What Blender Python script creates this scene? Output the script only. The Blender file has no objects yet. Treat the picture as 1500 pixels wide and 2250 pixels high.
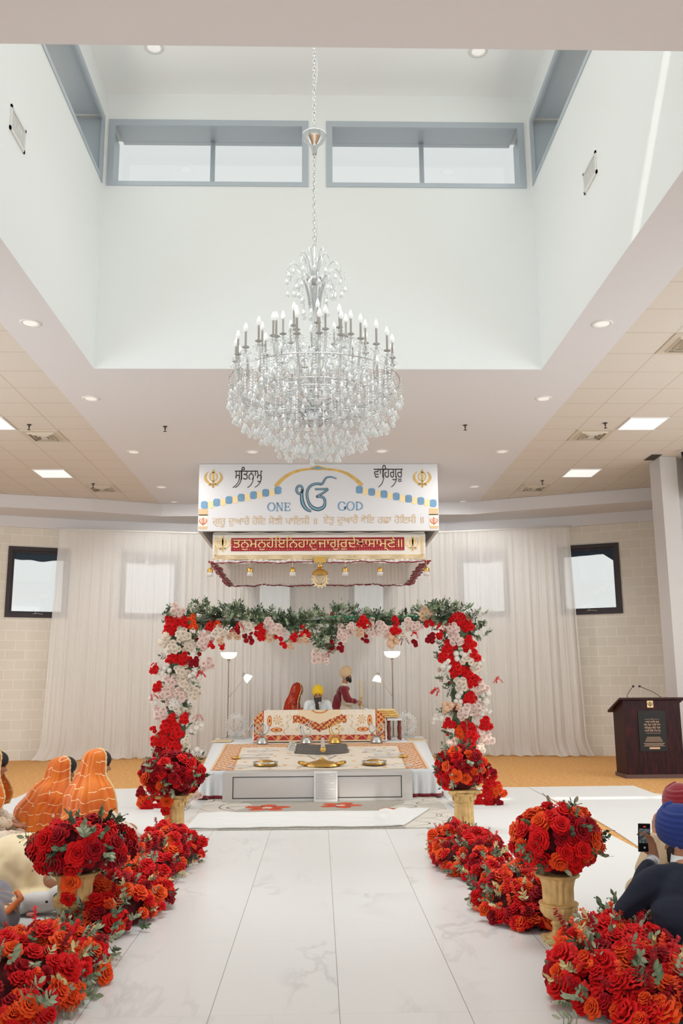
import bpy, bmesh, math, random
import numpy as np
from mathutils import Vector, Matrix, Euler

PI = math.pi
sc = bpy.context.scene
COL = sc.collection

# ------------------------------------------------------------------ camera
def setup_camera():
    f, pit, yaw, roll = 1955.5, 0.19087, 0.02591, -0.00699
    cam = bpy.data.cameras.new('camera')
    cam.sensor_fit = 'VERTICAL'
    cam.sensor_height = 36.0
    cam.sensor_width = 24.0
    cam.lens = f * 36.0 / 2250.0
    cam.clip_start = 0.05
    cam.clip_end = 300
    o = bpy.data.objects.new('camera', cam)
    COL.objects.link(o)
    fwd = Vector((math.sin(yaw) * math.cos(pit), math.cos(yaw) * math.cos(pit), math.sin(pit)))
    r = Vector((math.cos(yaw), -math.sin(yaw), 0))
    u = r.cross(fwd)
    r2 = r * math.cos(roll) + u * math.sin(roll)
    u2 = -r * math.sin(roll) + u * math.cos(roll)
    m = Matrix((r2, u2, -fwd)).transposed().to_4x4()
    m.translation = Vector((-0.008, 0, 1.5215))
    o.matrix_world = m
    sc.camera = o
setup_camera()

# ------------------------------------------------------------------ world, sun, area lights, exposure
def setup_light():
    w = bpy.data.worlds.new('world')
    sc.world = w
    w.use_nodes = True
    nt = w.node_tree
    bg = nt.nodes['Background']
    bg.inputs['Color'].default_value = (0.97, 1.0, 0.985, 1)
    bg.inputs['Strength'].default_value = 0.86
    s = bpy.data.lights.new('sun', 'SUN')
    s.energy = 3.2
    s.color = (1.0, 0.96, 0.88)
    s.angle = math.radians(0.8)
    so = bpy.data.objects.new('sun', s)
    COL.objects.link(so)
    so.rotation_euler = Vector((3.0, 7.9, -9.0)).to_track_quat('-Z', 'Y').to_euler()
    def area(name, loc, target, sx, sy, watts, col=(1, 1, 1), spread=180):
        l = bpy.data.lights.new(name, 'AREA')
        l.shape = 'RECTANGLE'
        l.size = sx; l.size_y = sy
        l.energy = watts
        l.color = col
        l.spread = math.radians(spread)
        o = bpy.data.objects.new(name, l)
        COL.objects.link(o)
        o.location = loc
        d = Vector(target) - Vector(loc)
        o.rotation_euler = d.to_track_quat('-Z', 'Y').to_euler()
        return o
    # daylight of the clerestory above the well, then an added downward fill
    area('well_daylight', (0, 5.3, 8.6), (0, 11, 7.0), 4.8, 0.9, WELL_W, (0.95, 1.0, 0.98))
    area('well_daylight_left', (-2.75, 7.8, 8.6), (3, 7.8, 6.6), 4.6, 0.8, WELL_W * .5, (0.95, 1.0, 0.98))
    area('well_daylight_right', (2.75, 7.8, 8.6), (-3, 7.8, 6.6), 4.6, 0.8, WELL_W * .5, (0.95, 1.0, 0.98))
    area('well_fill_down', (0, 7.6, 9.25), (0, 7.9, 0), 4.2, 3.4, 74, (0.93, 0.985, 1.0), 62)  # added lamp under the closed well ceiling, brightens the floor
    # added fill lamp behind the camera, brightens the hall from the front
    area('hall_fill', (0, -3.6, 2.8), (0, 12, 2.9), 15, 5, HALL_W, (0.88, 0.955, 1.0))
    # added fill lamps out of view on both sides, aimed at the back
    area('side_fill_left', (-9.2, 12.0, 2.6), (0, 17.5, 1.7), 13, 4.2, SIDE_W, (0.84, 0.94, 1.0))
    area('side_fill_right', (9.2, 12.0, 2.6), (0, 17.5, 1.7), 13, 4.2, SIDE_W, (0.84, 0.94, 1.0))
WELL_W, HALL_W, SIDE_W = 39, 175, 500
setup_light()
sc.view_settings.view_transform = 'Standard'
sc.view_settings.look = 'None'
sc.view_settings.exposure = 0.0
sc.view_settings.gamma = 1.0
sc.view_settings.use_curve_mapping = False
cy = sc.cycles
cy.use_denoising = True
cy.max_bounces = 7
cy.diffuse_bounces = 4
cy.glossy_bounces = 3
cy.transmission_bounces = 4
cy.transparent_max_bounces = 24
cy.caustics_reflective = False
cy.caustics_refractive = False
cy.sample_clamp_indirect = 4.0

# ------------------------------------------------------------------ materials
def lin(c):
    c = c / 255.0
    return c / 12.92 if c <= 0.04045 else ((c + 0.055) / 1.055) ** 2.4
def rgb(r, g, b):
    return (lin(r), lin(g), lin(b), 1.0)

class NT:
    def __init__(self, m):
        self.m = m
        self.nt = m.node_tree
        self.bsdf = self.nt.nodes.get('Principled BSDF')
        self.out = self.nt.nodes.get('Material Output')
    def n(self, typ, props=None, **ins):
        nd = self.nt.nodes.new(typ)
        for k, v in (props or {}).items():
            setattr(nd, k, v)
        for k, v in ins.items():
            if k.startswith('_'):
                sock = nd.inputs[int(k[1:])]
            else:
                sock = nd.inputs[k.replace('__', ' ')]
            self.set(sock, v)
        return nd
    def set(self, sock, v):
        if isinstance(v, bpy.types.NodeSocket):
            self.nt.links.new(v, sock)
        else:
            sock.default_value = v
    def math(self, op, a, b=0.0, c=0.0):
        return self.n('ShaderNodeMath', {'operation': op}, _0=a, _1=b, _2=c).outputs[0]
    def mix(self, fac, a, b):
        nd = self.n('ShaderNodeMix', {'data_type': 'RGBA'})
        self.set(nd.inputs[0], fac); self.set(nd.inputs[6], a); self.set(nd.inputs[7], b)
        return nd.outputs[2]
    def coord(self, which='Object', scale=None):
        tc = self.n('ShaderNodeTexCoord').outputs[which]
        if scale is None:
            return tc
        return self.n('ShaderNodeMapping', None, Vector=tc, Scale=scale).outputs[0]
    def ramp(self, fac, stops):
        nd = self.n('ShaderNodeValToRGB', None, Fac=fac)
        el = nd.color_ramp.elements
        while len(el) < len(stops):
            el.new(0.5)
        for e, (p, c) in zip(el, stops):
            e.position = p
            e.color = c if len(c) == 4 else (*c, 1)
        return nd.outputs[0]
    def noise(self, vec, scale, detail=3, rough=.5, dist=0.0):
        return self.n('ShaderNodeTexNoise', None, Vector=vec, Scale=scale, Detail=detail, Roughness=rough, Distortion=dist).outputs[0]
    def bump(self, h, strength=.3, dist=.01):
        b = self.n('ShaderNodeBump', None, Strength=strength, Distance=dist, Height=h)
        self.nt.links.new(b.outputs[0], self.bsdf.inputs['Normal'])

def mat(name, col, rough=.6, metal=0.0, spec=.4, sheen=0.0, emit=None, estr=1.0, alpha=1.0, trans=0.0, coat=0.0, var=0.0, vscale=20, bump=0.0, bscale=60):
    m = bpy.data.materials.new(name)
    m.use_nodes = True
    t = NT(m)
    b = t.bsdf
    b.inputs['Base Color'].default_value = col
    b.inputs['Roughness'].default_value = rough
    b.inputs['Metallic'].default_value = metal
    b.inputs['Specular IOR Level'].default_value = spec
    b.inputs['Sheen Weight'].default_value = sheen
    b.inputs['Coat Weight'].default_value = coat
    b.inputs['Transmission Weight'].default_value = trans
    b.inputs['Alpha'].default_value = alpha
    if emit:
        b.inputs['Emission Color'].default_value = emit
        b.inputs['Emission Strength'].default_value = estr
    if var or bump:
        v = t.coord('Object')
        nz = t.noise(v, vscale)
        if var:
            dark = (col[0] * (1 - var), col[1] * (1 - var), col[2] * (1 - var), 1)
            lite = (min(1, col[0] * (1 + var)), min(1, col[1] * (1 + var)), min(1, col[2] * (1 + var)), 1)
            t.set(b.inputs['Base Color'], t.mix(t.n('ShaderNodeMapRange', None, Value=nz, _1=.3, _2=.7).outputs[0], dark, lite))
        if bump:
            t.bump(t.noise(v, bscale, 4), bump, .01)
    return m

def mat_vcol(name, rough=.7, metal=0.0, sheen=0.0, bump=0.0, bscale=80):
    m = mat(name, (1, 1, 1, 1), rough, metal, sheen=sheen)
    t = NT(m)
    a = t.n('ShaderNodeVertexColor', {'layer_name': 'Col'})
    t.set(t.bsdf.inputs['Base Color'], a.outputs[0])
    if bump:
        t.bump(t.noise(t.coord('Object'), bscale, 4), bump, .01)
    return m

def mat_mixed(name, kinds):
    """kinds: list of (weight, shader builder); mixes bsdfs in a chain"""
    m = bpy.data.materials.new(name); m.use_nodes = True
    t = NT(m)
    t.nt.nodes.remove(t.bsdf)
    acc, wsum = None, 0
    for w, typ, ins in kinds:
        nd = t.n(typ, None, **ins)
        if acc is None:
            acc, wsum = nd.outputs[0], w
        else:
            wsum += w
            mx = t.n('ShaderNodeMixShader', None, _0=w / wsum, _1=acc, _2=nd.outputs[0])
            acc = mx.outputs[0]
    t.nt.links.new(acc, t.out.inputs[0])
    return m

M = {}
M['wellpaint'] = mat('white_well_paint', rgb(238, 240, 238), .8, spec=.2)
M['drywall'] = mat('drywall_paint', rgb(222, 220, 221), .85, spec=.15)
M['metal_trim'] = mat('grey_metal_window_trim', rgb(184, 192, 199), .42, .3)
M['white_metal'] = mat('white_painted_metal', rgb(228, 226, 222), .5)
M['dark_frame'] = mat('dark_bronze_frame', rgb(52, 44, 48), .5)
M['blind'] = mat('blue_grey_cloth', rgb(50, 66, 80), .9)
M['gold'] = mat('gold_paint', rgb(216, 178, 116), .45, .22, var=.18, vscale=14, bump=.25, bscale=40)
M['goldmetal'] = mat('polished_gold', rgb(214, 172, 92), .28, .9)
M['silver'] = mat('polished_silver', rgb(205, 207, 208), .2, .95)
M['ring_steel'] = mat('bright_steel', rgb(228, 228, 230), .3, .45)
M['chrome'] = mat('satin_chrome', rgb(190, 188, 184), .3, .9)
M['steel'] = mat('brushed_steel', rgb(208, 205, 201), .36, .45)
M['white_cloth'] = mat('white_cotton', rgb(218, 216, 212), .95, sheen=.1, bump=.5, bscale=3)
M['white_satin'] = mat('white_satin', rgb(226, 226, 226), .6, sheen=.2)
M['black'] = mat('black_plastic', rgb(26, 25, 28), .5)
M['glass'] = mat_mixed('window_glass', [(.93, 'ShaderNodeBsdfTransparent', {'Color': (.97, .98, .98, 1)}), (.07, 'ShaderNodeBsdfGlossy', {'Roughness': .02})])
M['crystal'] = mat_mixed('crystal', [(.55, 'ShaderNodeBsdfTransparent', {'Color': (.96, .97, .97, 1)}), (.27, 'ShaderNodeBsdfDiffuse', {'Color': (.95, .97, .96, 1)}), (.06, 'ShaderNodeBsdfGlass', {'Roughness': .02, 'IOR': 1.5}), (.12, 'ShaderNodeBsdfGlossy', {'Color': (1, 1, 1, 1), 'Roughness': .08})])
M['crystal_arm'] = mat_mixed('glass_arm', [(.55, 'ShaderNodeBsdfTransparent', {'Color': (.93, .94, .94, 1)}), (.2, 'ShaderNodeBsdfDiffuse', {'Color': (.8, .82, .82, 1)}), (.25, 'ShaderNodeBsdfGlossy', {'Roughness': .08})])
M['panel_light'] = mat('lit_diffuser', rgb(240, 242, 240), .6, emit=(.96, 1, .98, 1), estr=.62)
M['shade_light'] = mat('lit_frosted_glass', rgb(245, 245, 240), .5, emit=(1, 1, .97, 1), estr=.62)
M['spot_light'] = mat('lit_downlight', rgb(235, 230, 225), .6, emit=(1, .97, .95, 1), estr=.32)
M['bulb'] = mat('frosted_bulb', rgb(236, 238, 236), .35, emit=(1, 1, .98, 1), estr=.25)
M['skin'] = mat('skin', rgb(176, 124, 96), .55, spec=.35, var=.06, vscale=9)
M['hair'] = mat('black_hair', rgb(28, 22, 22), .55, var=.3, vscale=80)
M['wood'] = None

def m_bricks():
    m = mat('painted_block_wall', rgb(214, 205, 190), .85, spec=.2)
    t = NT(m)
    uv = t.coord('UV')
    br = t.n('ShaderNodeTexBrick', {'offset': .5, 'squash': 1.0}, Vector=uv, Scale=1.0, Color1=rgb(230, 223, 210), Color2=rgb(224, 217, 203), Mortar=rgb(240, 235, 226))
    br.inputs['Mortar Size'].default_value = .009
    br.inputs['Mortar Smooth'].default_value = .3
    br.inputs['Brick Width'].default_value = .406
    br.inputs['Row Height'].default_value = .207
    t.set(t.bsdf.inputs['Base Color'], br.outputs[0])
    nz = t.noise(t.coord('Object'), 60, 3)
    h = t.math('ADD', t.math('MULTIPLY', br.outputs[1], -.8), t.math('MULTIPLY', nz, .25))
    t.bump(h, .35, .01)
    return m
M['bricks'] = m_bricks()

def m_tiles():
    m = mat('ceiling_tile', rgb(220, 208, 192), .9, spec=.1)
    t = NT(m)
    xyz = t.n('ShaderNodeSeparateXYZ', None, Vector=t.coord('Object'))
    def line(v, per, ph, w):
        f = t.math('FRACT', t.math('DIVIDE', t.math('ADD', v, -ph + per * 100), per))
        d = t.math('MULTIPLY', t.math('SUBTRACT', .5, t.math('ABSOLUTE', t.math('SUBTRACT', f, .5))), per)
        return t.math('LESS_THAN', d, w)
    ax = t.math('ABSOLUTE', xyz.outputs[0])
    g = t.math('MAXIMUM', line(ax, .615, 4.145, .011), line(xyz.outputs[1], .665, 12.99, .011))
    nz = t.noise(t.coord('Object'), 180, 2)
    c0 = t.mix(t.n('ShaderNodeMapRange', None, Value=nz, _1=.35, _2=.65).outputs[0], rgb(214, 205, 194), rgb(222, 214, 204))
    t.set(t.bsdf.inputs['Base Color'], t.mix(g, c0, rgb(203, 192, 178)))
    t.bump(t.math('MULTIPLY', g, -1.0), .35, .01)
    return m
M['tiles'] = m_tiles()

def m_marble():
    m = mat('white_marble_tile', rgb(224, 220, 214), .22, spec=.4)
    t = NT(m)
    co = t.coord('Object')
    xyz = t.n('ShaderNodeSeparateXYZ', None, Vector=co)
    tx = t.math('FLOOR', t.math('DIVIDE', t.math('ADD', xyz.outputs[0], 60.915), .61))
    ty = t.math('FLOOR', t.math('DIVIDE', t.math('ADD', xyz.outputs[1], 122 - 4.552), 1.22))
    off = t.n('ShaderNodeCombineXYZ', None, X=t.math('MULTIPLY', tx, 3.7), Y=t.math('MULTIPLY', ty, 5.3), Z=t.math('MULTIPLY', t.math('ADD', tx, ty), 1.9)).outputs[0]
    v = t.n('ShaderNodeVectorMath', {'operation': 'ADD'}, _0=co, _1=off).outputs[0]
    v = t.n('ShaderNodeMapping', None, Vector=v, Rotation=(0, 0, .7), Scale=(1.0, .42, 1)).outputs[0]
    n1 = t.noise(v, 2.1, 5, .55, .5)
    vein = t.math('SUBTRACT', 1.0, t.math('MULTIPLY', t.math('ABSOLUTE', t.math('SUBTRACT', n1, .5)), 34.0))
    vein = t.n('ShaderNodeClamp', None, Value=vein).outputs[0]
    msk = t.n('ShaderNodeMapRange', None, Value=t.noise(v, 1.7, 2), _1=.5, _2=.68).outputs[0]
    vein = t.math('MULTIPLY', vein, msk)
    broad = t.n('ShaderNodeMapRange', None, Value=t.noise(v, 1.3, 4, .6, .8), _1=.6, _2=.78, _3=0., _4=.55).outputs[0]
    k = t.n('ShaderNodeClamp', None, Value=t.math('ADD', t.math('MULTIPLY', vein, .8), broad)).outputs[0]
    c = t.mix(t.math('MULTIPLY', k, .6), rgb(228, 227, 224), rgb(192, 190, 188))
    def line(vv, per, w):
        f = t.math('FRACT', t.math('DIVIDE', vv, per))
        d = t.math('MULTIPLY', t.math('SUBTRACT', .5, t.math('ABSOLUTE', t.math('SUBTRACT', f, .5))), per)
        return t.math('LESS_THAN', d, w)
    gx = line(t.math('ADD', xyz.outputs[0], 60.915), .61, .0022)
    gy = line(t.math('ADD', xyz.outputs[1], 122 - 4.552), 1.22, .0014)
    c = t.mix(t.math('MULTIPLY', gy, .35), c, rgb(176, 168, 160))
    c = t.mix(t.math('MULTIPLY', gx, .8), c, rgb(150, 140, 134))
    t.set(t.bsdf.inputs['Base Color'], c)
    return m
M['marble'] = m_marble()

def m_carpet():
    m = mat('ochre_carpet', rgb(206, 146, 84), .98, spec=.05)
    t = NT(m)
    co = t.coord('Object')
    n1 = t.noise(co, 55, 3, .7)
    n2 = t.noise(t.coord('Object', (1, 3, 1)), 14, 3, .6)
    k = t.math('ADD', t.math('MULTIPLY', n1, .5), t.math('MULTIPLY', n2, .5))
    t.set(t.bsdf.inputs['Base Color'], t.ramp(k, [(.36, rgb(182, 124, 66)), (.5, rgb(216, 162, 102)), (.64, rgb(232, 192, 138))]))
    t.bump(n1, .6, .01)
    return m
M['carpet'] = m_carpet()

def m_curtain():
    m = mat_mixed('sheer_white_curtain', [(.27, 'ShaderNodeBsdfTransparent', {'Color': (1, 1, 1, 1)}), (.47, 'ShaderNodeBsdfDiffuse', {'Color': rgb(248, 246, 243)}), (.26, 'ShaderNodeBsdfTranslucent', {'Color': rgb(250, 248, 246)})])
    return m
M['curtain'] = m_curtain()

def m_wood():
    m = mat('dark_mahogany', rgb(58, 20, 20), .5, spec=.2)
    t = NT(m)
    n1 = t.noise(t.coord('Object', (9, 9, 1.2)), 3.0, 5, .6, .4)
    t.set(t.bsdf.inputs['Base Color'], t.ramp(n1, [(.3, rgb(26, 9, 14)), (.55, rgb(48, 14, 16)), (.75, rgb(82, 26, 20))]))
    return m
M['wood'] = m_wood()

def m_dupatta():
    m = mat('orange_dupatta_with_gold_waves', rgb(232, 134, 20), .62, sheen=.3)
    t = NT(m)
    co = t.coord('Object')
    x = t.n('ShaderNodeSeparateXYZ', None, Vector=co)
    s1 = t.math('MULTIPLY', t.math('SINE', t.math('MULTIPLY', t.math('ADD', x.outputs[0], t.math('MULTIPLY', x.outputs[1], .7)), 38.0)), .013)
    s2 = t.math('MULTIPLY', t.noise(co, 5, 2), .09)
    h = t.math('ADD', t.math('ADD', x.outputs[2], t.math('MULTIPLY', x.outputs[0], .25)), t.math('ADD', s1, s2))
    f = t.math('FRACT', t.math('DIVIDE', h, .094))
    ln = t.math('LESS_THAN', f, .060)
    gap = t.math('GREATER_THAN', t.noise(co, 11, 1), .44)
    k = t.math('MULTIPLY', ln, gap)
    base = t.mix(t.n('ShaderNodeMapRange', None, Value=t.noise(co, 4, 2), _1=.35, _2=.65).outputs[0], rgb(206, 90, 8), rgb(230, 124, 16))
    t.set(t.bsdf.inputs['Base Color'], t.mix(k, base, rgb(246, 216, 168)))
    return m
M['dupatta'] = m_dupatta()

def m_speckle(name, c1, c2, c3, sc1=40, sc2=15, rough=.7):
    m = mat(name, c1, rough, sheen=.2)
    t = NT(m)
    co = t.coord('Object')
    v = t.n('ShaderNodeTexVoronoi', None, Vector=co, Scale=sc1).outputs[0]
    a = t.mix(t.math('LESS_THAN', v, .36), c1, c2)
    b = t.n('ShaderNodeMapRange', None, Value=t.noise(co, sc2, 3), _1=.52, _2=.58).outputs[0]
    t.set(t.bsdf.inputs['Base Color'], t.mix(b, a, c3))
    return m
M['red_gold'] = m_speckle('red_gold_brocade', rgb(168, 30, 28), rgb(222, 150, 66), rgb(126, 14, 26), 70, 14)
M['veil'] = mat_mixed('red_net_veil', [(.3, 'ShaderNodeBsdfTransparent', {'Color': (1, .7, .6, 1)}), (.7, 'ShaderNodeBsdfDiffuse', {'Color': rgb(190, 62, 40)})])
M['cream_brocade'] = m_speckle('cream_brocade', rgb(226, 212, 192), rgb(205, 180, 145), rgb(232, 222, 206), 26, 9)
# ------------------------------------------------------------------ mesh and object helpers
class MB:
    def __init__(self):
        self.v = []; self.f = []; self.uv = None
    def add(self, vs, fs, mtx=None):
        o = len(self.v)
        if mtx is not None:
            vs = [tuple(mtx @ Vector(p)) for p in vs]
        self.v.extend(tuple(p) for p in vs)
        self.f.extend(tuple(i + o for i in q) for q in fs)
        return self
    def box(self, x0, x1, y0, y1, z0, z1, mtx=None):
        vs = [(x0, y0, z0), (x1, y0, z0), (x1, y1, z0), (x0, y1, z0), (x0, y0, z1), (x1, y0, z1), (x1, y1, z1), (x0, y1, z1)]
        fs = [(0, 3, 2, 1), (4, 5, 6, 7), (0, 1, 5, 4), (1, 2, 6, 5), (2, 3, 7, 6), (3, 0, 4, 7)]
        return self.add(vs, fs, mtx)
    def quad(self, a, b, c, d):
        return self.add([a, b, c, d], [(0, 1, 2, 3)])
    def lathe(self, prof, n=24, flute=None, mtx=None, cap=True):
        vs = []
        for k, (r, z) in enumerate(prof):
            for i in range(n):
                a = 2 * PI * i / n
                rr = r * (1 + flute(a, z)) if flute else r
                vs.append((rr * math.cos(a), rr * math.sin(a), z))
        fs = []
        for k in range(len(prof) - 1):
            for i in range(n):
                j = (i + 1) % n
                fs.append((k * n + i, k * n + j, (k + 1) * n + j, (k + 1) * n + i))
        if cap:
            fs.append(tuple(range(n))[::-1])
            fs.append(tuple(range((len(prof) - 1) * n, len(prof) * n)))
        return self.add(vs, fs, mtx)
    def tube(self, pts, r, n=8, mtx=None, closed=False):
        pts = [Vector(p) for p in pts]
        m = len(pts)
        rr = r if isinstance(r, (list, tuple)) else [r] * m
        vs = []
        up = Vector((0, 0, 1))
        prev = None
        for i, p in enumerate(pts):
            if closed:
                t = pts[(i + 1) % m] - pts[i - 1]
            else:
                t = pts[min(i + 1, m - 1)] - pts[max(i - 1, 0)]
            if t.length < 1e-9: t = Vector((0, 0, 1))
            t.normalize()
            if prev is None:
                a = t.cross(up)
                if a.length < 1e-3: a = t.cross(Vector((1, 0, 0)))
            else:
                a = prev - t * prev.dot(t)
                if a.length < 1e-6: a = t.cross(up)
            a.normalize(); prev = a
            b = t.cross(a)
            for k in range(n):
                ang = 2 * PI * k / n
                vs.append(tuple(p + (a * math.cos(ang) + b * math.sin(ang)) * rr[i]))
        fs = []
        for i in range(m if closed else m - 1):
            i2 = (i + 1) % m
            for k in range(n):
                k2 = (k + 1) % n
                fs.append((i * n + k, i * n + k2, i2 * n + k2, i2 * n + k))
        if not closed:
            fs.append(tuple(range(n))[::-1])
            fs.append(tuple(range((m - 1) * n, m * n)))
        return self.add(vs, fs, mtx)
    def sphere(self, c, r, nu=12, nv=8, mtx=None):
        rx, ry, rz = r if isinstance(r, (tuple, list)) else (r, r, r)
        vs = [(c[0], c[1], c[2] - rz)]
        for j in range(1, nv):
            t = -PI / 2 + PI * j / nv
            for i in range(nu):
                a = 2 * PI * i / nu
                vs.append((c[0] + rx * math.cos(t) * math.cos(a), c[1] + ry * math.cos(t) * math.sin(a), c[2] + rz * math.sin(t)))
        vs.append((c[0], c[1], c[2] + rz))
        fs = []
        for i in range(nu):
            fs.append((0, 1 + (i + 1) % nu, 1 + i))
        for j in range(nv - 2):
            for i in range(nu):
                a = 1 + j * nu + i; b = 1 + j * nu + (i + 1) % nu
                fs.append((a, b, b + nu, a + nu))
        L = len(vs) - 1
        for i in range(nu):
            fs.append((L, 1 + (nv - 2) * nu + i, 1 + (nv - 2) * nu + (i + 1) % nu))
        return self.add(vs, fs, mtx)
    def grid(self, fn, nu, nv):
        vs = [fn(i / nu, j / nv) for j in range(nv + 1) for i in range(nu + 1)]
        fs = [(j * (nu + 1) + i, j * (nu + 1) + i + 1, (j + 1) * (nu + 1) + i + 1, (j + 1) * (nu + 1) + i) for j in range(nv) for i in range(nu)]
        return self.add(vs, fs)
    def prism(self, poly, z0, z1, mtx=None):
        """polygon in xy extruded in z"""
        n = len(poly)
        vs = [(x, y, z0) for x, y in poly] + [(x, y, z1) for x, y in poly]
        fs = [tuple(range(n))[::-1], tuple(range(n, 2 * n))]
        for i in range(n):
            j = (i + 1) % n
            fs.append((i, j, n + j, n + i))
        return self.add(vs, fs, mtx)
    def mesh(self, name, m=None, smooth=False):
        me = bpy.data.meshes.new(name)
        me.from_pydata(self.v, [], self.f)
        if m is not None: me.materials.append(m)
        if smooth:
            me.polygons.foreach_set('use_smooth', [True] * len(me.polygons))
        me.update()
        return me
    def obj(self, name, m=None, parent=None, smooth=False, loc=None, auto=None):
        me = self.mesh(name, m, smooth)
        if auto:
            me.polygons.foreach_set('use_smooth', [True] * len(me.polygons))
            me.set_sharp_from_angle(angle=math.radians(auto))
        return link(name, me, parent, loc)

def link(name, me, parent=None, loc=None):
    o = bpy.data.objects.new(name, me)
    COL.objects.link(o)
    if parent is not None: o.parent = parent
    if loc is not None: o.location = loc
    return o

def tag(o, label, cat, group=None):
    o['label'] = label; o['category'] = cat
    if group: o['group'] = group
    return o
def thing(name, label, cat, loc=(0, 0, 0), rz=0, group=None):
    o = bpy.data.objects.new(name, None); COL.objects.link(o)
    o.empty_display_size = .1
    o.location = loc; o.rotation_euler = (0, 0, rz)
    return tag(o, label, cat, group)
def struct(name, mb, m, smooth=False, parent=None):
    o = mb.obj(name, m, parent, smooth)
    if parent is None: o['kind'] = 'structure'
    return o
def kids(o):
    return [c for c in COL.objects if c.parent == o]
def dup(o, loc=None, rz=None, label=None, parent=None, tree=None, scale=None):
    c = o.copy(); COL.objects.link(c)
    if parent is not None: c.parent = parent
    if loc is not None: c.location = loc
    if rz is not None: c.rotation_euler = (0, 0, rz)
    if scale is not None: c.scale = scale
    if label: c['label'] = label
    for k in list(o.children):
        dup(k, parent=c)
    return c

def shell(mb, name, m, parent=None, th=.01, smooth=True, sub=0):
    """thin surface with real thickness"""
    o = mb.obj(name, m, parent, smooth)
    md = o.modifiers.new('thickness', 'SOLIDIFY'); md.thickness = th; md.offset = 0
    return o

def paint(me, fn):
    """per-vertex pattern colour: fn(x, y, z arrays) -> (n,3) srgb 0..255"""
    n = len(me.vertices)
    co = np.empty(n * 3, dtype=np.float32); me.vertices.foreach_get('co', co)
    co = co.reshape(-1, 3)
    c = fn(co[:, 0], co[:, 1], co[:, 2]) / 255.0
    c = np.where(c <= .04045, c / 12.92, ((c + .055) / 1.055) ** 2.4)
    at = me.color_attributes.new('Col', 'FLOAT_COLOR', 'POINT')
    at.data.foreach_set('color', np.hstack([c, np.ones((n, 1))]).astype(np.float32).ravel())

# -------- organic bodies: closed pieces merged into one continuous surface
def blob(prims, name, m, parent=None, vox=.018, smooth=5, warp=None):
    mb = MB()
    for p in prims:
        if p[0] == 's':
            mb.sphere(p[1], p[2], 18, 12)
        elif p[0] == 'e':      # rotated ellipsoid
            mt = Matrix.Translation(Vector(p[1])) @ Euler(p[3]).to_matrix().to_4x4()
            mb.sphere((0, 0, 0), p[2], 18, 12, mt)
        elif p[0] == 'c':      # tapered capsule
            a, b, r0, r1 = Vector(p[1]), Vector(p[2]), p[3], p[4]
            mb.sphere(a, r0, 16, 10); mb.sphere(b, r1, 16, 10)
            mb.tube([a, b], [r0 * .995, r1 * .995], 16)
        elif p[0] == 'b':
            mb.box(*p[1])
    me = mb.mesh(name)
    o = bpy.data.objects.new('tmp', me); COL.objects.link(o)
    r = o.modifiers.new('r', 'REMESH'); r.mode = 'VOXEL'; r.voxel_size = vox; r.use_smooth_shade = True
    s = o.modifiers.new('s', 'SMOOTH'); s.factor = .5; s.iterations = smooth
    dg = bpy.context.evaluated_depsgraph_get()
    dg.update()
    ev = o.evaluated_get(dg)
    nm = bpy.data.meshes.new_from_object(ev)
    bpy.data.objects.remove(o); bpy.data.meshes.remove(me)
    nm.name = name
    if warp:
        n = len(nm.vertices)
        co = np.empty(n * 3, dtype=np.float32); nm.vertices.foreach_get('co', co)
        co = co.reshape(-1, 3); co = warp(co); nm.vertices.foreach_set('co', co.astype(np.float32).ravel())
    nm.materials.clear(); nm.materials.append(m)
    nm.polygons.foreach_set('use_smooth', [True] * len(nm.polygons))
    nm.update()
    return link(name, nm, parent)

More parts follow.
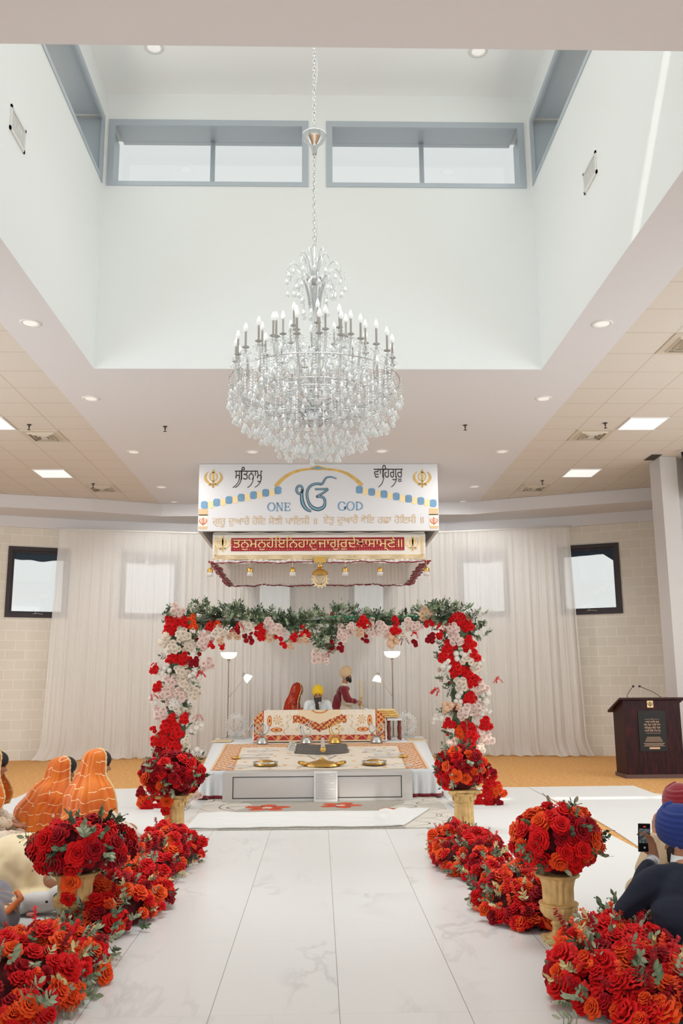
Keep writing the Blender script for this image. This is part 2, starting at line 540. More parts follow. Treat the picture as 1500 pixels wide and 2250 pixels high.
# -------- flat shapes in a vertical plane: x right, z up, extruded in -y
class Flat:
    def __init__(self, y0=0.0, th=.006):
        self.mb = MB(); self.y0 = y0; self.th = th
    def poly(self, pts):
        n = len(pts)
        area = sum(pts[i][0] * pts[(i + 1) % n][1] - pts[(i + 1) % n][0] * pts[i][1] for i in range(n))
        if area < 0: pts = pts[::-1]
        vs = [(x, self.y0 - self.th, z) for x, z in pts] + [(x, self.y0, z) for x, z in pts]
        fs = [tuple(range(n)), tuple(range(n, 2 * n))[::-1]]
        for i in range(n):
            j = (i + 1) % n
            fs.append((j, i, n + i, n + j))
        self.mb.add(vs, fs)
    def stroke(self, pts, w):
        m = len(pts)
        ws = w if isinstance(w, (list, tuple)) else [w] * m
        L, R = [], []
        for i, (x, z) in enumerate(pts):
            x0, z0 = pts[max(i - 1, 0)]; x1, z1 = pts[min(i + 1, m - 1)]
            dx, dz = x1 - x0, z1 - z0
            d = math.hypot(dx, dz) or 1
            nx, nz = -dz / d, dx / d
            L.append((x + nx * ws[i] / 2, z + nz * ws[i] / 2)); R.append((x - nx * ws[i] / 2, z - nz * ws[i] / 2))
        for i in range(m - 1):
            self.poly([L[i], L[i + 1], R[i + 1], R[i]])
    def ring(self, cx, cz, rx, rz, w, n=36, a0=0, a1=2 * PI):
        self.stroke([(cx + rx * math.cos(a0 + (a1 - a0) * i / n), cz + rz * math.sin(a0 + (a1 - a0) * i / n)) for i in range(n + 1)], w)
    def disc(self, cx, cz, r, n=20):
        self.poly([(cx + r * math.cos(2 * PI * i / n), cz + r * math.sin(2 * PI * i / n)) for i in range(n)])
    def text(self, s, x, z, width, height=None, slant=0):
        """typeset s with its left end at x and baseline z, fitted to the given width"""
        c = bpy.data.curves.new('t', 'FONT'); c.body = s; c.resolution_u = 3
        o = bpy.data.objects.new('t', c)
        COL.objects.link(o)
        me = o.to_mesh()
        vs = [tuple(v.co) for v in me.vertices]; fs = [tuple(p.vertices) for p in me.polygons]
        x0 = min(v[0] for v in vs); x1 = max(v[0] for v in vs)
        sx = width / (x1 - x0); sz = height if height else sx
        pts = [(x + (v[0] - x0) * sx + slant * v[1] * sz, self.y0 - self.th, z + v[1] * sz) for v in vs]
        self.mb.add(pts, fs)
        o.to_mesh_clear(); bpy.data.objects.remove(o); bpy.data.curves.remove(c)
    def obj(self, name, m, parent=None):
        return self.mb.obj(name, m, parent)

def bez(p0, p1, p2, p3, n=10):
    out = []
    for i in range(n + 1):
        t = i / n; s = 1 - t
        out.append((s**3 * p0[0] + 3 * s * s * t * p1[0] + 3 * s * t * t * p2[0] + t**3 * p3[0], s**3 * p0[1] + 3 * s * s * t * p1[1] + 3 * s * t * t * p2[1] + t**3 * p3[1]))
    return out
def khanda(fl, cx, cz, h):
    """double-edged sword, ring and two curved swords; h = overall height"""
    s = h / 2.0
    P = lambda x, z: (cx + x * s, cz + z * s)
    fl.poly([P(0, 1), P(.13, .78), P(.07, .55), P(.11, .3), (cx + .07 * s, cz - .25 * s), P(.05, -.5), P(-.05, -.5), P(-.07, -.25), P(-.11, .3), P(-.07, .55), P(-.13, .78)])
    fl.ring(cx, cz + .2 * s, .37 * s, .46 * s, .10 * s, 28)
    for k in (-1, 1):
        pts = bez((.5 * k, .72), (1.02 * k, .3), (.95 * k, -.25), (.12 * k, -.62), 12)
        w = [(.04 + .20 * math.sin(PI * min(1, i / 12 * .85 + .02))) * s for i in range(13)]
        fl.stroke([P(*q) for q in pts], w)
        fl.stroke([P(*q) for q in bez((.02 * k, -.45), (.25 * k, -.62), (.42 * k, -.5), (.45 * k, -.72), 6)], .08 * s)
        fl.stroke([P(*q) for q in bez((.1 * k, -.6), (-.1 * k, -.72), (-.25 * k, -.62), (-.3 * k, -.75), 6)], .07 * s)
    fl.disc(cx, cz - .86 * s, .11 * s)
    fl.stroke([P(0, -.5), P(0, -.86)], .07 * s)
def ek_onkar(fl, cx, cz, h, w=1.0):
    """the sign drawn with strokes; h = overall height"""
    s = h
    P = lambda x, z: (cx + x * s, cz + z * s)
    def st(pts, ws): fl.stroke([P(*q) for q in pts], [q * s * w for q in ws])
    # figure one
    n = 16
    st([(-.44 + .085 * math.cos(a), .14 + .115 * math.sin(a)) for a in [PI * .0 + 2 * PI * i / n for i in range(n + 1)]], [.05] * (n + 1))
    p = bez((-.36, .16), (-.42, -.1), (-.36, -.42), (-.12, -.46), 12)
    st(p, [.05 + .035 * math.sin(PI * i / 12) for i in range(13)])
    # oora with open mouth
    p = bez((.14, .30), (-.18, .36), (-.30, .1), (-.21, -.16), 10)
    p2 = bez((-.21, -.16), (-.12, -.5), (.26, -.46), (.26, -.22), 12)
    p3 = bez((.26, -.22), (.26, -.05), (.16, -.04), (.02, -.06), 8)
    p4 = bez((.02, -.06), (.12, .0), (.26, .06), (.34, .16), 8)
    p5 = [(.34, .16), (-.02, .155)]
    st(p, [.055] * 11); st(p2, [.055 + .03 * math.sin(PI * i / 12) for i in range(13)])
    st(p3, [.055] * 9); st(p4, [.05] * 9); st(p5, [.05, .04])
    # crowning arc
    p = bez((.12, .29), (.26, .28), (.2, .5), (.38, .5), 8) + bez((.38, .5), (.46, .51), (.5, .47), (.58, .45), 6)[1:]
    st(p, [.055 - .0022 * i for i in range(len(p))])
# ================================================================== THE HALL
CZ = 5.5                      # ceiling height
WX, WY0, WY1, WZ = 2.88, 5.0, 10.9, 9.45   # the well
def rects(u0, u1, z0, z1, holes):
    us = sorted(set([u0, u1] + [h[0] for h in holes] + [h[1] for h in holes]))
    out = []
    for a, b in zip(us[:-1], us[1:]):
        hs = sorted([(h[2], h[3]) for h in holes if h[0] <= a + 1e-6 and h[1] >= b - 1e-6])
        z = z0
        for lo, hi in hs:
            if lo > z: out.append((a, b, z, lo))
            z = hi
        if z < z1: out.append((a, b, z, z1))
    return out

# floor
struct('floor', MB().box(-2.45, 2.45, -4, 13.2, -.05, 0), M['marble'])
cp = MB()
cp.box(-9.5, -2.45, -4, 19.6, -.05, .0); cp.box(2.45, 9.5, -4, 19.6, -.05, .0); cp.box(-2.45, 2.45, 13.2, 19.6, -.05, .0)
cp.box(-9.5, 9.5, 19.6, 21.5, -.05, 0)
struct('floor_carpet', cp, M['carpet'])

# ceilings
c = MB()
c.box(-3.55, -WX, -4, 21, CZ, CZ + .006); c.box(WX, 3.55, -4, 21, CZ, CZ + .006)
c.box(-WX, WX, -4, WY0, CZ, CZ + .006); c.box(-WX, WX, WY1, 21, CZ, CZ + .006)
struct('ceiling', c, M['drywall'])
c = MB(); c.box(-9.5, -3.55, -4, 21, CZ + .004, CZ + .12); struct('ceiling_tiles_left', c, M['tiles'])
c = MB(); c.box(3.55, 9.5, -4, 21, CZ + .004, CZ + .12); struct('ceiling_tiles_right', c, M['tiles'])

# light well
wz0, wz1 = 8.07, 9.05
RV = .5
bh = [(-2.83, -.14, wz0, wz1), (.10, 2.80, wz0, wz1)]
def wellwall(name, face, y0, y1):
    mb = MB()
    for a, b, z0, z1 in rects(-WX - RV, WX + RV, CZ + .006, WZ, bh):
        mb.box(a, b, y0, y1, z0, z1)
    return struct(name, mb, M['wellpaint'])
wellwall('wall_well_back', 'y', WY1, WY1 + RV)
wellwall('wall_well_front', 'y', WY0 - RV, WY0)
sh = [(WY0 + .1, WY1 - .06, wz0, wz1)]
for nm, xa, xb in (('wall_well_left', -WX - RV, -WX), ('wall_well_right', WX, WX + RV)):
    mb = MB()
    for a, b, z0, z1 in rects(WY0, WY1, CZ + .006, WZ, sh):
        mb.box(xa, xb, a, b, z0, z1)
    struct(nm, mb, M['wellpaint'])
struct('ceiling_well', MB().box(-WX - RV, WX + RV, WY0 - RV, WY1 + RV, WZ, WZ + .12), mat('well_ceiling_paint', rgb(250, 250, 249), .8, spec=.2))

wn = [0]
def next_window():
    wn[0] += 1
    return 'window_%d' % wn[0]
def well_window(axis, u0, u1, pos, outd, mull):
    """metal lined opening; pos = room face, outd = outward direction"""
    t = .085
    root = bpy.data.objects.new(next_window(), None); COL.objects.link(root); root['kind'] = 'structure'
    def bx(mb, a, b, d0, d1, z0, z1):
        p0, p1 = sorted((pos + outd * d0, pos + outd * d1))
        if axis == 'x': mb.box(a, b, p0, p1, z0, z1)
        else: mb.box(p0, p1, a, b, z0, z1)
    fr = MB()
    bx(fr, u0, u1, -.012, .02, wz1 - t, wz1); bx(fr, u0, u1, -.012, .02, wz0, wz0 + t * .75)
    bx(fr, u0, u0 + t, -.012, .02, wz0 + t * .75, wz1 - t); bx(fr, u1 - t, u1, -.012, .02, wz0 + t * .75, wz1 - t)
    fr.obj('window_frame', M['metal_trim'], root)
    rv = MB()
    i = t * .95
    bx(rv, u0 + i, u1 - i, .02, RV + .05, wz1 - .02, wz1 - .003); bx(rv, u0 + i, u1 - i, .02, RV + .05, wz0 + .003, wz0 + .02)
    bx(rv, u0 + .003, u0 + .02, .021, RV + .049, wz0 + .02, wz1 - .02); bx(rv, u1 - .02, u1 - .003, .021, RV + .049, wz0 + .02, wz1 - .02)
    rv.obj('window_lining', M['metal_trim'], root)
    for m_ in mull:
        mb = MB(); bx(mb, m_ - .03, m_ + .03, RV - .06, RV, wz0, wz1)
        mb.obj('mullion', M['metal_trim'], root)
    gl = MB(); bx(gl, u0 + .02, u1 - .02, RV - .035, RV - .03, wz0 + .02, wz1 - .02)
    gl.obj('pane', M['glass'], root)
for a, b, _, _ in bh:
    well_window('x', a, b, WY1, 1, [a + (b - a) * .5])
well_window('y', WY0 + .1, WY1 - .06, -WX, -1, [6.5, 8.0, 9.4])
well_window('y', WY0 + .1, WY1 - .06, WX, 1, [6.5, 8.0, 9.4])
for a, b, _, _ in bh:
    well_window('x', a, b, WY0, -1, [a + (b - a) * .5])

# back wall of painted blocks, in facets
WP = [(-9.5, 18.15), (-7.0, 19.1), (-5.2, 19.78), (-2.7, 20.35), (2.7, 20.3), (5.0, 19.66), (6.9, 18.8), (9.5, 17.6)]
WTOP = 4.95
wins = {1: [(-6.71, -5.50)], 2: [(-4.46, -3.16)], 3: [(-1.50, -.54), (.67, 1.60)], 4: [(3.15, 4.27)], 5: [(5.29, 6.5)]}
wb = MB(); wuv = []
us = 0.0
def wpt(i, x):
    (x0, y0), (x1, y1) = WP[i], WP[i + 1]
    return y0 + (y1 - y0) * (x - x0) / (x1 - x0)
win_specs = []
for i in range(len(WP) - 1):
    (x0, y0), (x1, y1) = WP[i], WP[i + 1]
    L = math.hypot(x1 - x0, y1 - y0); d = Vector(((x1 - x0) / L, (y1 - y0) / L, 0)); nrm = Vector((-d.y, d.x, 0))
    holes = []
    for a, b in wins.get(i, []):
        ua = (a - x0) / (x1 - x0) * L; ub = (b - x0) / (x1 - x0) * L
        z0, z1 = (2.97, 4.5)
        holes.append((ua, ub, z0, z1)); win_specs.append((i, ua, ub, z0, z1, Vector((x0, y0, 0)), d, nrm))
    for a, b, z0, z1 in rects(0, L, 0, WTOP, holes):
        mt = Matrix(((d.x, nrm.x, 0, x0), (d.y, nrm.y, 0, y0), (0, 0, 1, 0), (0, 0, 0, 1)))
        k = len(wb.f)
        wb.box(a, b, 0, .25, z0, z1, mt)
        loc = [(a, 0, z0), (b, 0, z0), (b, .25, z0), (a, .25, z0), (a, 0, z1), (b, 0, z1), (b, .25, z1), (a, .25, z1)]
        for f in [(0, 3, 2, 1), (4, 5, 6, 7), (0, 1, 5, 4), (1, 2, 6, 5), (2, 3, 7, 6), (3, 0, 4, 7)]:
            for q in f: wuv.append((us + loc[q][0] + loc[q][1], loc[q][2]))
    us += L
ow = struct('wall_back', wb, M['bricks'])
uvl = ow.data.uv_layers.new(name='UVMap')
uvl.data.foreach_set('uv', np.array(wuv, dtype=np.float32).ravel())
for (i, ua, ub, z0, z1, o3, d, nrm) in win_specs:
    root = bpy.data.objects.new(next_window(), None); COL.objects.link(root); root['kind'] = 'structure'
    root.matrix_world = Matrix(((d.x, nrm.x, 0, o3.x + d.x * ua), (d.y, nrm.y, 0, o3.y + d.y * ua), (0, 0, 1, z0), (0, 0, 0, 1)))
    w, h = ub - ua, z1 - z0
    fr = MB()
    t = .085
    for a, b, c0, c1 in [(0, w, 0, t), (0, w, h - t, h), (0, t, t, h - t), (w - t, w, t, h - t)]:
        fr.box(a, b, -.03, .06, c0, c1)
    for a, b, c0, c1 in [(t, w - t, t, t + .05), (t, w - t, h - t - .05, h - t), (t, t + .05, t + .05, h - t - .05), (w - t - .05, w - t, t + .05, h - t - .05)]:
        fr.box(a, b, .021, .1, c0, c1)
    fr.obj('window_frame', M['dark_frame'], root)
    MB().box(t, w - t, .12, .13, t, h - t).obj('pane', M['glass'], root)
    # cloth hung across the head of the window
    ragged = i == 5
    def fn(u, v, w=w, h=h, ragged=ragged):
        drop = .17 + .04 * math.sin(PI * u) + .012 * math.sin(14 * u)
        if ragged: drop = .13 + .04 * (1 - u) + (.20 * max(0, (u - .78) / .22) if u > .78 else 0)
        return (t + u * (w - 2 * t), .05 + .012 * math.sin(u * 22 + v * 3), h - t - v * drop)
    mb = MB(); mb.grid(fn, 40, 6)
    shell(mb, 'blind', M['blind'], root, .006)
    mb = MB(); mb.tube([(w * .44, -.045, t * .9), (w * .5, -.06, t * .9 + .01), (w * .6, -.045, t * .9)], .006, 6); mb.tube([(w * .49, -.05, t), (w * .45, -.055, t + .07)], .004, 6)
    mb.obj('latch', M['steel'], root)

# drywall strip and stepped bulkhead over the back wall
def offs(pts, dist):
    return [(x, y - dist) for x, y in pts]
BK = [(-9.5, 17.3), (-6.7, 18.49), (-4.9, 19.0), (-3.5, 19.6), (3.4, 19.45), (4.0, 19.14), (6.24, 18.2), (9.5, 16.9)]
def ribbon(mb, pa, za, pb, zb):
    n = len(pa)
    for i in range(n - 1):
        mb.quad((*pa[i], za), (*pa[i + 1], za), (*pb[i + 1], zb), (*pb[i], zb))
WS = [(-9.5, 18.1), (-6.85, 19.1), (-5.1, 19.76), (-3.0, 20.2), (2.9, 20.15), (4.9, 19.62), (6.8, 18.78), (9.5, 17.5)]
mb = MB(); ribbon(mb, BK, CZ, BK, 5.22); ribbon(mb, BK, 5.22, WS, 5.16); ribbon(mb, WS, 5.16, WS, WTOP - .03)
WB = [(x, y + .6) for x, y in WS]
ribbon(mb, WS, WTOP - .03, WB, WTOP - .03)
BB = [(x, y + 2.0) for x, y in BK]
ribbon(mb, BB, CZ, BK, CZ)
struct('trim_bulkhead', mb, M['drywall'])

# side walls, pillar on the right
struct('wall_left', MB().box(-9.6, -9.5, -4, 19.5, 0, CZ), M['drywall'])
struct('wall_right', MB().box(9.5, 9.6, -4, 19.5, 0, CZ), M['drywall'])
mb = MB(); mb.box(6.12, 6.42, 15.4, 15.9, 0, CZ); mb.box(6.42, 9.5, 15.62, 15.9, 0, CZ)
struct('wall_pier', mb, mat('pier_paint', rgb(200, 195, 192), .85, spec=.15))

# --- baseboard heads-up: dark plate painted as the shade of a missing tile next to the pier
# ------------------------------------------------------------------ ceiling fittings
def downlight(x, y, z, label, group, r=.095):
    t = thing('downlight', label, 'ceiling light', (x, y, z), 0, group)
    MB().lathe([(r * .8, -.0), (r * 1.0, -.012), (r * 1.22, -.010), (r * 1.25, -.002), (r * 1.25, 0)], 28, cap=False).obj('trim_ring', M['white_metal'], t, True)
    MB().lathe([(.0, -.006), (r * .5, -.009), (r * .84, -.004)], 28, cap=False).obj('lens', M['spot_light'], t, True)
    return t
dl = [(-3.22, 9.43), (3.20, 9.40), (-3.22, 12.1), (3.20, 12.08), (-3.22, 15.05), (3.20, 15.03), (-3.22, 17.85), (3.20, 17.84), (-1.16, 15.05), (1.09, 15.0)]
def lamp_light(x, y, tx, ty, watts=175):
    l = bpy.data.lights.new('downlight_beam', 'SPOT'); l.energy = watts; l.color = (1.0, .99, .97); l.spot_size = math.radians(150); l.spot_blend = .6; l.shadow_soft_size = .07
    o = bpy.data.objects.new('downlight_beam', l); COL.objects.link(o); o.location = (x, y, CZ - .03)
    o.rotation_euler = (Vector((tx, ty, 1.5)) - Vector(o.location)).to_track_quat('-Z', 'Y').to_euler()
for x, y in [(-3.22, 15.05), (3.20, 15.03), (-3.22, 17.85), (3.20, 17.84), (-3.22, 12.1), (3.2, 12.08)]:
    lamp_light(x, y, x * .75, y + 1.2)
w_ = ['nearest the camera', 'second from the camera', 'third from the camera', 'farthest from the camera']
for i, (x, y) in enumerate(dl):
    if i < 8: lab = 'round recessed downlight in the %s drywall strip, %s' % ('left' if x < 0 else 'right', w_[i // 2])
    else: lab = 'round recessed downlight above the sign box, %s of the chandelier tip' % ('left' if x < 0 else 'right')
    downlight(x, y, CZ, lab, 'round downlights in the drywall ceiling')
for s_ in (-1, 1):
    downlight(3.2 * s_, 19.35, CZ, 'small round downlight nearest the bulkhead, %s of the sign box' % ('left' if s_ < 0 else 'right'), 'round downlights in the drywall ceiling', .07)
for x, w1 in ((-2.08, 'left of the chandelier chain'), (2.04, 'right of the chandelier chain')):
    downlight(x, 10.0, WZ, 'white round light high in the well ceiling, ' + w1, 'round lights in the well ceiling', .10)

def light_panel(x0, y0, label):
    t = thing('ceiling_light', label, 'ceiling light', (x0 + .3075, y0 + .3325, CZ), 0, 'square lit panels in the tiled ceiling')
    fr = MB()
    for a, b, c0, c1 in [(-.305, .305, -.33, -.31), (-.305, .305, .31, .33), (-.305, -.285, -.31, .31), (.285, .305, -.31, .31)]:
        fr.box(a, b, c0, c1, -.012, .004)
    fr.obj('frame', M['white_metal'], t)
    MB().box(-.285, .285, -.31, .31, -.008, .0).obj('diffuser', M['panel_light'], t)
light_panel(4.76, 12.99, 'larger looking lit square panel in the right tiled ceiling')
light_panel(4.76, 16.315, 'farther lit square panel in the right tiled ceiling, left of the pier')
light_panel(-5.375, 16.315, 'lit square panel in the left tiled ceiling beyond the near vent')
light_panel(-5.375, 12.99, 'lit square panel cut off by the left edge of the photo')

M['vent_dark'] = mat('vent_shadow_gap', rgb(70, 62, 54), .9)
M['vent_white'] = mat('vent_beige_metal', rgb(206, 194, 176), .6)
def diffuser(x0, y0, label):
    t = thing('ceiling_vent', label, 'air vent', (x0 + .3075, y0 + .3325, CZ), 0, 'square air vents in the tiled ceiling')
    MB().box(-.30, .30, -.325, .325, .03, .06).obj('duct', M['vent_dark'], t)
    fr = MB()
    for a, b, c0, c1 in [(-.305, .305, -.33, -.25), (-.305, .305, .25, .33), (-.305, -.225, -.25, .25), (.225, .305, -.25, .25)]:
        fr.box(a, b, c0, c1, -.008, .004)
    fr.obj('frame', M['vent_white'], t)
    for k, r in enumerate((.20, .14, .08)):
        lv = MB(); q = r * 1.08
        lv.add([(-r, -q, -.03), (r, -q, -.03), (r, q, -.03), (-r, q, -.03), (-r - .04, -q - .04, .02), (r + .04, -q - .04, .02), (r + .04, q + .04, .02), (-r - .04, q + .04, .02)], [(0, 1, 5, 4), (1, 2, 6, 5), (2, 3, 7, 6), (3, 0, 4, 7)])
        shell(lv, 'louvre', M['vent_white'], t, .006, False)
    MB().box(-.05, .05, -.055, .055, -.035, -.025).obj('louvre', M['vent_white'], t)
diffuser(4.145, 13.655, 'square air vent in the right ceiling beside the larger lit panel')
diffuser(4.145, 17.645, 'farthest square air vent in the right ceiling')
diffuser(4.145, 9.665, 'square air vent cut off by the right edge of the photo')
diffuser(-4.76, 13.72, 'nearer square air vent in the left ceiling')
diffuser(-4.76, 17.645, 'farther square air vent in the left ceiling')
def sprinkler(x, y, label):
    t = thing('sprinkler', label, 'sprinkler', (x, y, CZ), 0, 'fire sprinklers on the ceiling')
    MB().lathe([(.035, 0), (.035, -.006), (.012, -.012), (.012, -.05), (.006, -.052), (.006, -.075), (.026, -.078), (.026, -.082)], 12).obj('head', M['vent_dark'], t)
for x, y, s_ in [(-2.41, 13.49, 'in the drywall left of the chandelier'), (2.29, 13.41, 'in the drywall right of the chandelier'), (-4.49, 13.4, 'above the nearer left vent'), (-4.53, 17.54, 'above the farther left vent'), (4.47, 13.3, 'between the right vent and lit panel'), (4.47, 17.3, 'beside the farthest right vent')]:
    sprinkler(x, y, 'small fire sprinkler ' + s_)
# wall vents in the well
def wall_vent(side, y0, y1, z0, z1, label):
    x = side * WX
    t = thing('wall_vent', label, 'air vent', (x, (y0 + y1) / 2, z0), 0)
    s_ = -side
    hy = (y1 - y0) / 2; h = z1 - z0
    def bx(mb, d0, d1, a, b, c0, c1):
        p, q = sorted((s_ * d0, s_ * d1)); mb.box(p, q, a, b, c0, c1)
    fr = MB()
    for a, b, c0, c1 in [(-hy, hy, 0, .03), (-hy, hy, h - .03, h), (-hy, -hy + .03, 0, h), (hy - .03, hy, 0, h)]: bx(fr, 0, .014, a, b, c0, c1)
    fr.obj('frame', M['white_metal'], t)
    sl = MB()
    for k in range(9):
        y = -hy + .045 + (2 * hy - .09) * k / 8
        bx(sl, .001, .010, y - .008, y + .008, .03, h - .03)
    sl.obj('slats', M['white_metal'], t)
    bk = MB(); bx(bk, 0, .002, -hy + .02, hy - .02, .02, h - .02); bk.obj('backing', mat('vent_grey', rgb(190, 194, 192), .8), t)
wall_vent(-1, 7.52, 7.94, 6.62, 6.87, 'small white grille on the left wall of the light well')
wall_vent(1, 8.30, 8.74, 6.70, 6.95, 'small white grille on the right wall of the light well')

# beige air unit with black pipes on the pier
t = thing('wall_unit', 'beige box with black insulated pipes beside the right pier top', 'air conditioner', (6.55, 14.95, 4.72))
MB().box(0, 1.0, 0, .4, 0, .78).obj('casing', mat('beige_enamel', rgb(216, 204, 178), .55), t)
MB().box(.06, .94, -.012, 0, .05, .12).obj('grille', M['vent_white'], t)
for k, x in enumerate((-.1, .28)):
    mb = MB(); mb.tube([(x - .1 + .02 * k, -.03, .74), (x - .07, -.04, .55), (x - .055, -.03, .3), (x - .02, -.03, .02)], .036, 10)
    mb.obj('pipe', M['black'], t, True)
mb = MB(); mb.tube([(-.08, -.01, .0), (.05, -.02, -.09), (.2, -.02, -.2), (.5, -.02, -.42)], .007, 6); mb.obj('cable', M['vent_white'], t, True)

struct('trim_open_tile_shade', MB().box(5.93, 6.115, 15.25, 15.66, CZ - .003, CZ + .003), M['vent_dark'])  # flat dark plate, its colour paints the shade inside the tile gap
# ================================================================== SIGN BOX AND CANOPY
M['sign_white'] = mat('sign_panel_white', rgb(212, 211, 212), .7)
M['sign_blue'] = mat('sign_blue', rgb(110, 148, 178), .6, var=.12, vscale=6)
M['sign_teal'] = mat('sign_dark_teal', rgb(44, 72, 92), .6)
M['sign_teal2'] = mat('sign_light_teal', rgb(122, 158, 174), .55)
M['sign_gold'] = mat('sign_gold', rgb(206, 170, 96), .5, var=.18, vscale=8)
M['sign_tan'] = mat('sign_tan', rgb(208, 178, 138), .6)
M['sign_cream'] = mat('sign_pale_gold', rgb(232, 208, 160), .6)
M['sign_black'] = mat('sign_black_ink', rgb(48, 38, 36), .6)
M['sign_orange'] = mat('sign_orange_ink', rgb(208, 110, 62), .6)
SY = 15.9
sX = lambda x: (x - 702) * .008337
sZ = lambda y: 5.5 - (y - 1018) * .00833
t = thing('signboard', 'white sign box reading ONE GOD with a blue holy symbol, hung from the ceiling', 'sign', (0, SY, 4.25))
def F(th=.006, y=0.0): return Flat(y, th)
OZ = 4.25
SXY = lambda x, y: (sX(x), sZ(y) - OZ)
mb = MB(); mb.box(sX(439), sX(963), 0, .08, 0, 5.494 - OZ); mb.obj('front_panel', M['sign_white'], t)
for s_ in (-1, 1):
    xx = sX(439) if s_ < 0 else sX(963)
    mb = MB(); mb.box(min(xx, xx - s_ * .06), max(xx, xx - s_ * .06), .08, 3.35, 0, 5.494 - OZ); mb.obj('side_panel', M['sign_white'], t)
mb = MB(); mb.box(sX(439), sX(963), 3.35, 3.42, 0, 5.494 - OZ); mb.obj('back_panel', M['sign_white'], t)
for x in (470, 929):
    f = F(.008); khanda(f, *SXY(x, 1052), .36); f.obj('khanda_emblem', M['sign_gold'], t)
for x in (450, 952):
    f = F(.004); f.poly([SXY(x - 10, 1132), SXY(x + 10, 1132), SXY(x + 10, 1158), SXY(x - 10, 1158)]); f.obj('pillar_panel', mat('sign_paper', rgb(226, 218, 208), .7), t)
    f = F(.004); f.poly([SXY(x - 10, 1119), SXY(x + 10, 1119), SXY(x + 10, 1134), SXY(x - 10, 1134)]); f.poly([SXY(x - 10, 1158), SXY(x + 10, 1158), SXY(x + 8, 1164), SXY(x - 8, 1164)]); f.obj('pillar_cap', M['sign_tan'], t)
    f = F(.008); khanda(f, *SXY(x, 1147), .155); f.obj('khanda_emblem', M['sign_orange'], t)
# chains of blocks
def block(x, y, w, h, m, nm):
    c_ = .22 * w
    f = F(.006)
    f.poly([SXY(x - w / 2 + c_, y - h / 2), SXY(x + w / 2 - c_, y - h / 2), SXY(x + w / 2, y - h / 2 + c_), SXY(x + w / 2, y + h / 2 - c_), SXY(x + w / 2 - c_, y + h / 2), SXY(x - w / 2 + c_, y + h / 2), SXY(x - w / 2, y + h / 2 - c_), SXY(x - w / 2, y - h / 2 + c_)])
    f.obj(nm, m, t)
for s_ in (-1, 1):
    for k in range(7):
        x = 452 + k * 26.6; y = 1110.5 - k * 5.4
        if s_ > 0: x = 951.5 - k * 26.9; y = 1107.5 - k * 5.1
        block(x, y, 15, 17, M['sign_blue'], 'blue_block')
        if k < 6: block(x + s_ * -13.3, y - 2.7 + 2, 12.5, 16, M['sign_cream'], 'gold_block')
# arch and peak
f = F(.005)
pts = bez((606, 1070), (640, 1022), (690, 1031), (701, 1031), 14) + bez((701, 1031), (730, 1030), (765, 1030), (796, 1068), 14)[1:]
f.stroke([SXY(*q) for q in pts], [.075 - .04 * math.sin(PI * i / 28) for i in range(29)]); f.obj('arch_band', M['sign_gold'], t)
f = F(.006); f.poly([SXY(668, 1032), SXY(698, 1021.5), SXY(731, 1032)]); f.obj('peak', M['sign_gold'], t)
f = F(.009); f.poly([SXY(682, 1030.5), SXY(698, 1024), SXY(716, 1030.5)]); f.obj('peak_inlay', M['sign_teal2'], t)
# central symbol
f = F(.006); ek_onkar(f, *SXY(694, 1088), .665, 1.25); f.obj('symbol_outline', M['sign_teal'], t)
f = F(.010); ek_onkar(f, *SXY(694, 1088), .665, .62); f.obj('symbol_inner', M['sign_teal2'], t)
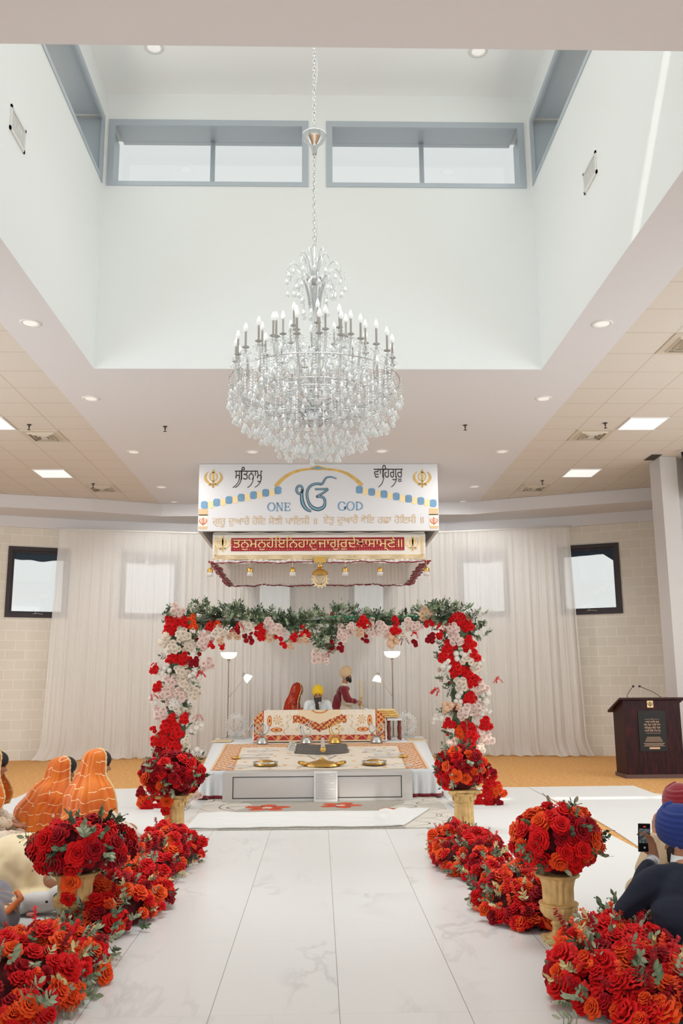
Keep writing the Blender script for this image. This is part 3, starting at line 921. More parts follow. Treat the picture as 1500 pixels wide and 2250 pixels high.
# ONE GOD in slab serif capitals
def serif(word, x, y0, y1):
    f = F(.006)
    h = y1 - y0; w = 3.0; cx = x
    def S(a, b, ww): f.stroke([SXY(*a), SXY(*b)], ww * .00833)
    for ch in word:
        if ch in 'OG':
            rx = 7.6
            x_ = cx + rx
            n = 30
            a0, a1 = (0, 2 * PI) if ch == 'O' else (.75, 2 * PI - .25)
            pts = []; ws = []
            for i in range(n + 1):
                a = a0 + (a1 - a0) * i / n
                pts.append(SXY(x_ + rx * math.cos(a), (y0 + y1) / 2 - h / 2 * math.sin(a)))
                ws.append((1.3 + 1.9 * abs(math.cos(a))) * .00833)
            f.stroke(pts, ws)
            if ch == 'G':
                S((x_ + rx * .92, y1 - h * .42), (x_ + rx * .92, y1 - h * .05), 2.4); S((x_ + rx * .4, y1 - h * .42), (x_ + rx * 1.35, y1 - h * .42), 1.3)
                S((x_ + rx * .8, y0 + 1), (x_ + rx * .8, y0 + h * .3), 1.4)
            cx += 2 * rx + 3.6
        elif ch == 'N':
            S((cx + 1.5, y0), (cx + 1.5, y1), 1.5); S((cx + 12, y0), (cx + 12, y1), 1.5); S((cx + 1.5, y0), (cx + 12, y1), 2.7)
            for a, b in ((cx - 1, y0), (cx + 12 - 2.5, y0), (cx - 1, y1)): S((a, b), (a + 5, b), 1.2)
            cx += 17
        elif ch == 'E':
            S((cx + 2.5, y0), (cx + 2.5, y1), 2.8)
            S((cx, y0 + .5), (cx + 12, y0 + .5), 1.3); S((cx, y1 - .5), (cx + 12.5, y1 - .5), 1.3); S((cx + 2, (y0 + y1) / 2), (cx + 9.5, (y0 + y1) / 2), 1.2)
            S((cx + 12, y0), (cx + 12, y0 + 5), 1.3); S((cx + 12.3, y1 - 5), (cx + 12.3, y1), 1.3); S((cx + 9.3, (y0 + y1) / 2 - 2.6), (cx + 9.3, (y0 + y1) / 2 + 2.6), 1.2)
            cx += 15
        elif ch == 'D':
            S((cx + 2.5, y0), (cx + 2.5, y1), 2.6)
            pts = [SXY(*q) for q in bez((cx + 1, y0 + .5), (cx + 19, y0), (cx + 19, y1), (cx + 1, y1 - .5), 20)]
            f.stroke(pts, [(1.2 + 1.8 * math.sin(PI * i / 20)) * .00833 for i in range(21)])
            cx += 17
    f.obj('letters', M['sign_blue'], t)
serif('ONE', 590, 1106, 1124); serif('GOD', 744, 1104, 1123)
# lines of script (vowel signs that stand before their letter are typed first)
f = F(.006)
f.text('ਸਿਤਨਾਮੁ', sX(517), sZ(1054) - OZ, sX(577) - sX(517), .27); f.stroke([SXY(*q) for q in bez((527, 1044), (529, 1056), (522, 1066), (513, 1072), 8)], .012)
f.stroke([SXY(*q) for q in bez((531, 1042), (532, 1060), (526, 1068), (518, 1072), 8)], .012); f.stroke([SXY(*q) for q in bez((557, 1048), (558, 1060), (552, 1068), (545, 1072), 8)], .012); f.stroke([SXY(*q) for q in bez((575, 1046), (576, 1058), (570, 1067), (561, 1071), 8)], .012)
f.stroke([SXY(*q) for q in bez((531, 1042), (530, 1034), (532, 1032), (538, 1031), 6)], .012)
f.obj('black_script', M['sign_black'], t)
f = F(.006)
f.text('ਵਾਿਹਗੁਰੂ', sX(822), sZ(1050) - OZ, sX(886) - sX(822), .27)
f.stroke([SXY(*q) for q in bez((843, 1040), (846, 1056), (840, 1066), (832, 1071), 8)], .012); f.stroke([SXY(*q) for q in bez((872, 1046), (873, 1058), (867, 1067), (860, 1071), 8)], .012)
f.stroke([SXY(*q) for q in bez((843, 1040), (843, 1032), (846, 1030), (850, 1029), 6)], .012)
f.obj('black_script', M['sign_black'], t)
f = F(.006)
f.text('ਗੁਰੂ ਦੁਆਰੈ ਹੋਇ ਸੋਝੀ ਪਾਇਸੀ ॥', sX(470), sZ(1154) - OZ, sX(697) - sX(470), .185); f.obj('tan_script', M['sign_tan'], t)
f = F(.006)
f.text('ਏਤੁ ਦੁਆਰੈ ਧੋਇ ਹਛਾ ਹੋਇਸੀ ॥', sX(711), sZ(1152) - OZ, sX(930) - sX(711), .185)
f.obj('tan_script', M['sign_tan'], t)

# canopy under the sign
M['canopy_white'] = mat('white_beaded_canopy_cloth', rgb(222, 214, 202), .8, var=.05, vscale=90, bump=.3, bscale=120)
M['fringe'] = mat_mixed('white_fringe', [(.15, 'ShaderNodeBsdfTransparent', {'Color': (1, 1, 1, 1)}), (.45, 'ShaderNodeBsdfDiffuse', {'Color': rgb(250, 246, 243)}), (.40, 'ShaderNodeBsdfTranslucent', {'Color': rgb(250, 246, 243)})])
M['velvet_red'] = mat('deep_red_velvet', rgb(122, 14, 30), .85, sheen=.5)
M['pale_gold'] = mat('pale_gold_embroidery', rgb(226, 196, 140), .5, .2)
m_ = mat('red_dotted_band', rgb(150, 14, 34), .75, sheen=.3)
t_ = NT(m_)
vv = t_.n('ShaderNodeTexVoronoi', None, Vector=t_.coord('Object', (1, .01, 1)), Scale=22.0); vv.inputs['Randomness'].default_value = .15
t_.set(t_.bsdf.inputs['Base Color'], t_.mix(t_.math('LESS_THAN', vv.outputs[0], .17), rgb(146, 14, 34), rgb(226, 168, 120)))
M['red_dots'] = m_
CY0, CY1, CX = 16.05, 19.1, 1.93
cX = lambda x: (x - 701.5) * .00842
cZ = lambda y: 4.2 - (y - 1174) * .0083
t = thing('canopy', 'white and red canopy with gold script hanging below the sign box', 'canopy', (0, CY0, 3.7))
z0c = 3.7
def skirt(fn, name, m, n=160, rows=8, th=.008):
    mb = MB(); mb.grid(fn, n, rows); return shell(mb, name, m, t, th)
zt = 4.22 - z0c
zf = cZ(1228) - z0c
skirt(lambda u, v: (-CX + 2 * CX * u, .004 * math.sin(u * 60), zf + (zt - zf) * v), 'front_band', M['canopy_white'])
skirt(lambda u, v: (-CX + 2 * CX * u, CY1 - CY0 + .01 * math.sin(u * 300), -.08 + (zt + .08) * v), 'back_curtain', M['fringe'], 320)
for s_ in (-1, 1):
    skirt(lambda u, v: (s_ * (CX - .0 + .01 * math.sin(u * 200)), (CY1 - CY0) * u, -.04 + (zt + .04) * v), 'side_curtain', M['fringe'], 200)
mb = MB(); mb.grid(lambda u, v: (-CX + 2 * CX * u, (CY1 - CY0) * v, zt + .02 - .06 * math.sin(PI * u) * math.sin(PI * v) + .008 * math.sin(40 * u)), 80, 10)
shell(mb, 'top_cloth', M['canopy_white'], t, .01)
skirt(lambda u, v: (-CX * 1.01 + 2.02 * CX * u, -.01 + .014 * math.sin(u * 240), -.02 + .012 * math.sin(u * 37) + (zf + .01) * v), 'lower_frill', M['fringe'], 400, 4, .004)
# red wavy hems
rnd = random.Random(5)
def hem(p0, p1, amp, r, n, name, drop=0.0):
    mb = MB(); pts = []
    ph = rnd.random() * 6
    for i in range(n + 1):
        u = i / n
        p = Vector(p0).lerp(Vector(p1), u)
        p.z += amp * (math.sin(u * 23 + ph) * .5 + math.sin(u * 61 + ph) * .3 + rnd.uniform(-.35, .35))
        pts.append(p)
    mb.tube(pts, [r * rnd.uniform(.6, 1.3) for _ in pts], 6)
    return mb.obj(name, M['velvet_red'], t, True)
hem((-CX * 1.02, -.03, -.01), (CX * 1.02, -.03, -.005), .022, .011, 90, 'red_hem')
hem((-CX, CY1 - CY0, -.09), (CX, CY1 - CY0, -.09), .03, .014, 90, 'red_hem')
for s_ in (-1, 1):
    mb = MB()
    for k in range(46):
        u = k / 45
        y = (CY1 - CY0) * u; z = -.005 - .075 * u
        w = .06 + .05 * rnd.random()
        x = s_ * CX
        q = [Vector((x + s_ * w * rnd.uniform(.4, 1), y - .04, z + rnd.uniform(-.01, .02))), Vector((x, y, z + rnd.uniform(-.02, .01))), Vector((x - s_ * w * rnd.uniform(.5, 1.2), y + .06, z - rnd.uniform(0, .02)))]
        mb.tube(q, [.014, .034, .012], 6)
    mb.obj('red_ruffle', M['velvet_red'], t, True)
f = Flat(-.006, .006); f.poly([(cX(511), cZ(1210) - z0c), (cX(886), cZ(1209) - z0c), (cX(886), cZ(1180) - z0c), (cX(511), cZ(1181) - z0c)]); f.obj('red_band', M['red_dots'], t)
f = Flat(-.014, .006)
f.text('ਤਨੁਮਨੁਹੋਇਿਨਹਾਲੁਜਾਗੁਰੁਦੇਖਾਸਾਮ੍ਣੇ॥', cX(515), cZ(1202.5) - z0c, cX(881) - cX(515), .235)
f.obj('gold_script', M['pale_gold'], t)
for x in (493, 904):
    f = Flat(-.006, .01); khanda(f, cX(x), cZ(1193.5) - z0c, .30); f.disc(cX(x), cZ(1190) - z0c, .055); f.obj('khanda_emblem', M['pale_gold'], t)
f = Flat(-.006, .005)
for k in range(64):
    f.ring(-CX + .06 + (2 * CX - .12) * k / 63, cZ(1223) - z0c, .022, .03, .010, 10); f.disc(-CX + .06 + (2 * CX - .12) * k / 63, cZ(1223) - z0c, .007, 6)
for s_ in (-1, 1):
    for k in range(7):
        f.ring(s_ * (CX - .05), cZ(1217 - k * 6) - z0c, .022, .022, .010, 10)
for zz in (1219, 1227.5): f.stroke([(-CX, cZ(zz) - z0c), (CX, cZ(zz) - z0c)], .010)
f.obj('gold_border', M['pale_gold'], t)
for i, x in enumerate((468, 553, 644, 757, 832, 932)):
    mb = MB(); X_ = cX(x)
    mb.tube([(X_, -.05, zf), (X_, -.05, -.12)], .003, 5)
    g = MB(); g.lathe([(.015, .03), (.05, .0), (.055, -.05), (.05, -.06)], 12, mtx=Matrix.Translation((X_, -.05, -.13)))
    s_ = mb.obj('tassel', M['pale_gold'], t); g.obj('tassel_cap', M['goldmetal'], s_, True)
    w = MB(); w.lathe([(.05, -.06), (.056, -.13)], 16, mtx=Matrix.Translation((X_, -.05, -.13))); w.obj('tassel_fringe', M['fringe'], s_, True)
pd = thing('pendant', 'golden dome pendant with a round emblem hanging below the canopy front', 'pendant', (0.012, CY0 - .045, 3.79))
MB().box(-.11, .11, -.02, .04, -.11, 0).obj('top_plate', M['goldmetal'], pd)
MB().lathe([(.012, -.09), (.012, -.14), (.05, -.155), (.055, -.19), (.03, -.2), (.02, -.215), (.08, -.235), (.135, -.28), (.155, -.33), (.15, -.335), (.02, -.33)], 28).obj('dome', M['goldmetal'], pd, auto=50)
f = Flat(0, .012); f.ring(0, -.41, .12, .12, .03, 32); khanda(f, 0, -.41, .2); f.obj('emblem_disc', M['pale_gold'], pd)
bd = MB().sphere((0, 0, 0), .019, 8, 6).mesh('bead', M['crystal'], True)
for k in range(14):
    a = 2 * PI * k / 14; link('bead', bd, pd, (.15 * math.cos(a), 0, -.41 + .15 * math.sin(a)))

# ================================================================== CURTAINS
CP = [(-5.62, 19.12), (-2.8, 19.72), (2.8, 19.66), (5.44, 18.98)]
def cpt(s):
    seg = [(Vector(CP[i]), Vector(CP[i + 1])) for i in range(3)]
    Ls = [(b - a).length for a, b in seg]; T = sum(Ls); q = s * T
    for (a, b), l in zip(seg, Ls):
        if q <= l or (a, b) == seg[-1]:
            d = (b - a) / l
            return a + d * q, Vector((-d.y, d.x))
        q -= l
rod = MB(); rod.tube([(x, y - .0, 4.86) for x, y in [(-5.7, 19.1)] + CP[1:3] + [(5.5, 18.97)]], .022, 8)
tag(rod.obj('curtain_rod', M['white_metal'], smooth=True), 'thin pale rail carrying the sheer curtains below the bulkhead', 'curtain rail')
names = ['leftmost sheer curtain panel, beside the bare left window', 'sheer curtain panel covering the window left of the flower arch', 'sheer curtain panel behind the bride, left half of the arch', 'sheer curtain panel behind the groom, right half of the arch', 'sheer curtain panel covering the window right of the flower arch', 'rightmost sheer curtain panel, beside the bare right window']
cuts = [0, .17, .335, .5, .665, .83, 1.0]
for i in range(6):
    a, b = cuts[i] - (.004 if i else 0), cuts[i + 1]
    r = random.Random(31 + i)
    ph = [r.uniform(0, 6.28) for _ in range(5)]
    fr = [r.uniform(.85, 1.15) for _ in range(5)]
    def fn(u, v):
        s = a + (b - a) * u
        p, n = cpt(min(max(s, 0.0005), .9995))
        sw = s * 11.3
        low = 1 - v
        amp = .010 + .032 * low
        w = math.sin(sw * 34 * fr[0] + ph[0]) * .55 + math.sin(sw * 61 * fr[1] + ph[1] + low * 2) * .3 + math.sin(sw * 15 * fr[2] + ph[2] + low * 1.5) * .5 * low
        w += .12 * math.sin(sw * 110 + ph[3])
        x = p.x + n.x * amp * w; y = p.y + n.y * amp * w
        if i == 0: x -= .16 * low * (1 - u) ** 3 + (.12 * max(0, (low - .93) / .07) * (1 - u) ** 2)
        if i == 5: x += .14 * low * u ** 3 + (.12 * max(0, (low - .93) / .07) * u ** 2)
        if low > .97:
            k = (low - .97) / .03
            y -= k * (.10 + .08 * math.sin(sw * 9 + ph[4]) + .04 * math.sin(sw * 31))
        z = max(.012 + .012 * math.sin(sw * 25) + .01, 4.84 * v)
        return (x, y, z)
    mb = MB(); mb.grid(fn, 300, 36)
    o = mb.obj('sheer_curtain', M['curtain'], smooth=True)
    tag(o, names[i], 'curtain', 'sheer curtains along the back wall')

# ================================================================== FLOOR COVERINGS
def floorcloth(poly, name, m, label, cat, z=.004, th=.006, group=None):
    mb = MB(); mb.prism(poly, z, z + th)
    o = mb.obj(name, m); return tag(o, label, cat, group)
floorcloth([(-6, 3.2), (-1.72, 3.2), (-1.7, 9), (-1.74, 13.93), (-2.4, 13.98), (-3.2, 13.9), (-4.25, 13.72), (-4.2, 12.9), (-4.6, 12.2), (-6, 11.6)], 'floor_sheet', M['white_cloth'], 'large white sheet on the floor under the seated women', 'floor sheet', z=.002)
floorcloth([(1.7, 3.2), (2.9, 3.2), (2.93, 8.4), (2.93, 10.5), (3.04, 12.2), (3.06, 13.6), (1.70, 13.68)], 'floor_sheet', M['white_cloth'], 'white sheet on the floor between the right flowers and the carpet gap', 'floor sheet', z=.002)
floorcloth([(2.925, 3.2), (5.3, 3.2), (5.2, 11.9), (4.75, 12.35), (4.62, 12.75), (4.66, 13.66), (3.07, 13.62), (3.06, 12.2), (3.10, 10.6), (3.05, 9.6), (2.96, 8.5)], 'floor_sheet', M['white_cloth'], 'white sheet on the floor right of the carpet gap, nearer the lectern', 'floor sheet', z=.002)
# patterned rug
def rugcol(x, y, z):
    n = len(x)
    base = np.tile(np.array([176, 168, 156.]), (n, 1))
    base += (12 * np.sin(x * 90 + np.sin(y * 70)) * np.sin(y * 110))[:, None]
    # cream flowing side areas
    side = (np.abs(x) + .12 * np.sin(y * 5 + 1.0 * np.sign(x))) > .98
    base[side] = [212, 204, 192]
    wv = np.abs(np.sin(x * 7.5 + 2.4 * np.sin(y * 4.6 + x * 1.3)) + .35 * np.cos(y * 9 - x * 6))
    base[(wv < .06) & side] = [84, 74, 66]
    wv2 = np.abs(np.sin(x * 6 - 1.8 * np.sin(y * 3.6)) - .5 * np.cos(y * 5 + x * 2))
    base[(wv2 < .05) & side & (wv > .2)] = [120, 108, 96]
    for cx, cyy, s in [(-.66, 11.62, .30), (.26, 11.78, .28), (.92, 11.28, .26), (-1.0, 10.5, .3), (.1, 10.4, .3)]:
        dx, dy = (x - cx), (y - cyy)
        r = np.hypot(dx, dy); a = np.arctan2(dy, dx)
        pet = s * (.55 + .45 * np.abs(np.cos(a * 2.5 + cx)))
        k = r < pet
        base[k] = [206, 84, 50]
        base[k & (np.abs(np.sin(a * 2.5 + cx)) > .93)] = [120, 52, 40]
        base[r < .22 * s] = [222, 206, 190]
    return base
mb = MB(); mb.grid(lambda u, v: (-1.5 + 3.06 * u, 9.96 + 3.2 * v, .012), 330, 300)
o = mb.obj('rug', mat_vcol('rug_pile', .95, bump=.4, bscale=120)); paint(o.data, rugcol)
md = o.modifiers.new('thickness', 'SOLIDIFY'); md.thickness = .010; md.offset = -1
tag(o, 'grey rug with dark swirls and orange flowers in front of the platform', 'rug')
rnd = random.Random(9)
def runner(u, v):
    x = -1.44 + 2.34 * u; y = 10.0 + 1.15 * v - .02 * math.sin(u * 9)
    if u > .8: x = -1.44 + 2.34 * .8 + (u - .8) * (2.34 + 2.2 * v)
    if u > .85: y += (u - .85) * 2.2 * (v * .2 + .4) - (u - .85) * .6 * (1 - v)
    e = min(v, 1 - v, u, 1 - u) * 10
    e = min(1, max(0, e))
    h = .022 + e * (.012 + .010 * math.sin(u * 26 + v * 5) * math.sin(v * 9 + u * 4) + .008 * math.sin(v * 22 + u * 6))
    if u > .86: h += e * .035 * abs(math.sin(u * 60 + v * 6))
    return (x, y + .01 * math.sin(u * 40) * (1 if v in (0, 1) else 0), h)
mb = MB(); mb.grid(runner, 120, 40)
o = shell(mb, 'runner_cloth', M['white_cloth'], None, .012)
tag(o, 'rumpled long white cloth laid over the front of the grey rug', 'cloth')

# ================================================================== PLATFORM
def ptop(y): return .37 + (min(y, 17.0) - 12.6) * .0205
def phw(y): return 1.62 + (y - 12.6) * (2.12 - 1.62) / (18.9 - 12.6)
t = thing('platform', 'low white cloth-covered platform carrying the draped altar', 'platform', (0, 12.6, 0))
mb = MB()
ys = [12.62, 14, 15.5, 17.0, 18.7]
vs = []; fs = []
for y in ys:
    w = phw(y) - .03
    vs += [(-w, y - 12.6, .02), (w, y - 12.6, .02), (w, y - 12.6, ptop(y) - .015), (-w, y - 12.6, ptop(y) - .015)]
for i in range(len(ys) - 1):
    a, b = i * 4, i * 4 + 4
    for k in range(4):
        fs.append((a + k, a + (k + 1) % 4, b + (k + 1) % 4, b + k))
fs += [(3, 2, 1, 0), (16, 17, 18, 19)]
mb.add(vs, fs); mb.obj('deck', M['wood'], t)
mb = MB()
mb.grid(lambda u, v: ((-1 + 2 * u) * (phw(12.58 + 6.14 * v) + .0), -.02 + 6.14 * v, ptop(12.58 + 6.14 * v)), 20, 30)
shell(mb, 'top_cloth', M['white_satin'], t, .006)
def skirtp(s):
    # front left -> front right perimeter incl. sides
    w0, w1 = phw(12.6), phw(18.72)
    if s < .35:
        k = s / .35; y = 18.72 - (18.72 - 12.58) * k; return (-phw(y), y - 12.6, -1, 0)
    if s < .65:
        k = (s - .35) / .3; return (-w0 + 2 * w0 * k, -.02, 0, -1)
    k = (s - .65) / .35; y = 12.58 + (18.72 - 12.58) * k; return (phw(y), y - 12.6, 1, 0)
def fnsk(u, v):
    x, y, nx, ny = skirtp(u)
    z = .014 + (ptop(y + 12.6) - .014) * v
    a = .028 * (1 - v) * (math.sin(u * 420) * .6 + math.sin(u * 733) * .4) + .045 * (1 - v)
    return (x + nx * a, y + ny * a, z)
mb = MB(); mb.grid(fnsk, 520, 8); shell(mb, 'skirt', M['white_satin'], t, .005)
mb = MB(); mb.grid(lambda u, v: tuple(Vector(fnsk(u, v * .12)) + Vector((skirtp(u)[2] * .006, skirtp(u)[3] * .006, 0))), 520, 1); shell(mb, 'red_trim', M['velvet_red'], t, .004)

# decorated cloth over the platform
def orn(u, v):
    return np.sin(u * 31) * np.sin(v * 31) + .6 * np.sin(u * 67 + 1.3 * np.sin(v * 41)) * np.cos(v * 59) 
GOLDC, REDC, CREAM = np.array([214, 160, 92.]), np.array([168, 52, 40.]), np.array([228, 216, 198.])
def clothcol(x, y, z):
    n = len(x); c = np.tile(CREAM, (n, 1))
    v = (y - 12.62) / (16.75 - 12.62)
    hw = 1.50 + .22 * v
    d = np.minimum(hw - np.abs(x), (1 - v) * 4.13 * .45)
    o = orn(x * 1.5, y * .8)
    c[d < .34] = [222, 196, 156]
    k = (d > .05) & (d < .30)
    c[k] = [222, 190, 140]
    c[k & (o > .25)] = [186, 84, 56]
    c[k & (np.abs(o) < .08)] = [206, 150, 92]
    c[(np.abs(d - .31) < .012) | (np.abs(d - .045) < .012)] = [196, 120, 60]
    f = (d > .36)
    s = np.sin(x * 15.7) * np.sin(y * 7.5)
    c[f & (s > .86)] = [214, 168, 110]
    s2 = np.abs(np.sin(x * 31.4 + 3 * np.sin(y * 15))) * np.abs(np.cos(y * 15))
    c[f & (s2 > .95)] = [224, 190, 150]
    return c
mb = MB(); mb.grid(lambda u, v: ((-1 + 2 * u) * (1.50 + .22 * v), 12.62 + 4.13 * v, ptop(12.62 + 4.13 * v) + .010 + .003 * math.sin(u * 30 + v * 9)), 420, 300)
o = mb.obj('altar_cloth', mat_vcol('embroidered_cloth', .75, sheen=.1, bump=.2)); paint(o.data, clothcol)
md = o.modifiers.new('thickness', 'SOLIDIFY'); md.thickness = .006; md.offset = -1
tag(o, 'cream cloth with red and gold border spread flat in front of the altar', 'cloth')
for s_ in (-1, 1):
    o = MB().grid(lambda u, v: (s_ * (1.66 + .36 * u), 17.1 + .75 * v, .474), 30, 30).obj('mat', mat_vcol('edge_mat', .8))
    paint(o.data, lambda x, y, z: np.where((np.abs(np.abs(x) - 1.84) < .13)[:, None] & (np.abs(y - 17.47) < .28)[:, None], np.array([[214, 186, 146.]]), np.array([[226, 206, 172.]])))
    md = o.modifiers.new('thickness', 'SOLIDIFY'); md.thickness = .008; md.offset = -1
    tag(o, 'small cream and gold mat at the %s end of the altar' % ('left' if s_ < 0 else 'right'), 'mat', 'small mats beside the altar')

# draped altar
AY0, AY1, AZ0 = 16.95, 17.95, .475
AH = 1.045 - AZ0
def altcol(x, y, z):
    n = len(x); c = np.tile(CREAM, (n, 1)); u = x; v = z - AZ0; ax = np.abs(u)
    o = orn(u * 1.9, v * 2.2)
    s = np.sin(u * 42 + 2 * np.sin(v * 30)) * np.sin(v * 50)
    c[s > .93] = [206, 176, 132]
    # paisleys
    for px, pv, sx, sv, tw in [(.93, .38, .045, .10, .0), (.80, .22, .11, .042, .0)]:
        r = np.hypot((ax - px) / sx, (v - pv) / sv)
        c[r < 1] = [196, 92, 50]; c[r < .72] = [222, 176, 104]; c[r < .35] = [170, 50, 40]
    for px, pv, rr in [(.78, .40, .085), (.70, .30, .03), (.42, .22, .035), (.60, .46, .03)]:
        a = np.arctan2(v - pv, ax - px); r = np.hypot(ax - px, v - pv)
        c[(r < rr) & (np.cos(a * 8 + r * 30) > .1)] = [204, 160, 100]
    ed = np.abs(ax - (.60 - .35 * (v - .3) + .03 * np.sin(v * 40)))
    c[(ed < .008) & (v < .5)] = [206, 176, 132]
    # central zigzag band
    lo = .17 + .42 * np.minimum(ax, .42) + .015 * np.abs(np.sin(ax * 26))
    lo = np.where(ax > .42, .34, lo)
    hi = lo + .14
    k = (v > lo) & (v < hi) & (ax < .50)
    c[k] = REDC
    c[k & (o > .05)] = GOLDC
    c[k & (np.abs(o) < .10)] = [120, 24, 26]
    k2 = (v >= hi) & (ax < .40)
    c[k2] = [226, 204, 170]
    c[k2 & (np.abs(np.hypot(ax / 1.6, v - .62) - .1) < .012)] = [196, 130, 70]
    # side borders
    k = (ax > 1.05)
    c[k] = REDC; c[k & (o > -.1)] = GOLDC; c[(np.abs(ax - 1.045) < .008)] = [150, 40, 34]
    k = (v > .03) & (v < .125)
    c[k] = REDC
    fl = np.sin(u * 26); 
    c[k & (np.hypot((np.mod(u + 10, .24) - .12), v - .078) < .038)] = GOLDC
    c[k & (np.abs(v - .078 - .04 * fl) < .010)] = [222, 150, 110]
    c[v <= .03] = [222, 196, 160]
    return c
def alt(u, v):
    x = (-1 + 2 * u) * 1.22
    # v 0..1 : front bottom -> top front -> back
    e = max(0, abs(x) - 1.0) / .22
    sag = .16 * e ** 2
    if v < .62:
        k = v / .62
        return (x, AY0 - .0 + .06 * k + .006 * math.sin(x * 17), AZ0 + .004 + (AH - sag) * k)
    k = (v - .62) / .38
    return (x, AY0 + .06 + (AY1 - AY0 - .1) * k, AZ0 + (AH - sag) + .012 * math.sin(k * PI) - .03 * k)
t = thing('draped_altar', 'altar draped in cream cloth with red and gold embroidery, in front of the seated man', 'altar', (0, 0, 0))
mb = MB(); mb.grid(alt, 560, 150)
o = mb.obj('front_drape', mat_vcol('altar_embroidery', .75, sheen=.1, bump=.2), t, True); paint(o.data, altcol)
md = o.modifiers.new('thickness', 'SOLIDIFY'); md.thickness = .012; md.offset = -1
mb = MB()
mb.box(-1.12, 1.12, AY0 + .12, AY1 - .08, AZ0, AZ0 + AH - .18); mb.obj('core', M['white_cloth'], t)
for s_ in (-1, 1):
    mb = MB(); mb.grid(lambda u, v: (s_ * (1.22 + .03 * (1 - v) * math.sin(u * 20)), AY0 + (AY1 - AY0 - .05) * u, AZ0 + (AH - .17) * v), 30, 8)
    shell(mb, 'side_drape', M['white_satin'], t, .008)
mb = MB(); mb.grid(lambda u, v: (-.95 - .38 * u, AY0 + .1 + .7 * v, AZ0 + AH + .0 - .36 * u ** 1.8 + .01 * math.sin(v * 14)), 14, 14)
mb.grid(lambda u, v: (.85 + .28 * u, AY0 + .08 + .7 * v, AZ0 + AH + .008 - .18 * u ** 2 + .006 * math.sin(v * 14)), 14, 14)
shell(mb, 'white_overcloth', M['white_satin'], t, .006)

# stool with folded cloths right of the altar
t = thing('wooden_stool', 'small wooden stool with a white cloth top, right end of the altar', 'stool', (1.42, 17.45, .475))
MB().box(-.14, .14, -.2, .2, .36, .40).obj('top', M['white_cloth'], t)
for a in (-1, 1):
    for b in (-1, 1):
        MB().lathe([(.022, 0), (.028, .04), (.018, .08), (.026, .16), (.03, .22), (.018, .28), (.024, .36)], 12, mtx=Matrix.Translation((a * .1, b * .15, 0))).obj('leg', mat('red_brown_wood', rgb(128, 62, 42), .4), t, True)
for k, (w, col) in enumerate([(.19, (226, 188, 120)), (.185, (232, 200, 130)), (.18, (222, 180, 104)), (.17, (234, 206, 150))]):
    mb = MB()
    mb.grid(lambda u, v: (1.32 - w + 2 * w * u - .02 * k, 17.32 + .26 * v, .885 + .038 * k + .018 + (.016 * (max(0, 1 - abs(2 * v - 1) ** 6)) + .004 * math.sin(u * 14 + k))), 24, 8)
    o = shell(mb, 'folded_cloth', mat('folded_yellow_cloth_%s' % 'abcd'[k], rgb(*col), .7, var=.08, vscale=30), None, .03)
    tag(o, ['gold folded cloth at the bottom of the stack beside the altar', 'yellow folded cloth second from the bottom of the stack', 'ochre folded cloth third from the bottom of the stack', 'pale yellow folded cloth on top of the stack'][k], 'folded cloth', 'folded cloths stacked beside the altar')
# microphone in front of the reader
t = thing('microphone', 'microphone standing before the man in the yellow turban', 'microphone', (.0, 17.70, 1.03))
MB().lathe([(.006, 0), (.006, .03), (.012, .04), (.016, .10), (.018, .12)], 12).obj('stem', M['steel'], t, True)
MB().sphere((0, 0, .13), (.026, .026, .034), 14, 10).obj('grille', M['silver'], t, True)

# ================================================================== THINGS ON THE PLATFORM
def symbol_stand(x, y, kind, m, label):
    t = thing('symbol_stand', label, 'ornament', (x, y, .478), 0, 'metal symbol ornaments in a row before the altar')
    MB().lathe([(.115, 0), (.115, .015), (.085, .09), (.06, .105), (.02, .11)], 20).obj('base', m, t, auto=30)
    f = Flat(.01, .02)
    if kind == 'ek': ek_onkar(f, 0, .255, .28, 1.1)
    elif kind == 'khanda': khanda(f, 0, .24, .30)
    f.obj('symbol', m, t)
    if kind == 'cup':
        mb = MB()
        for s_ in (-1, 1):
            mb.tube([(.02 * s_, 0, .11), (.12 * s_, 0, .2), (.14 * s_, 0, .28), (.07 * s_, 0, .35)], .013, 8)
        mb.tube([(-.1, 0, .14), (.1, 0, .33)], .010, 8); mb.tube([(.1, 0, .14), (-.1, 0, .33)], .010, 8)
        mb.obj('crossed_blades', m, t, True)
symbol_stand(-1.04, 16.62, 'khanda', M['chrome'], 'silver sword-and-ring emblem on a base, leftmost before the altar')
symbol_stand(-.24, 16.62, 'ek', M['chrome'], 'silver script symbol on a base, left of the gold one')
symbol_stand(.28, 16.62, 'ek', M['goldmetal'], 'gold script symbol on a gold base before the altar')
symbol_stand(1.03, 16.62, 'cup', M['chrome'], 'silver crossed-blade emblem on a base, rightmost before the altar')
for s_, x in ((-1, -1.66), (1, 1.72)):
    t = thing('crystal_emblem', 'round crystal disc with a sword emblem at the %s end of the altar' % ('left' if s_ < 0 else 'right'), 'ornament', (x, 18.25, .466), 0, 'round crystal emblems beside the altar')
    MB().box(-.16, .16, -.06, .06, 0, .03).obj('base', M['chrome'], t)
    f = Flat(.012, .024); f.ring(0, .26, .165, .175, .07, 40)
    for k in range(24):
        a = 2 * PI * k / 24; f.disc(.215 * math.cos(a), .26 + .225 * math.sin(a), .018, 8)
    f.poly([(-.03, .03), (.03, .03), (.05, .1), (-.05, .1)]); f.poly([(-.03, .46), (.03, .46), (0, .53)])
    f.obj('crystal_ring', M['crystal'], t)
    f = Flat(.010, .02); khanda(f, 0, .26, .26); f.obj('emblem', M['crystal'], t)
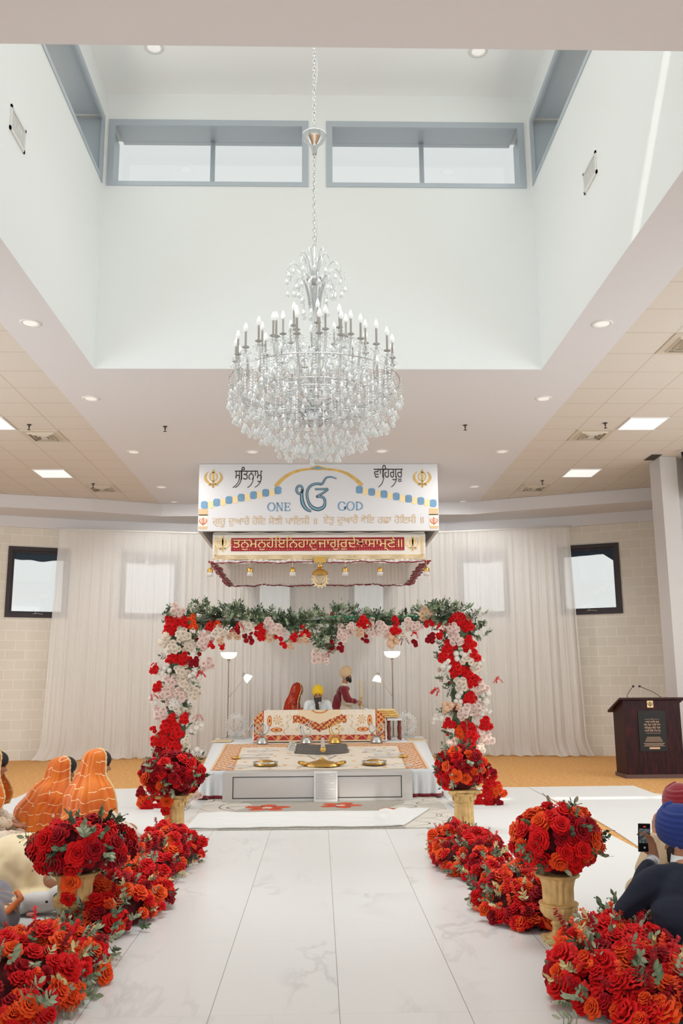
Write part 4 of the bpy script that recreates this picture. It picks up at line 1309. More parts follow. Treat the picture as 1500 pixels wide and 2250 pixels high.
# curved swords in a pile
M['scabbard'] = mat('charcoal_scabbard', rgb(98, 92, 88), .55)
for k in range(5):
    y = 14.45 + k * .33; zz = ptop(y) + .045
    t = thing('curved_sword', 'charcoal sheathed curved sword, ' + ['nearest the camera', 'second from the near end', 'third from the near end', 'fourth from the near end', 'farthest from the camera'][k] + ' in the row', 'sword', (.03 + .012 * (k % 2), y, zz), (.02 if k % 2 else -.015), 'curved swords laid across the altar cloth')
    pts = [(-.43 + .86 * i / 12, .05 * (2 * i / 12 - 1) ** 2, .018 * (2 * i / 12 - 1) ** 2) for i in range(13)]
    mb = MB(); mb.tube(pts, [.021] * 12 + [.012], 10); mb.obj('scabbard', M['scabbard'], t, True)
    mb = MB(); mb.tube([(-.43, .05, .05), (-.50, .07, .05), (-.55, .06, .06)], .012, 8); mb.tube([(-.45, .0, .05), (-.45, .1, .05)], .009, 6); mb.tube([(-.46, .09, .06), (-.53, .1, .06), (-.56, .06, .06)], .006, 6)
    mb.obj('hilt', M['silver'], t, True)
t = thing('broad_sword', 'long grey broad sword laid over the row of curved swords, gold pommel', 'sword', (.05, 14.2, ptop(14.2) + .13))
MB().add([(-.035, 0, 0), (.035, 0, 0), (.03, 2.0, .05), (-.03, 2.0, .05), (-.035, 0, .012), (.035, 0, .012), (.03, 2.0, .062), (-.03, 2.0, .062)], [(0, 3, 2, 1), (4, 5, 6, 7), (0, 1, 5, 4), (1, 2, 6, 5), (2, 3, 7, 6), (3, 0, 4, 7)]).obj('blade', M['steel'], t)
MB().sphere((0, -.05, .0), (.05, .07, .04), 14, 10).obj('pommel', M['goldmetal'], t, True)
# gilded shield with blades
t = thing('gold_shield', 'large gilded shield ornament with blades, front centre of the altar cloth', 'ornament', (.03, 13.0, ptop(13.0) + .012))
t.scale = (.80, .8, .62)
MB().lathe([(.30, 0), (.32, .01), (.28, .05), (.2, .09), (.1, .12), (.03, .16), (.02, .19), (0.001, .2)], 36, flute=lambda a, z: .04 * math.cos(16 * a)).obj('boss', M['goldmetal'], t, auto=50)
for s_ in (-1, 1):
    mb = MB(); mb.tube([(.24 * s_, -.06, .04), (.34 * s_, -.1, .07), (.39 * s_, -.05, .08), (.36 * s_, .02, .07)], [.04, .05, .04, .02], 10); mb.obj('horn', M['goldmetal'], t, True)
    mb = MB(); mb.add([(.1 * s_, .2, .12), (.14 * s_, .2, .12), (.30 * s_, .72, .15), (.24 * s_, .7, .15), (.1 * s_, .2, .13), (.14 * s_, .2, .13), (.30 * s_, .72, .158), (.24 * s_, .7, .158)], [(0, 3, 2, 1), (4, 5, 6, 7), (0, 1, 5, 4), (1, 2, 6, 5), (2, 3, 7, 6), (3, 0, 4, 7)]); mb.obj('blade', M['silver'], t)
for s_, nm in ((-1, 'left'), (1, 'right')):
    t = thing('gold_dish', 'small ornate gold and silver dish, %s front of the altar cloth' % nm, 'ornament', (.77 * s_, 13.05, ptop(13.05) + .012), 0, 'ornate dishes on the altar cloth')
    MB().lathe([(.15, 0), (.17, .015), (.14, .04), (.1, .07), (.04, .085)], 28, flute=lambda a, z: .06 * math.cos(12 * a)).obj('dish', M['goldmetal'], t, auto=50)
    mb = MB(); mb.tube([(.17 * math.cos(a), .17 * math.sin(a), .05) for a in [2 * PI * i / 24 for i in range(24)]], .012, 6, closed=True); mb.obj('rim', M['silver'], t, True)
    t = thing('dagger', 'slim steel dagger with a gold handle, %s side of the altar cloth' % nm, 'dagger', (.98 * s_, 14.0, ptop(14.0) + .03), .06 * s_, 'daggers on the altar cloth')
    MB().box(-.25, .22, -.012, .012, -.006, .006).obj('blade', M['silver'], t)
    mb = MB(); mb.tube([(.22 * s_, 0, 0), (.30 * s_, 0, 0), (.36 * s_, 0, 0)], [.016, .026, .012], 8); mb.obj('handle', M['goldmetal'], t, True)
rg = [(-1.10, 14.55, .15), (-.88, 14.7, .13), (-1.05, 15.25, .15), (-.86, 15.35, .12), (-.83, 13.65, .13), (-1.12, 13.0, .16),
      (.86, 14.95, .15), (1.1, 15.2, .15), (.98, 14.5, .13), (1.2, 14.6, .13), (.84, 15.45, .11), (1.16, 13.0, .15)]
rl = ['farther left', 'second in the left group', 'behind in the left group', 'rearmost in the left group', 'beside the left dish', 'left front corner', 'nearest the swords on the right', 'right group, behind', 'right group, near the dagger', 'outermost in the right group', 'rearmost in the right group', 'right front corner']
for (x, y, r), lab in zip(rg, rl):
    mb = MB(); mb.lathe([(r, 0), (r, .006), (r - .022, .008), (r - .022, .0), (r, 0)], 40, cap=False)
    o = mb.obj('steel_ring', M['ring_steel'], auto=40); o.location = (x, y, ptop(y) + .014); o.rotation_euler = (.03, .04 * math.sin(x * 9), 0)
    tag(o, 'thin silver throwing ring on the altar cloth, ' + lab, 'ring', 'silver rings on the altar cloth')

# brushed steel case in front of the platform
t = thing('steel_case', 'long brushed steel case with a dark-edged glass front, before the platform', 'display case', (-.03, 12.2, 0.014))
W2 = 1.25
fr = MB(); fr.box(-W2, W2, 0, .38, .315, .365); fr.box(-W2, W2, 0, .38, 0, .035); fr.box(-W2, -W2 + .13, 0, .38, .035, .315); fr.box(W2 - .14, W2, 0, .38, .035, .315); fr.box(-W2, W2, .33, .38, .035, .315)
fr.obj('body', M['steel'], t)
MB().box(-W2 + .14, W2 - .15, .012, .02, .045, .305).obj('front_panel', M['steel'], t)
g = MB()
for a, b, c0, c1 in [(-W2 + .13, W2 - .14, .035, .045), (-W2 + .13, W2 - .14, .305, .315), (-W2 + .13, -W2 + .14, .035, .315), (W2 - .15, W2 - .14, .035, .315)]: g.box(a, b, .004, .02, c0, c1)
g.obj('dark_gap', M['black'], t)
t = thing('framed_notice', 'white framed printed notice leaning on the front of the steel case', 'notice', (.075, 12.16, .012))
mb = MB(); mb.box(-.155, .155, -.02, 0, 0, .385); mb.obj('frame', M['white_metal'], t)
f = Flat(-.02, .003); f.poly([(-.13, .03), (.13, .03), (.13, .36), (-.13, .36)]); f.obj('paper', mat('notice_paper', rgb(214, 214, 210), .7), t)
f = Flat(-.023, .002)
f.stroke([(-.122, .04), (.122, .04)], .003); f.stroke([(-.122, .35), (.122, .35)], .003); f.stroke([(-.122, .04), (-.122, .35)], .003); f.stroke([(.122, .04), (.122, .35)], .003)
for k in range(15):
    f.stroke([(-.108, .335 - k * .0195), (.108 - (.05 if k in (0, 5, 9) else 0), .335 - k * .0195)], .003)
f.obj('print', mat('notice_ink', rgb(150, 152, 152), .7), t)

# ================================================================== FLOOR LAMPS
def floor_lamp(x, y, sx, sz, lx, label):
    t = thing('floor_lamp', label, 'lamp', (x, y, .466), 0, 'torchiere floor lamps behind the altar')
    MB().lathe([(.15, 0), (.15, .012), (.05, .03), (.014, .045)], 28).obj('base', M['chrome'], t, auto=40)
    mb = MB(); mb.tube([(0, 0, .03), (0, 0, 1.5), (0, 0, 1.53)], [.012, .012, .03], 12); mb.obj('pole', M['chrome'], t, True)
    mb = MB(); mb.lathe([(.012, 1.5), (.035, 1.56), (.05, 1.575)], 16); mb.obj('socket', M['chrome'], t, True)
    mb = MB(); mb.lathe([(.04, 1.565), (.11, 1.585), (.155, 1.63), (.172, 1.70), (.165, 1.70), (.145, 1.635), (.1, 1.6), (.04, 1.58)], 32, cap=False); mb.obj('lamp_shade', M['shade_light'], t, True)
    a = [(0, 0, .93), (lx * .5, -.02, .97 + .1), (lx * .95, -.03, sz + .02)]
    mb = MB(); mb.tube([(0, 0, .8), (lx * .35, -.02, .93), (lx * .7, -.03, 1.08), (lx, -.03, sz + .05)], .006, 8); mb.obj('side_arm', M['chrome'], t, True)
    mt = Matrix.Translation((lx + sx, -.03, sz)) @ Euler((0, -.9 if sx > 0 and lx > 0 else .18, 0)).to_matrix().to_4x4()
    mb = MB(); mb.lathe([(.02, .10), (.045, .085), (.075, .04), (.095, -.04), (.088, -.04), (.07, .035), (.04, .075)], 24, mtx=mt, cap=False); mb.obj('reading_shade', M['shade_light'], t, True)
    mb = MB(); mb.lathe([(.028, .09), (.03, .14), (.01, .15)], 12, mtx=mt); mb.obj('reading_socket', M['chrome'], t, True)
floor_lamp(-1.84, 18.35, .06, 1.175, .34, 'silver torchiere floor lamp with a side reading shade, left behind the altar')
floor_lamp(1.48, 18.35, -.03, 1.13, -.29, 'silver torchiere floor lamp with a side reading shade, right behind the altar')

# ================================================================== LECTERN
LX0, LX1, LY = 4.93, 5.87, 14.72
t = thing('lectern', 'dark mahogany lectern with a black inscribed plate on the carpet', 'lectern', (LX0, LY, 0))
w = LX1 - LX0
mb = MB(); mb.add([(0, 0, .06), (w, 0, .06), (w, .5, .06), (0, .5, .06), (0, 0, 1.25), (w, 0, 1.25), (w, .5, 1.08), (0, .5, 1.08)], [(0, 3, 2, 1), (4, 5, 6, 7), (0, 1, 5, 4), (1, 2, 6, 5), (2, 3, 7, 6), (3, 0, 4, 7)])
mb.obj('body', M['wood'], t)
MB().box(-.02, w + .02, -.02, .52, 0, .06).obj('plinth', mat('worn_brown_plinth', rgb(94, 66, 62), .5), t)
mb = MB(); mb.add([(-.06, -.04, 1.235), (w + .06, -.04, 1.235), (w + .06, .60, 1.02), (-.06, .60, 1.02), (-.06, -.04, 1.27), (w + .06, -.04, 1.27), (w + .06, .60, 1.055), (-.06, .60, 1.055)], [(0, 3, 2, 1), (4, 5, 6, 7), (0, 1, 5, 4), (1, 2, 6, 5), (2, 3, 7, 6), (3, 0, 4, 7)])
mb.obj('top', M['wood'], t)
f = Flat(-.001, .012); f.poly([(.40, 1.11), (.50, 1.11), (.50, 1.22), (.40, 1.22)]); f.obj('brass_plate', M['pale_gold'], t)
f = Flat(-.013, .003); khanda(f, .45, 1.165, .085); f.obj('plate_emblem', M['sign_black'], t)
f = Flat(-.001, .014); f.poly([(.235, .42), (.685, .42), (.685, 1.06), (.235, 1.06)]); f.obj('inscribed_plate', mat('glossy_black_plate', rgb(34, 34, 32), .5, spec=.25), t)
f = Flat(-.015, .003)
for k, (s_, a, b) in enumerate([('ਚਰਨ ਸਰਿਨ ਗੁਰ', .345, .575), ('ਏਕ ਪੈਂਡਾ ਜਾਇ ਚਲ', .325, .595), ('ਸਿਤਗੁਰ ਕੋਿਟ ਪੈਂਡਾ', .33, .59), ('ਆਗੇ ਹੋਇ ਲੇਤ ਹੈ॥', .33, .59)]):
    f.text(s_, a, .87 - k * .047, b - a, .042)
f.stroke([(.34, .925), (.58, .925)], .003); f.disc(.46, .93, .006, 8); f.stroke([(.35, .705), (.59, .705)], .003)
for k in range(4): f.stroke([(.36 - .012 * k, .64 - k * .021), (.58 + .012 * k, .64 - k * .021)], .006)
for k in range(3): f.stroke([(.30 + .02 * (k % 2), .545 - k * .02), (.64 - .02 * (k % 2), .545 - k * .02)], .006)
f.poly([(.39, .455), (.56, .455), (.56, .485), (.39, .485)])
f.obj('inscription', mat('pale_copper_lettering', rgb(206, 168, 140), .5), t)
for k, (bx, by, pts) in enumerate([(5.05, 14.82, [(0, 0, 0), (0, 0, .07), (.05, 0, .14), (.105, -.02, .21)]), (5.62, 14.82, [(0, 0, 0), (-.02, 0, .04), (-.14, 0, .12), (-.36, -.02, .21)])]):
    t = thing('gooseneck_microphone', 'thin gooseneck microphone on the lectern top, ' + ('left one' if k == 0 else 'right one with the longer neck'), 'microphone', (bx, by, 1.24), 0, 'gooseneck microphones on the lectern')
    mb = MB(); mb.tube(pts, .005, 8); mb.obj('neck', M['black'], t, True)
    MB().sphere(pts[-1], (.022, .018, .018), 10, 8).obj('capsule', M['black'], t, True)
    MB().lathe([(.035, -.0), (.035, .012), (.01, .02)], 14).obj('foot', M['black'] if k == 0 else M['black'], t)
o = MB().sphere((0, 0, 0), (.05, .03, .022), 14, 8).obj('red_cloth', M['velvet_red'], smooth=True); o.location = (5.70, 14.84, 1.25); tag(o, 'small red bundle on the lectern beside the right microphone', 'cloth')
# ================================================================== FLOWERS
def petal_ring(V, Fc, n, r0, z0, r1, z1, half, lean, ph, rnd, wav=.06, nu=4, nv=4):
    for k in range(n):
        a0 = ph + 2 * PI * k / n + rnd.uniform(-.12, .12)
        sz = rnd.uniform(.9, 1.1)
        o = len(V)
        for j in range(nv + 1):
            v = j / nv
            hw = half * (.45 + .75 * math.sin(PI * min(1, .12 + .62 * v))) * (1 if v < .8 else .86)
            r = r0 + (r1 - r0) * (v ** lean)
            z = z0 + (z1 - z0) * sz * (math.sin(v * PI * .62) / math.sin(PI * .62))
            for i in range(nu + 1):
                u = 2 * i / nu - 1
                a = a0 + u * hw
                rr = r * (1 - .10 * u * u) + (.03 * u if k % 2 else -.03 * u) * v
                zz = z - .10 * u * u * v + wav * v * v * math.sin(u * 5 + a0 * 3)
                V.append((rr * math.cos(a), rr * math.sin(a), zz))
        for j in range(nv):
            for i in range(nu):
                a = o + j * (nu + 1) + i
                Fc.append((a, a + 1, a + nu + 2, a + nu + 1))
def rose_geo(seed, open_=1.0):
    r = random.Random(seed); V, Fc = [], []
    petal_ring(V, Fc, 3, .03, -.1, .12, .50, 1.0, 1.0, 0, r, .02, 3, 3)
    petal_ring(V, Fc, 3, .06, -.2, .25, .50, 1.0, .8, .9, r, .03)
    petal_ring(V, Fc, 4, .10, -.3, .44, .46, .78, .7, .3, r, .05)
    petal_ring(V, Fc, 5, .12, -.35, .68 * open_, .34, .66, .7, 1.2, r, .07)
    petal_ring(V, Fc, 5, .14, -.42, .92 * open_, .14, .62, .7, .6, r, .09)
    petal_ring(V, Fc, 5, .14, -.46, 1.08 * open_, -.12, .55, .8, 1.6, r, .10)
    return V, Fc
def pom_geo(seed):
    """full ruffled bloom of many small florets (hydrangea, carnation)"""
    r = random.Random(seed)
    b_ = MB(); b_.sphere((0, 0, 0), (.80, .80, .80), 10, 7); V, Fc = b_.v, b_.f
    for i in range(34):
        z = 1 - (i + .5) / 34 * 1.6; a = i * 2.39996
        q = math.sqrt(max(0, 1 - z * z)); n = Vector((q * math.cos(a), q * math.sin(a), z))
        t1 = n.cross(Vector((.3, .2, 1))).normalized(); t2 = n.cross(t1)
        for k in range(4):
            b = k * PI / 2 + r.uniform(0, 1)
            d = t1 * math.cos(b) + t2 * math.sin(b); e = n.cross(d)
            c = n * .82
            o = len(V)
            V += [tuple(c), tuple(c + d * .16 + e * .13 + n * .10), tuple(c + d * .30 + n * .12), tuple(c + d * .16 - e * .13 + n * .10)]
            Fc += [(o, o + 1, o + 2, o + 3)]
    return V, Fc
def spray_geo(seed):
    """stem of small blossoms"""
    r = random.Random(seed); V, Fc = [], []
    mb = MB(); mb.tube([(0, 0, 0), (.05, 0, .6), (.12, .0, 1.3)], .012, 4)
    for k in range(15):
        t = k / 14; c = (.12 * t + r.uniform(-.13, .13) * (1.2 - t), r.uniform(-.14, .14) * (1.2 - t), .25 + 1.1 * t)
        for q in range(5):
            b = q * 2 * PI / 5 + r.random()
            d = Vector((math.cos(b), math.sin(b), .25)); e = Vector((-math.sin(b), math.cos(b), 0))
            C = Vector(c); o = len(mb.v)
            mb.add([tuple(C), tuple(C + d * .07 + e * .05), tuple(C + d * .13), tuple(C + d * .07 - e * .05)], [(0, 1, 2, 3)])
    return mb.v, mb.f
def leaf_geo():
    V, Fc = [], []
    for j in range(5):
        v = j / 4; w = .26 * math.sin(PI * (.08 + .90 * v)) ** .8
        V += [(-w, v, -.05 * math.sin(PI * v) + .06 + .0), (0, v, .10 * math.sin(PI * v) - .12 * v * v), (w, v, -.05 * math.sin(PI * v) + .06)]
    for j in range(4):
        o = j * 3
        Fc += [(o, o + 1, o + 4, o + 3), (o + 1, o + 2, o + 5, o + 4)]
    return V, Fc
LEAF = leaf_geo()
def sprig_geo(seed, n=4):
    r = random.Random(seed); mb = MB()
    mb.tube([(0, 0, 0), (.03, .0, .5), (.1, 0, 1.0)], [.012, .01, .006], 4)
    for k in range(n):
        z = .25 + .75 * k / n
        for s in (-1, 1):
            mt = Matrix.Translation((.08 * z, 0, z)) @ Euler((r.uniform(-.5, .5), r.uniform(-.3, .3), 0)).to_matrix().to_4x4() @ Euler((0, 0, s * 1.35 + r.uniform(-.2, .2))).to_matrix().to_4x4() @ Matrix.Rotation(.5, 4, 'X') @ Matrix.Scale(.42, 4)
            mb.add(LEAF[0], LEAF[1], mt)
    mt = Matrix.Translation((.1, 0, 1)) @ Matrix.Rotation(1.2, 4, 'X') @ Matrix.Scale(.4, 4)
    mb.add(LEAF[0], LEAF[1], mt)
    return mb.v, mb.f
SPRIG = [sprig_geo(i, 4 + i % 2) for i in range(4)]
def np_geo(g):
    return np.array(g[0], dtype=np.float64), g[1]

def mflower(name, c1, c2, rough=.6):
    m = mat(name, c1, rough, sheen=.05, spec=.15)
    t = NT(m)
    oi = t.n('ShaderNodeObjectInfo').outputs['Random']
    nz = t.noise(t.coord('Object'), 3.0, 3)
    k = t.n('ShaderNodeClamp', None, Value=t.math('ADD', t.math('MULTIPLY', oi, .55), t.math('MULTIPLY', nz, .5))).outputs[0]
    t.set(t.bsdf.inputs['Base Color'], t.mix(k, c1, c2))
    return m
FM = {
    'red': mflower('red_petals', rgb(206, 4, 18), rgb(228, 24, 22)),
    'deep': mflower('deep_red_petals', rgb(128, 0, 16), rgb(172, 2, 22)),
    'orange': mflower('orange_red_petals', rgb(236, 62, 18), rgb(246, 98, 36)),
    'pink': mflower('blush_petals', rgb(240, 206, 196), rgb(238, 214, 200)),
    'cream': mflower('cream_petals', rgb(236, 216, 196), rgb(240, 226, 208)),
    'white': mflower('white_petals', rgb(238, 228, 216), rgb(240, 234, 226)),
    'peach': mflower('peach_petals', rgb(226, 184, 148), rgb(232, 196, 166)),
}
def mleaf(name, c1, c2):
    m = mat(name, c1, .55, spec=.3)
    t = NT(m)
    nz = t.noise(t.coord('Object'), 9.0, 2)
    t.set(t.bsdf.inputs['Base Color'], t.mix(t.n('ShaderNodeMapRange', None, Value=nz, _1=.4, _2=.6).outputs[0], c1, c2))
    return m
M['leaf'] = mleaf('green_leaves', rgb(92, 112, 84), rgb(134, 150, 116))
M['leaf_pale'] = mleaf('sage_leaves', rgb(142, 152, 124), rgb(176, 180, 150))
M['leaf_dark'] = mleaf('dark_green_leaves', rgb(54, 68, 52), rgb(92, 108, 78))
M['leaf_gold'] = mleaf('yellow_green_sprigs', rgb(196, 180, 120), rgb(214, 200, 150))
M['moss'] = mat('dark_red_filler_petals', rgb(84, 10, 18), .95, var=.5, vscale=50)

BLOOM = {}
def bloom_mesh(kind, col, var):
    k = (kind, col, var)
    if k not in BLOOM:
        g = {'rose': lambda: rose_geo(var, [1, .9, 1.05][var % 3]), 'pom': lambda: pom_geo(var), 'spray': lambda: spray_geo(var)}[kind]()
        mb = MB(); mb.add(*g)
        BLOOM[k] = mb.mesh('%s_%s' % (col, kind), FM[col], kind == 'rose')
    return BLOOM[k]
def orient(n, rnd, spin=True):
    n = Vector(n).normalized()
    q = n.to_track_quat('Z', 'Y')
    return q.to_matrix().to_4x4() @ Matrix.Rotation(rnd.uniform(0, 6.28) if spin else 0, 4, 'Z')
class Arr:
    """one arrangement: blooms are parts, the rest of the blooms and the leaves are stuff parts"""
    def __init__(self, root, seed):
        self.root = root; self.r = random.Random(seed); self.bl = []; self.lv = {'leaf': [], 'leaf_pale': [], 'leaf_dark': [], 'leaf_gold': []}
    def bloom(self, kind, col, p, n, s):
        self.bl.append((kind, col, self.r.randrange(3), Matrix.Translation(Vector(p)) @ orient(n, self.r) @ Matrix.Scale(s, 4), s))
    def leaf(self, m, p, n, s):
        self.lv[m].append(Matrix.Translation(Vector(p)) @ orient(n, self.r) @ Matrix.Scale(s, 4))
    def finish(self, cap=100, limits=None):
        nm = {'rose': 'rose', 'pom': 'hydrangea', 'spray': 'flower_spray'}
        for kind in ('rose', 'pom', 'spray'):
            L = sorted([b for b in self.bl if b[0] == kind], key=lambda b: -b[4])
            for b in L[:cap]:
                o = bpy.data.objects.new(nm[kind], bloom_mesh(kind, b[1], b[2])); COL.objects.link(o)
                o.parent = self.root; o.matrix_local = b[3]
            rest = {}
            for b in L[cap:]: rest.setdefault(b[1], []).append(b)
            if rest:
                mb = MB(); idx = []; mats = []
                for ci, (c, bs) in enumerate(rest.items()):
                    mats.append(FM[c])
                    for b in bs:
                        me = bloom_mesh(kind, c, b[2])
                        k0 = len(mb.f)
                        mb.add([v.co for v in me.vertices], [tuple(p.vertices) for p in me.polygons], b[3])
                        idx += [ci] * (len(mb.f) - k0)
                o = mb.obj('small_' + nm[kind] + 's', None, self.root, True)
                for m_ in mats: o.data.materials.append(m_)
                o.data.polygons.foreach_set('material_index', idx)
                o['kind'] = 'stuff'
        for m, L in self.lv.items():
            if not L: continue
            V = []; Fc = []; off = 0
            for k, mt in enumerate(L):
                g = SPRIG[k % 4]; a = np.array(g[0]); mm = np.array(mt)
                V.append(a @ mm[:3, :3].T + mm[:3, 3]); Fc += [tuple(i + off for i in f) for f in g[1]]; off += len(a)
            mb = MB(); mb.v = [tuple(v) for v in np.vstack(V)]; mb.f = Fc
            o = mb.obj({'leaf': 'green_leaves', 'leaf_pale': 'sage_leaves', 'leaf_dark': 'dark_leaves', 'leaf_gold': 'pale_sprigs'}[m], M[m], self.root, True)
            o['kind'] = 'stuff'
def dome(name, label, cat, loc, rad, seed, nrose, size, cols, leaves, group, lift=0.0, base_r=.6, core=True, squash=1.0, low=-.55, extra=()):
    """ball bouquet standing on a vase"""
    t = thing(name, label, cat, loc, 0, group)
    A = Arr(t, seed); r = A.r
    rx, ry, rz = rad
    if core:
        mb = MB(); mb.sphere((0, 0, rz * .62), (rx * .62, ry * .62, rz * .66), 16, 10); mb.obj('foam_core', M['moss'], t, True)
    for i in range(nrose):
        f = (i + .5) / nrose
        z = 1 - f * (1 - low); a = i * 2.39996 + r.uniform(-.25, .25)
        q = math.sqrt(max(0, 1 - z * z)); k = r.uniform(.80, 1.05)
        n = Vector((q * math.cos(a), q * math.sin(a), z))
        p = (n.x * rx * k, n.y * ry * k, rz * .66 + n.z * rz * .66 * k)
        c = r.choices([c_[0] for c_ in cols], [c_[1] for c_ in cols])[0]
        nn = Vector((n.x / rx, n.y / ry, n.z / rz)).normalized() + Vector((r.uniform(-.3, .3), r.uniform(-.3, .3), r.uniform(-.1, .4)))
        A.bloom('rose', c, p, nn, size * r.uniform(.82, 1.15))
    for i in range(leaves):
        z = r.uniform(low, 1); a = r.uniform(0, 6.28); q = math.sqrt(1 - z * z)
        n = Vector((q * math.cos(a), q * math.sin(a), z)); k = r.uniform(.62, .86)
        A.leaf(r.choice(['leaf', 'leaf_pale', 'leaf_dark', 'leaf_dark']), (n.x * rx * k, n.y * ry * k, rz * .66 + n.z * rz * .66 * k), n + Vector((r.uniform(-.4, .4), r.uniform(-.4, .4), r.uniform(-.1, .3))), r.uniform(.07, .115) * size / .06)
    for q in extra: A.bloom(*q)
    A.finish()
    return t
def bank(name, label, pts, seed, nrose, size, cols, leaves, group):
    """low bank of flowers on the floor along pts = [(x, y, halfwidth, height)]"""
    c0 = pts[len(pts) // 2]
    t = thing(name, label, 'flower arrangement', (c0[0], c0[1], .0), 0, group)
    A = Arr(t, seed); r = A.r
    def at(s):
        q = s * (len(pts) - 1); i = min(int(q), len(pts) - 2); k = q - i
        return [pts[i][j] * (1 - k) + pts[i + 1][j] * k for j in range(4)]
    mb = MB()
    def corefn(u, v):
        x, y, w, h = at(u); a = PI * v
        e = math.sin(PI * min(max(u, .02), .98)) ** .4
        return (x - c0[0] + w * .62 * e * math.cos(a) + .02 * math.sin(u * 50), y - c0[1], .008 + h * .56 * e * math.sin(a) * (1 + .1 * math.sin(u * 37 + v * 9)))
    mb.grid(corefn, 30, 12); shell(mb, 'moss_base', M['moss'], t, .01)
    for i in range(nrose):
        s = r.random(); x, y, w, h = at(s)
        e = math.sin(PI * min(max(s, .03), .97)) ** .35
        a = PI * (.06 + .88 * r.random()); k = r.uniform(.82, 1.08)
        p = Vector((x - c0[0] + w * e * k * math.cos(a), y - c0[1] + r.uniform(-.04, .04), max(size * .9, h * e * k * math.sin(a))))
        n = Vector((math.cos(a) * 1.0, -.35 + r.uniform(-.5, .4) - (.6 if s < .12 else 0), math.sin(a) + .35)) + Vector((r.uniform(-.3, .3), 0, 0))
        c = r.choices([c_[0] for c_ in cols], [c_[1] for c_ in cols])[0]
        kind = 'rose' if i < nrose * .82 else 'spray'
        if kind == 'rose': A.bloom('rose', c, p, n, size * r.choice([.62, .75, .85, .95, 1.1, 1.3]))
        else: A.bloom('spray', c, p - n * .05, n, size * r.uniform(1.8, 2.4))
    for i in range(leaves):
        s = r.random(); x, y, w, h = at(s); a = PI * r.random()
        p = (x - c0[0] + w * .8 * math.cos(a), y - c0[1], max(.02, h * .75 * math.sin(a)))
        n = (math.cos(a) * 1.2, -.3 + r.uniform(-.6, .6), math.sin(a) * .8 + .12)
        A.leaf(r.choice(['leaf', 'leaf_pale', 'leaf_pale', 'leaf_dark', 'leaf_gold']), p, n, r.uniform(.06, .105) * size / .055)
    A.finish()
    return t
RC = [('red', 5), ('deep', 2.4), ('orange', 2.4)]
RC2 = [('red', 5), ('deep', 2.2), ('orange', 3.2)]
DC = [('red', 4), ('deep', 5), ('orange', .8)]
bank('flower_bank', 'low bank of red roses on the floor, farthest on the left of the aisle', [(-1.38, 9.0, .24, .20), (-1.33, 8.4, .34, .30), (-1.36, 7.8, .32, .30), (-1.40, 7.3, .28, .24)], 11, 190, .050, RC2, 70, 'banks of red roses along the aisle')
bank('flower_bank', 'low bank of red roses on the floor, behind the left urn', [(-1.40, 7.15, .28, .26), (-1.36, 6.7, .32, .31), (-1.38, 6.2, .30, .28), (-1.44, 5.75, .26, .20)], 12, 190, .052, RC2, 70, 'banks of red roses along the aisle')
bank('flower_bank', 'low bank of red roses nearest the camera on the left, cut by the photo edge', [(-1.40, 5.60, .25, .18), (-1.50, 5.1, .38, .27), (-1.56, 4.65, .43, .30), (-1.60, 4.2, .44, .28)], 13, 230, .060, RC, 90, 'banks of red roses along the aisle')
bank('flower_bank', 'low bank of red roses on the floor, farthest on the right of the aisle', [(1.25, 8.9, .22, .22), (1.22, 8.3, .30, .30), (1.28, 7.7, .30, .29), (1.34, 7.1, .30, .26)], 14, 190, .050, RC2, 70, 'banks of red roses along the aisle')
bank('flower_bank', 'low bank of red roses on the floor, behind the right urn', [(1.36, 6.95, .27, .26), (1.34, 6.5, .30, .29), (1.35, 6.1, .27, .26), (1.33, 5.88, .18, .17)], 15, 150, .054, RC2, 55, 'banks of red roses along the aisle')
bank('flower_bank', 'low bank of red and orange roses nearest the camera on the right', [(1.76, 5.52, .15, .30), (1.56, 5.2, .30, .24), (1.50, 4.65, .42, .27), (1.60, 4.25, .50, .26)], 16, 300, .062, RC, 90, 'banks of red roses along the aisle')

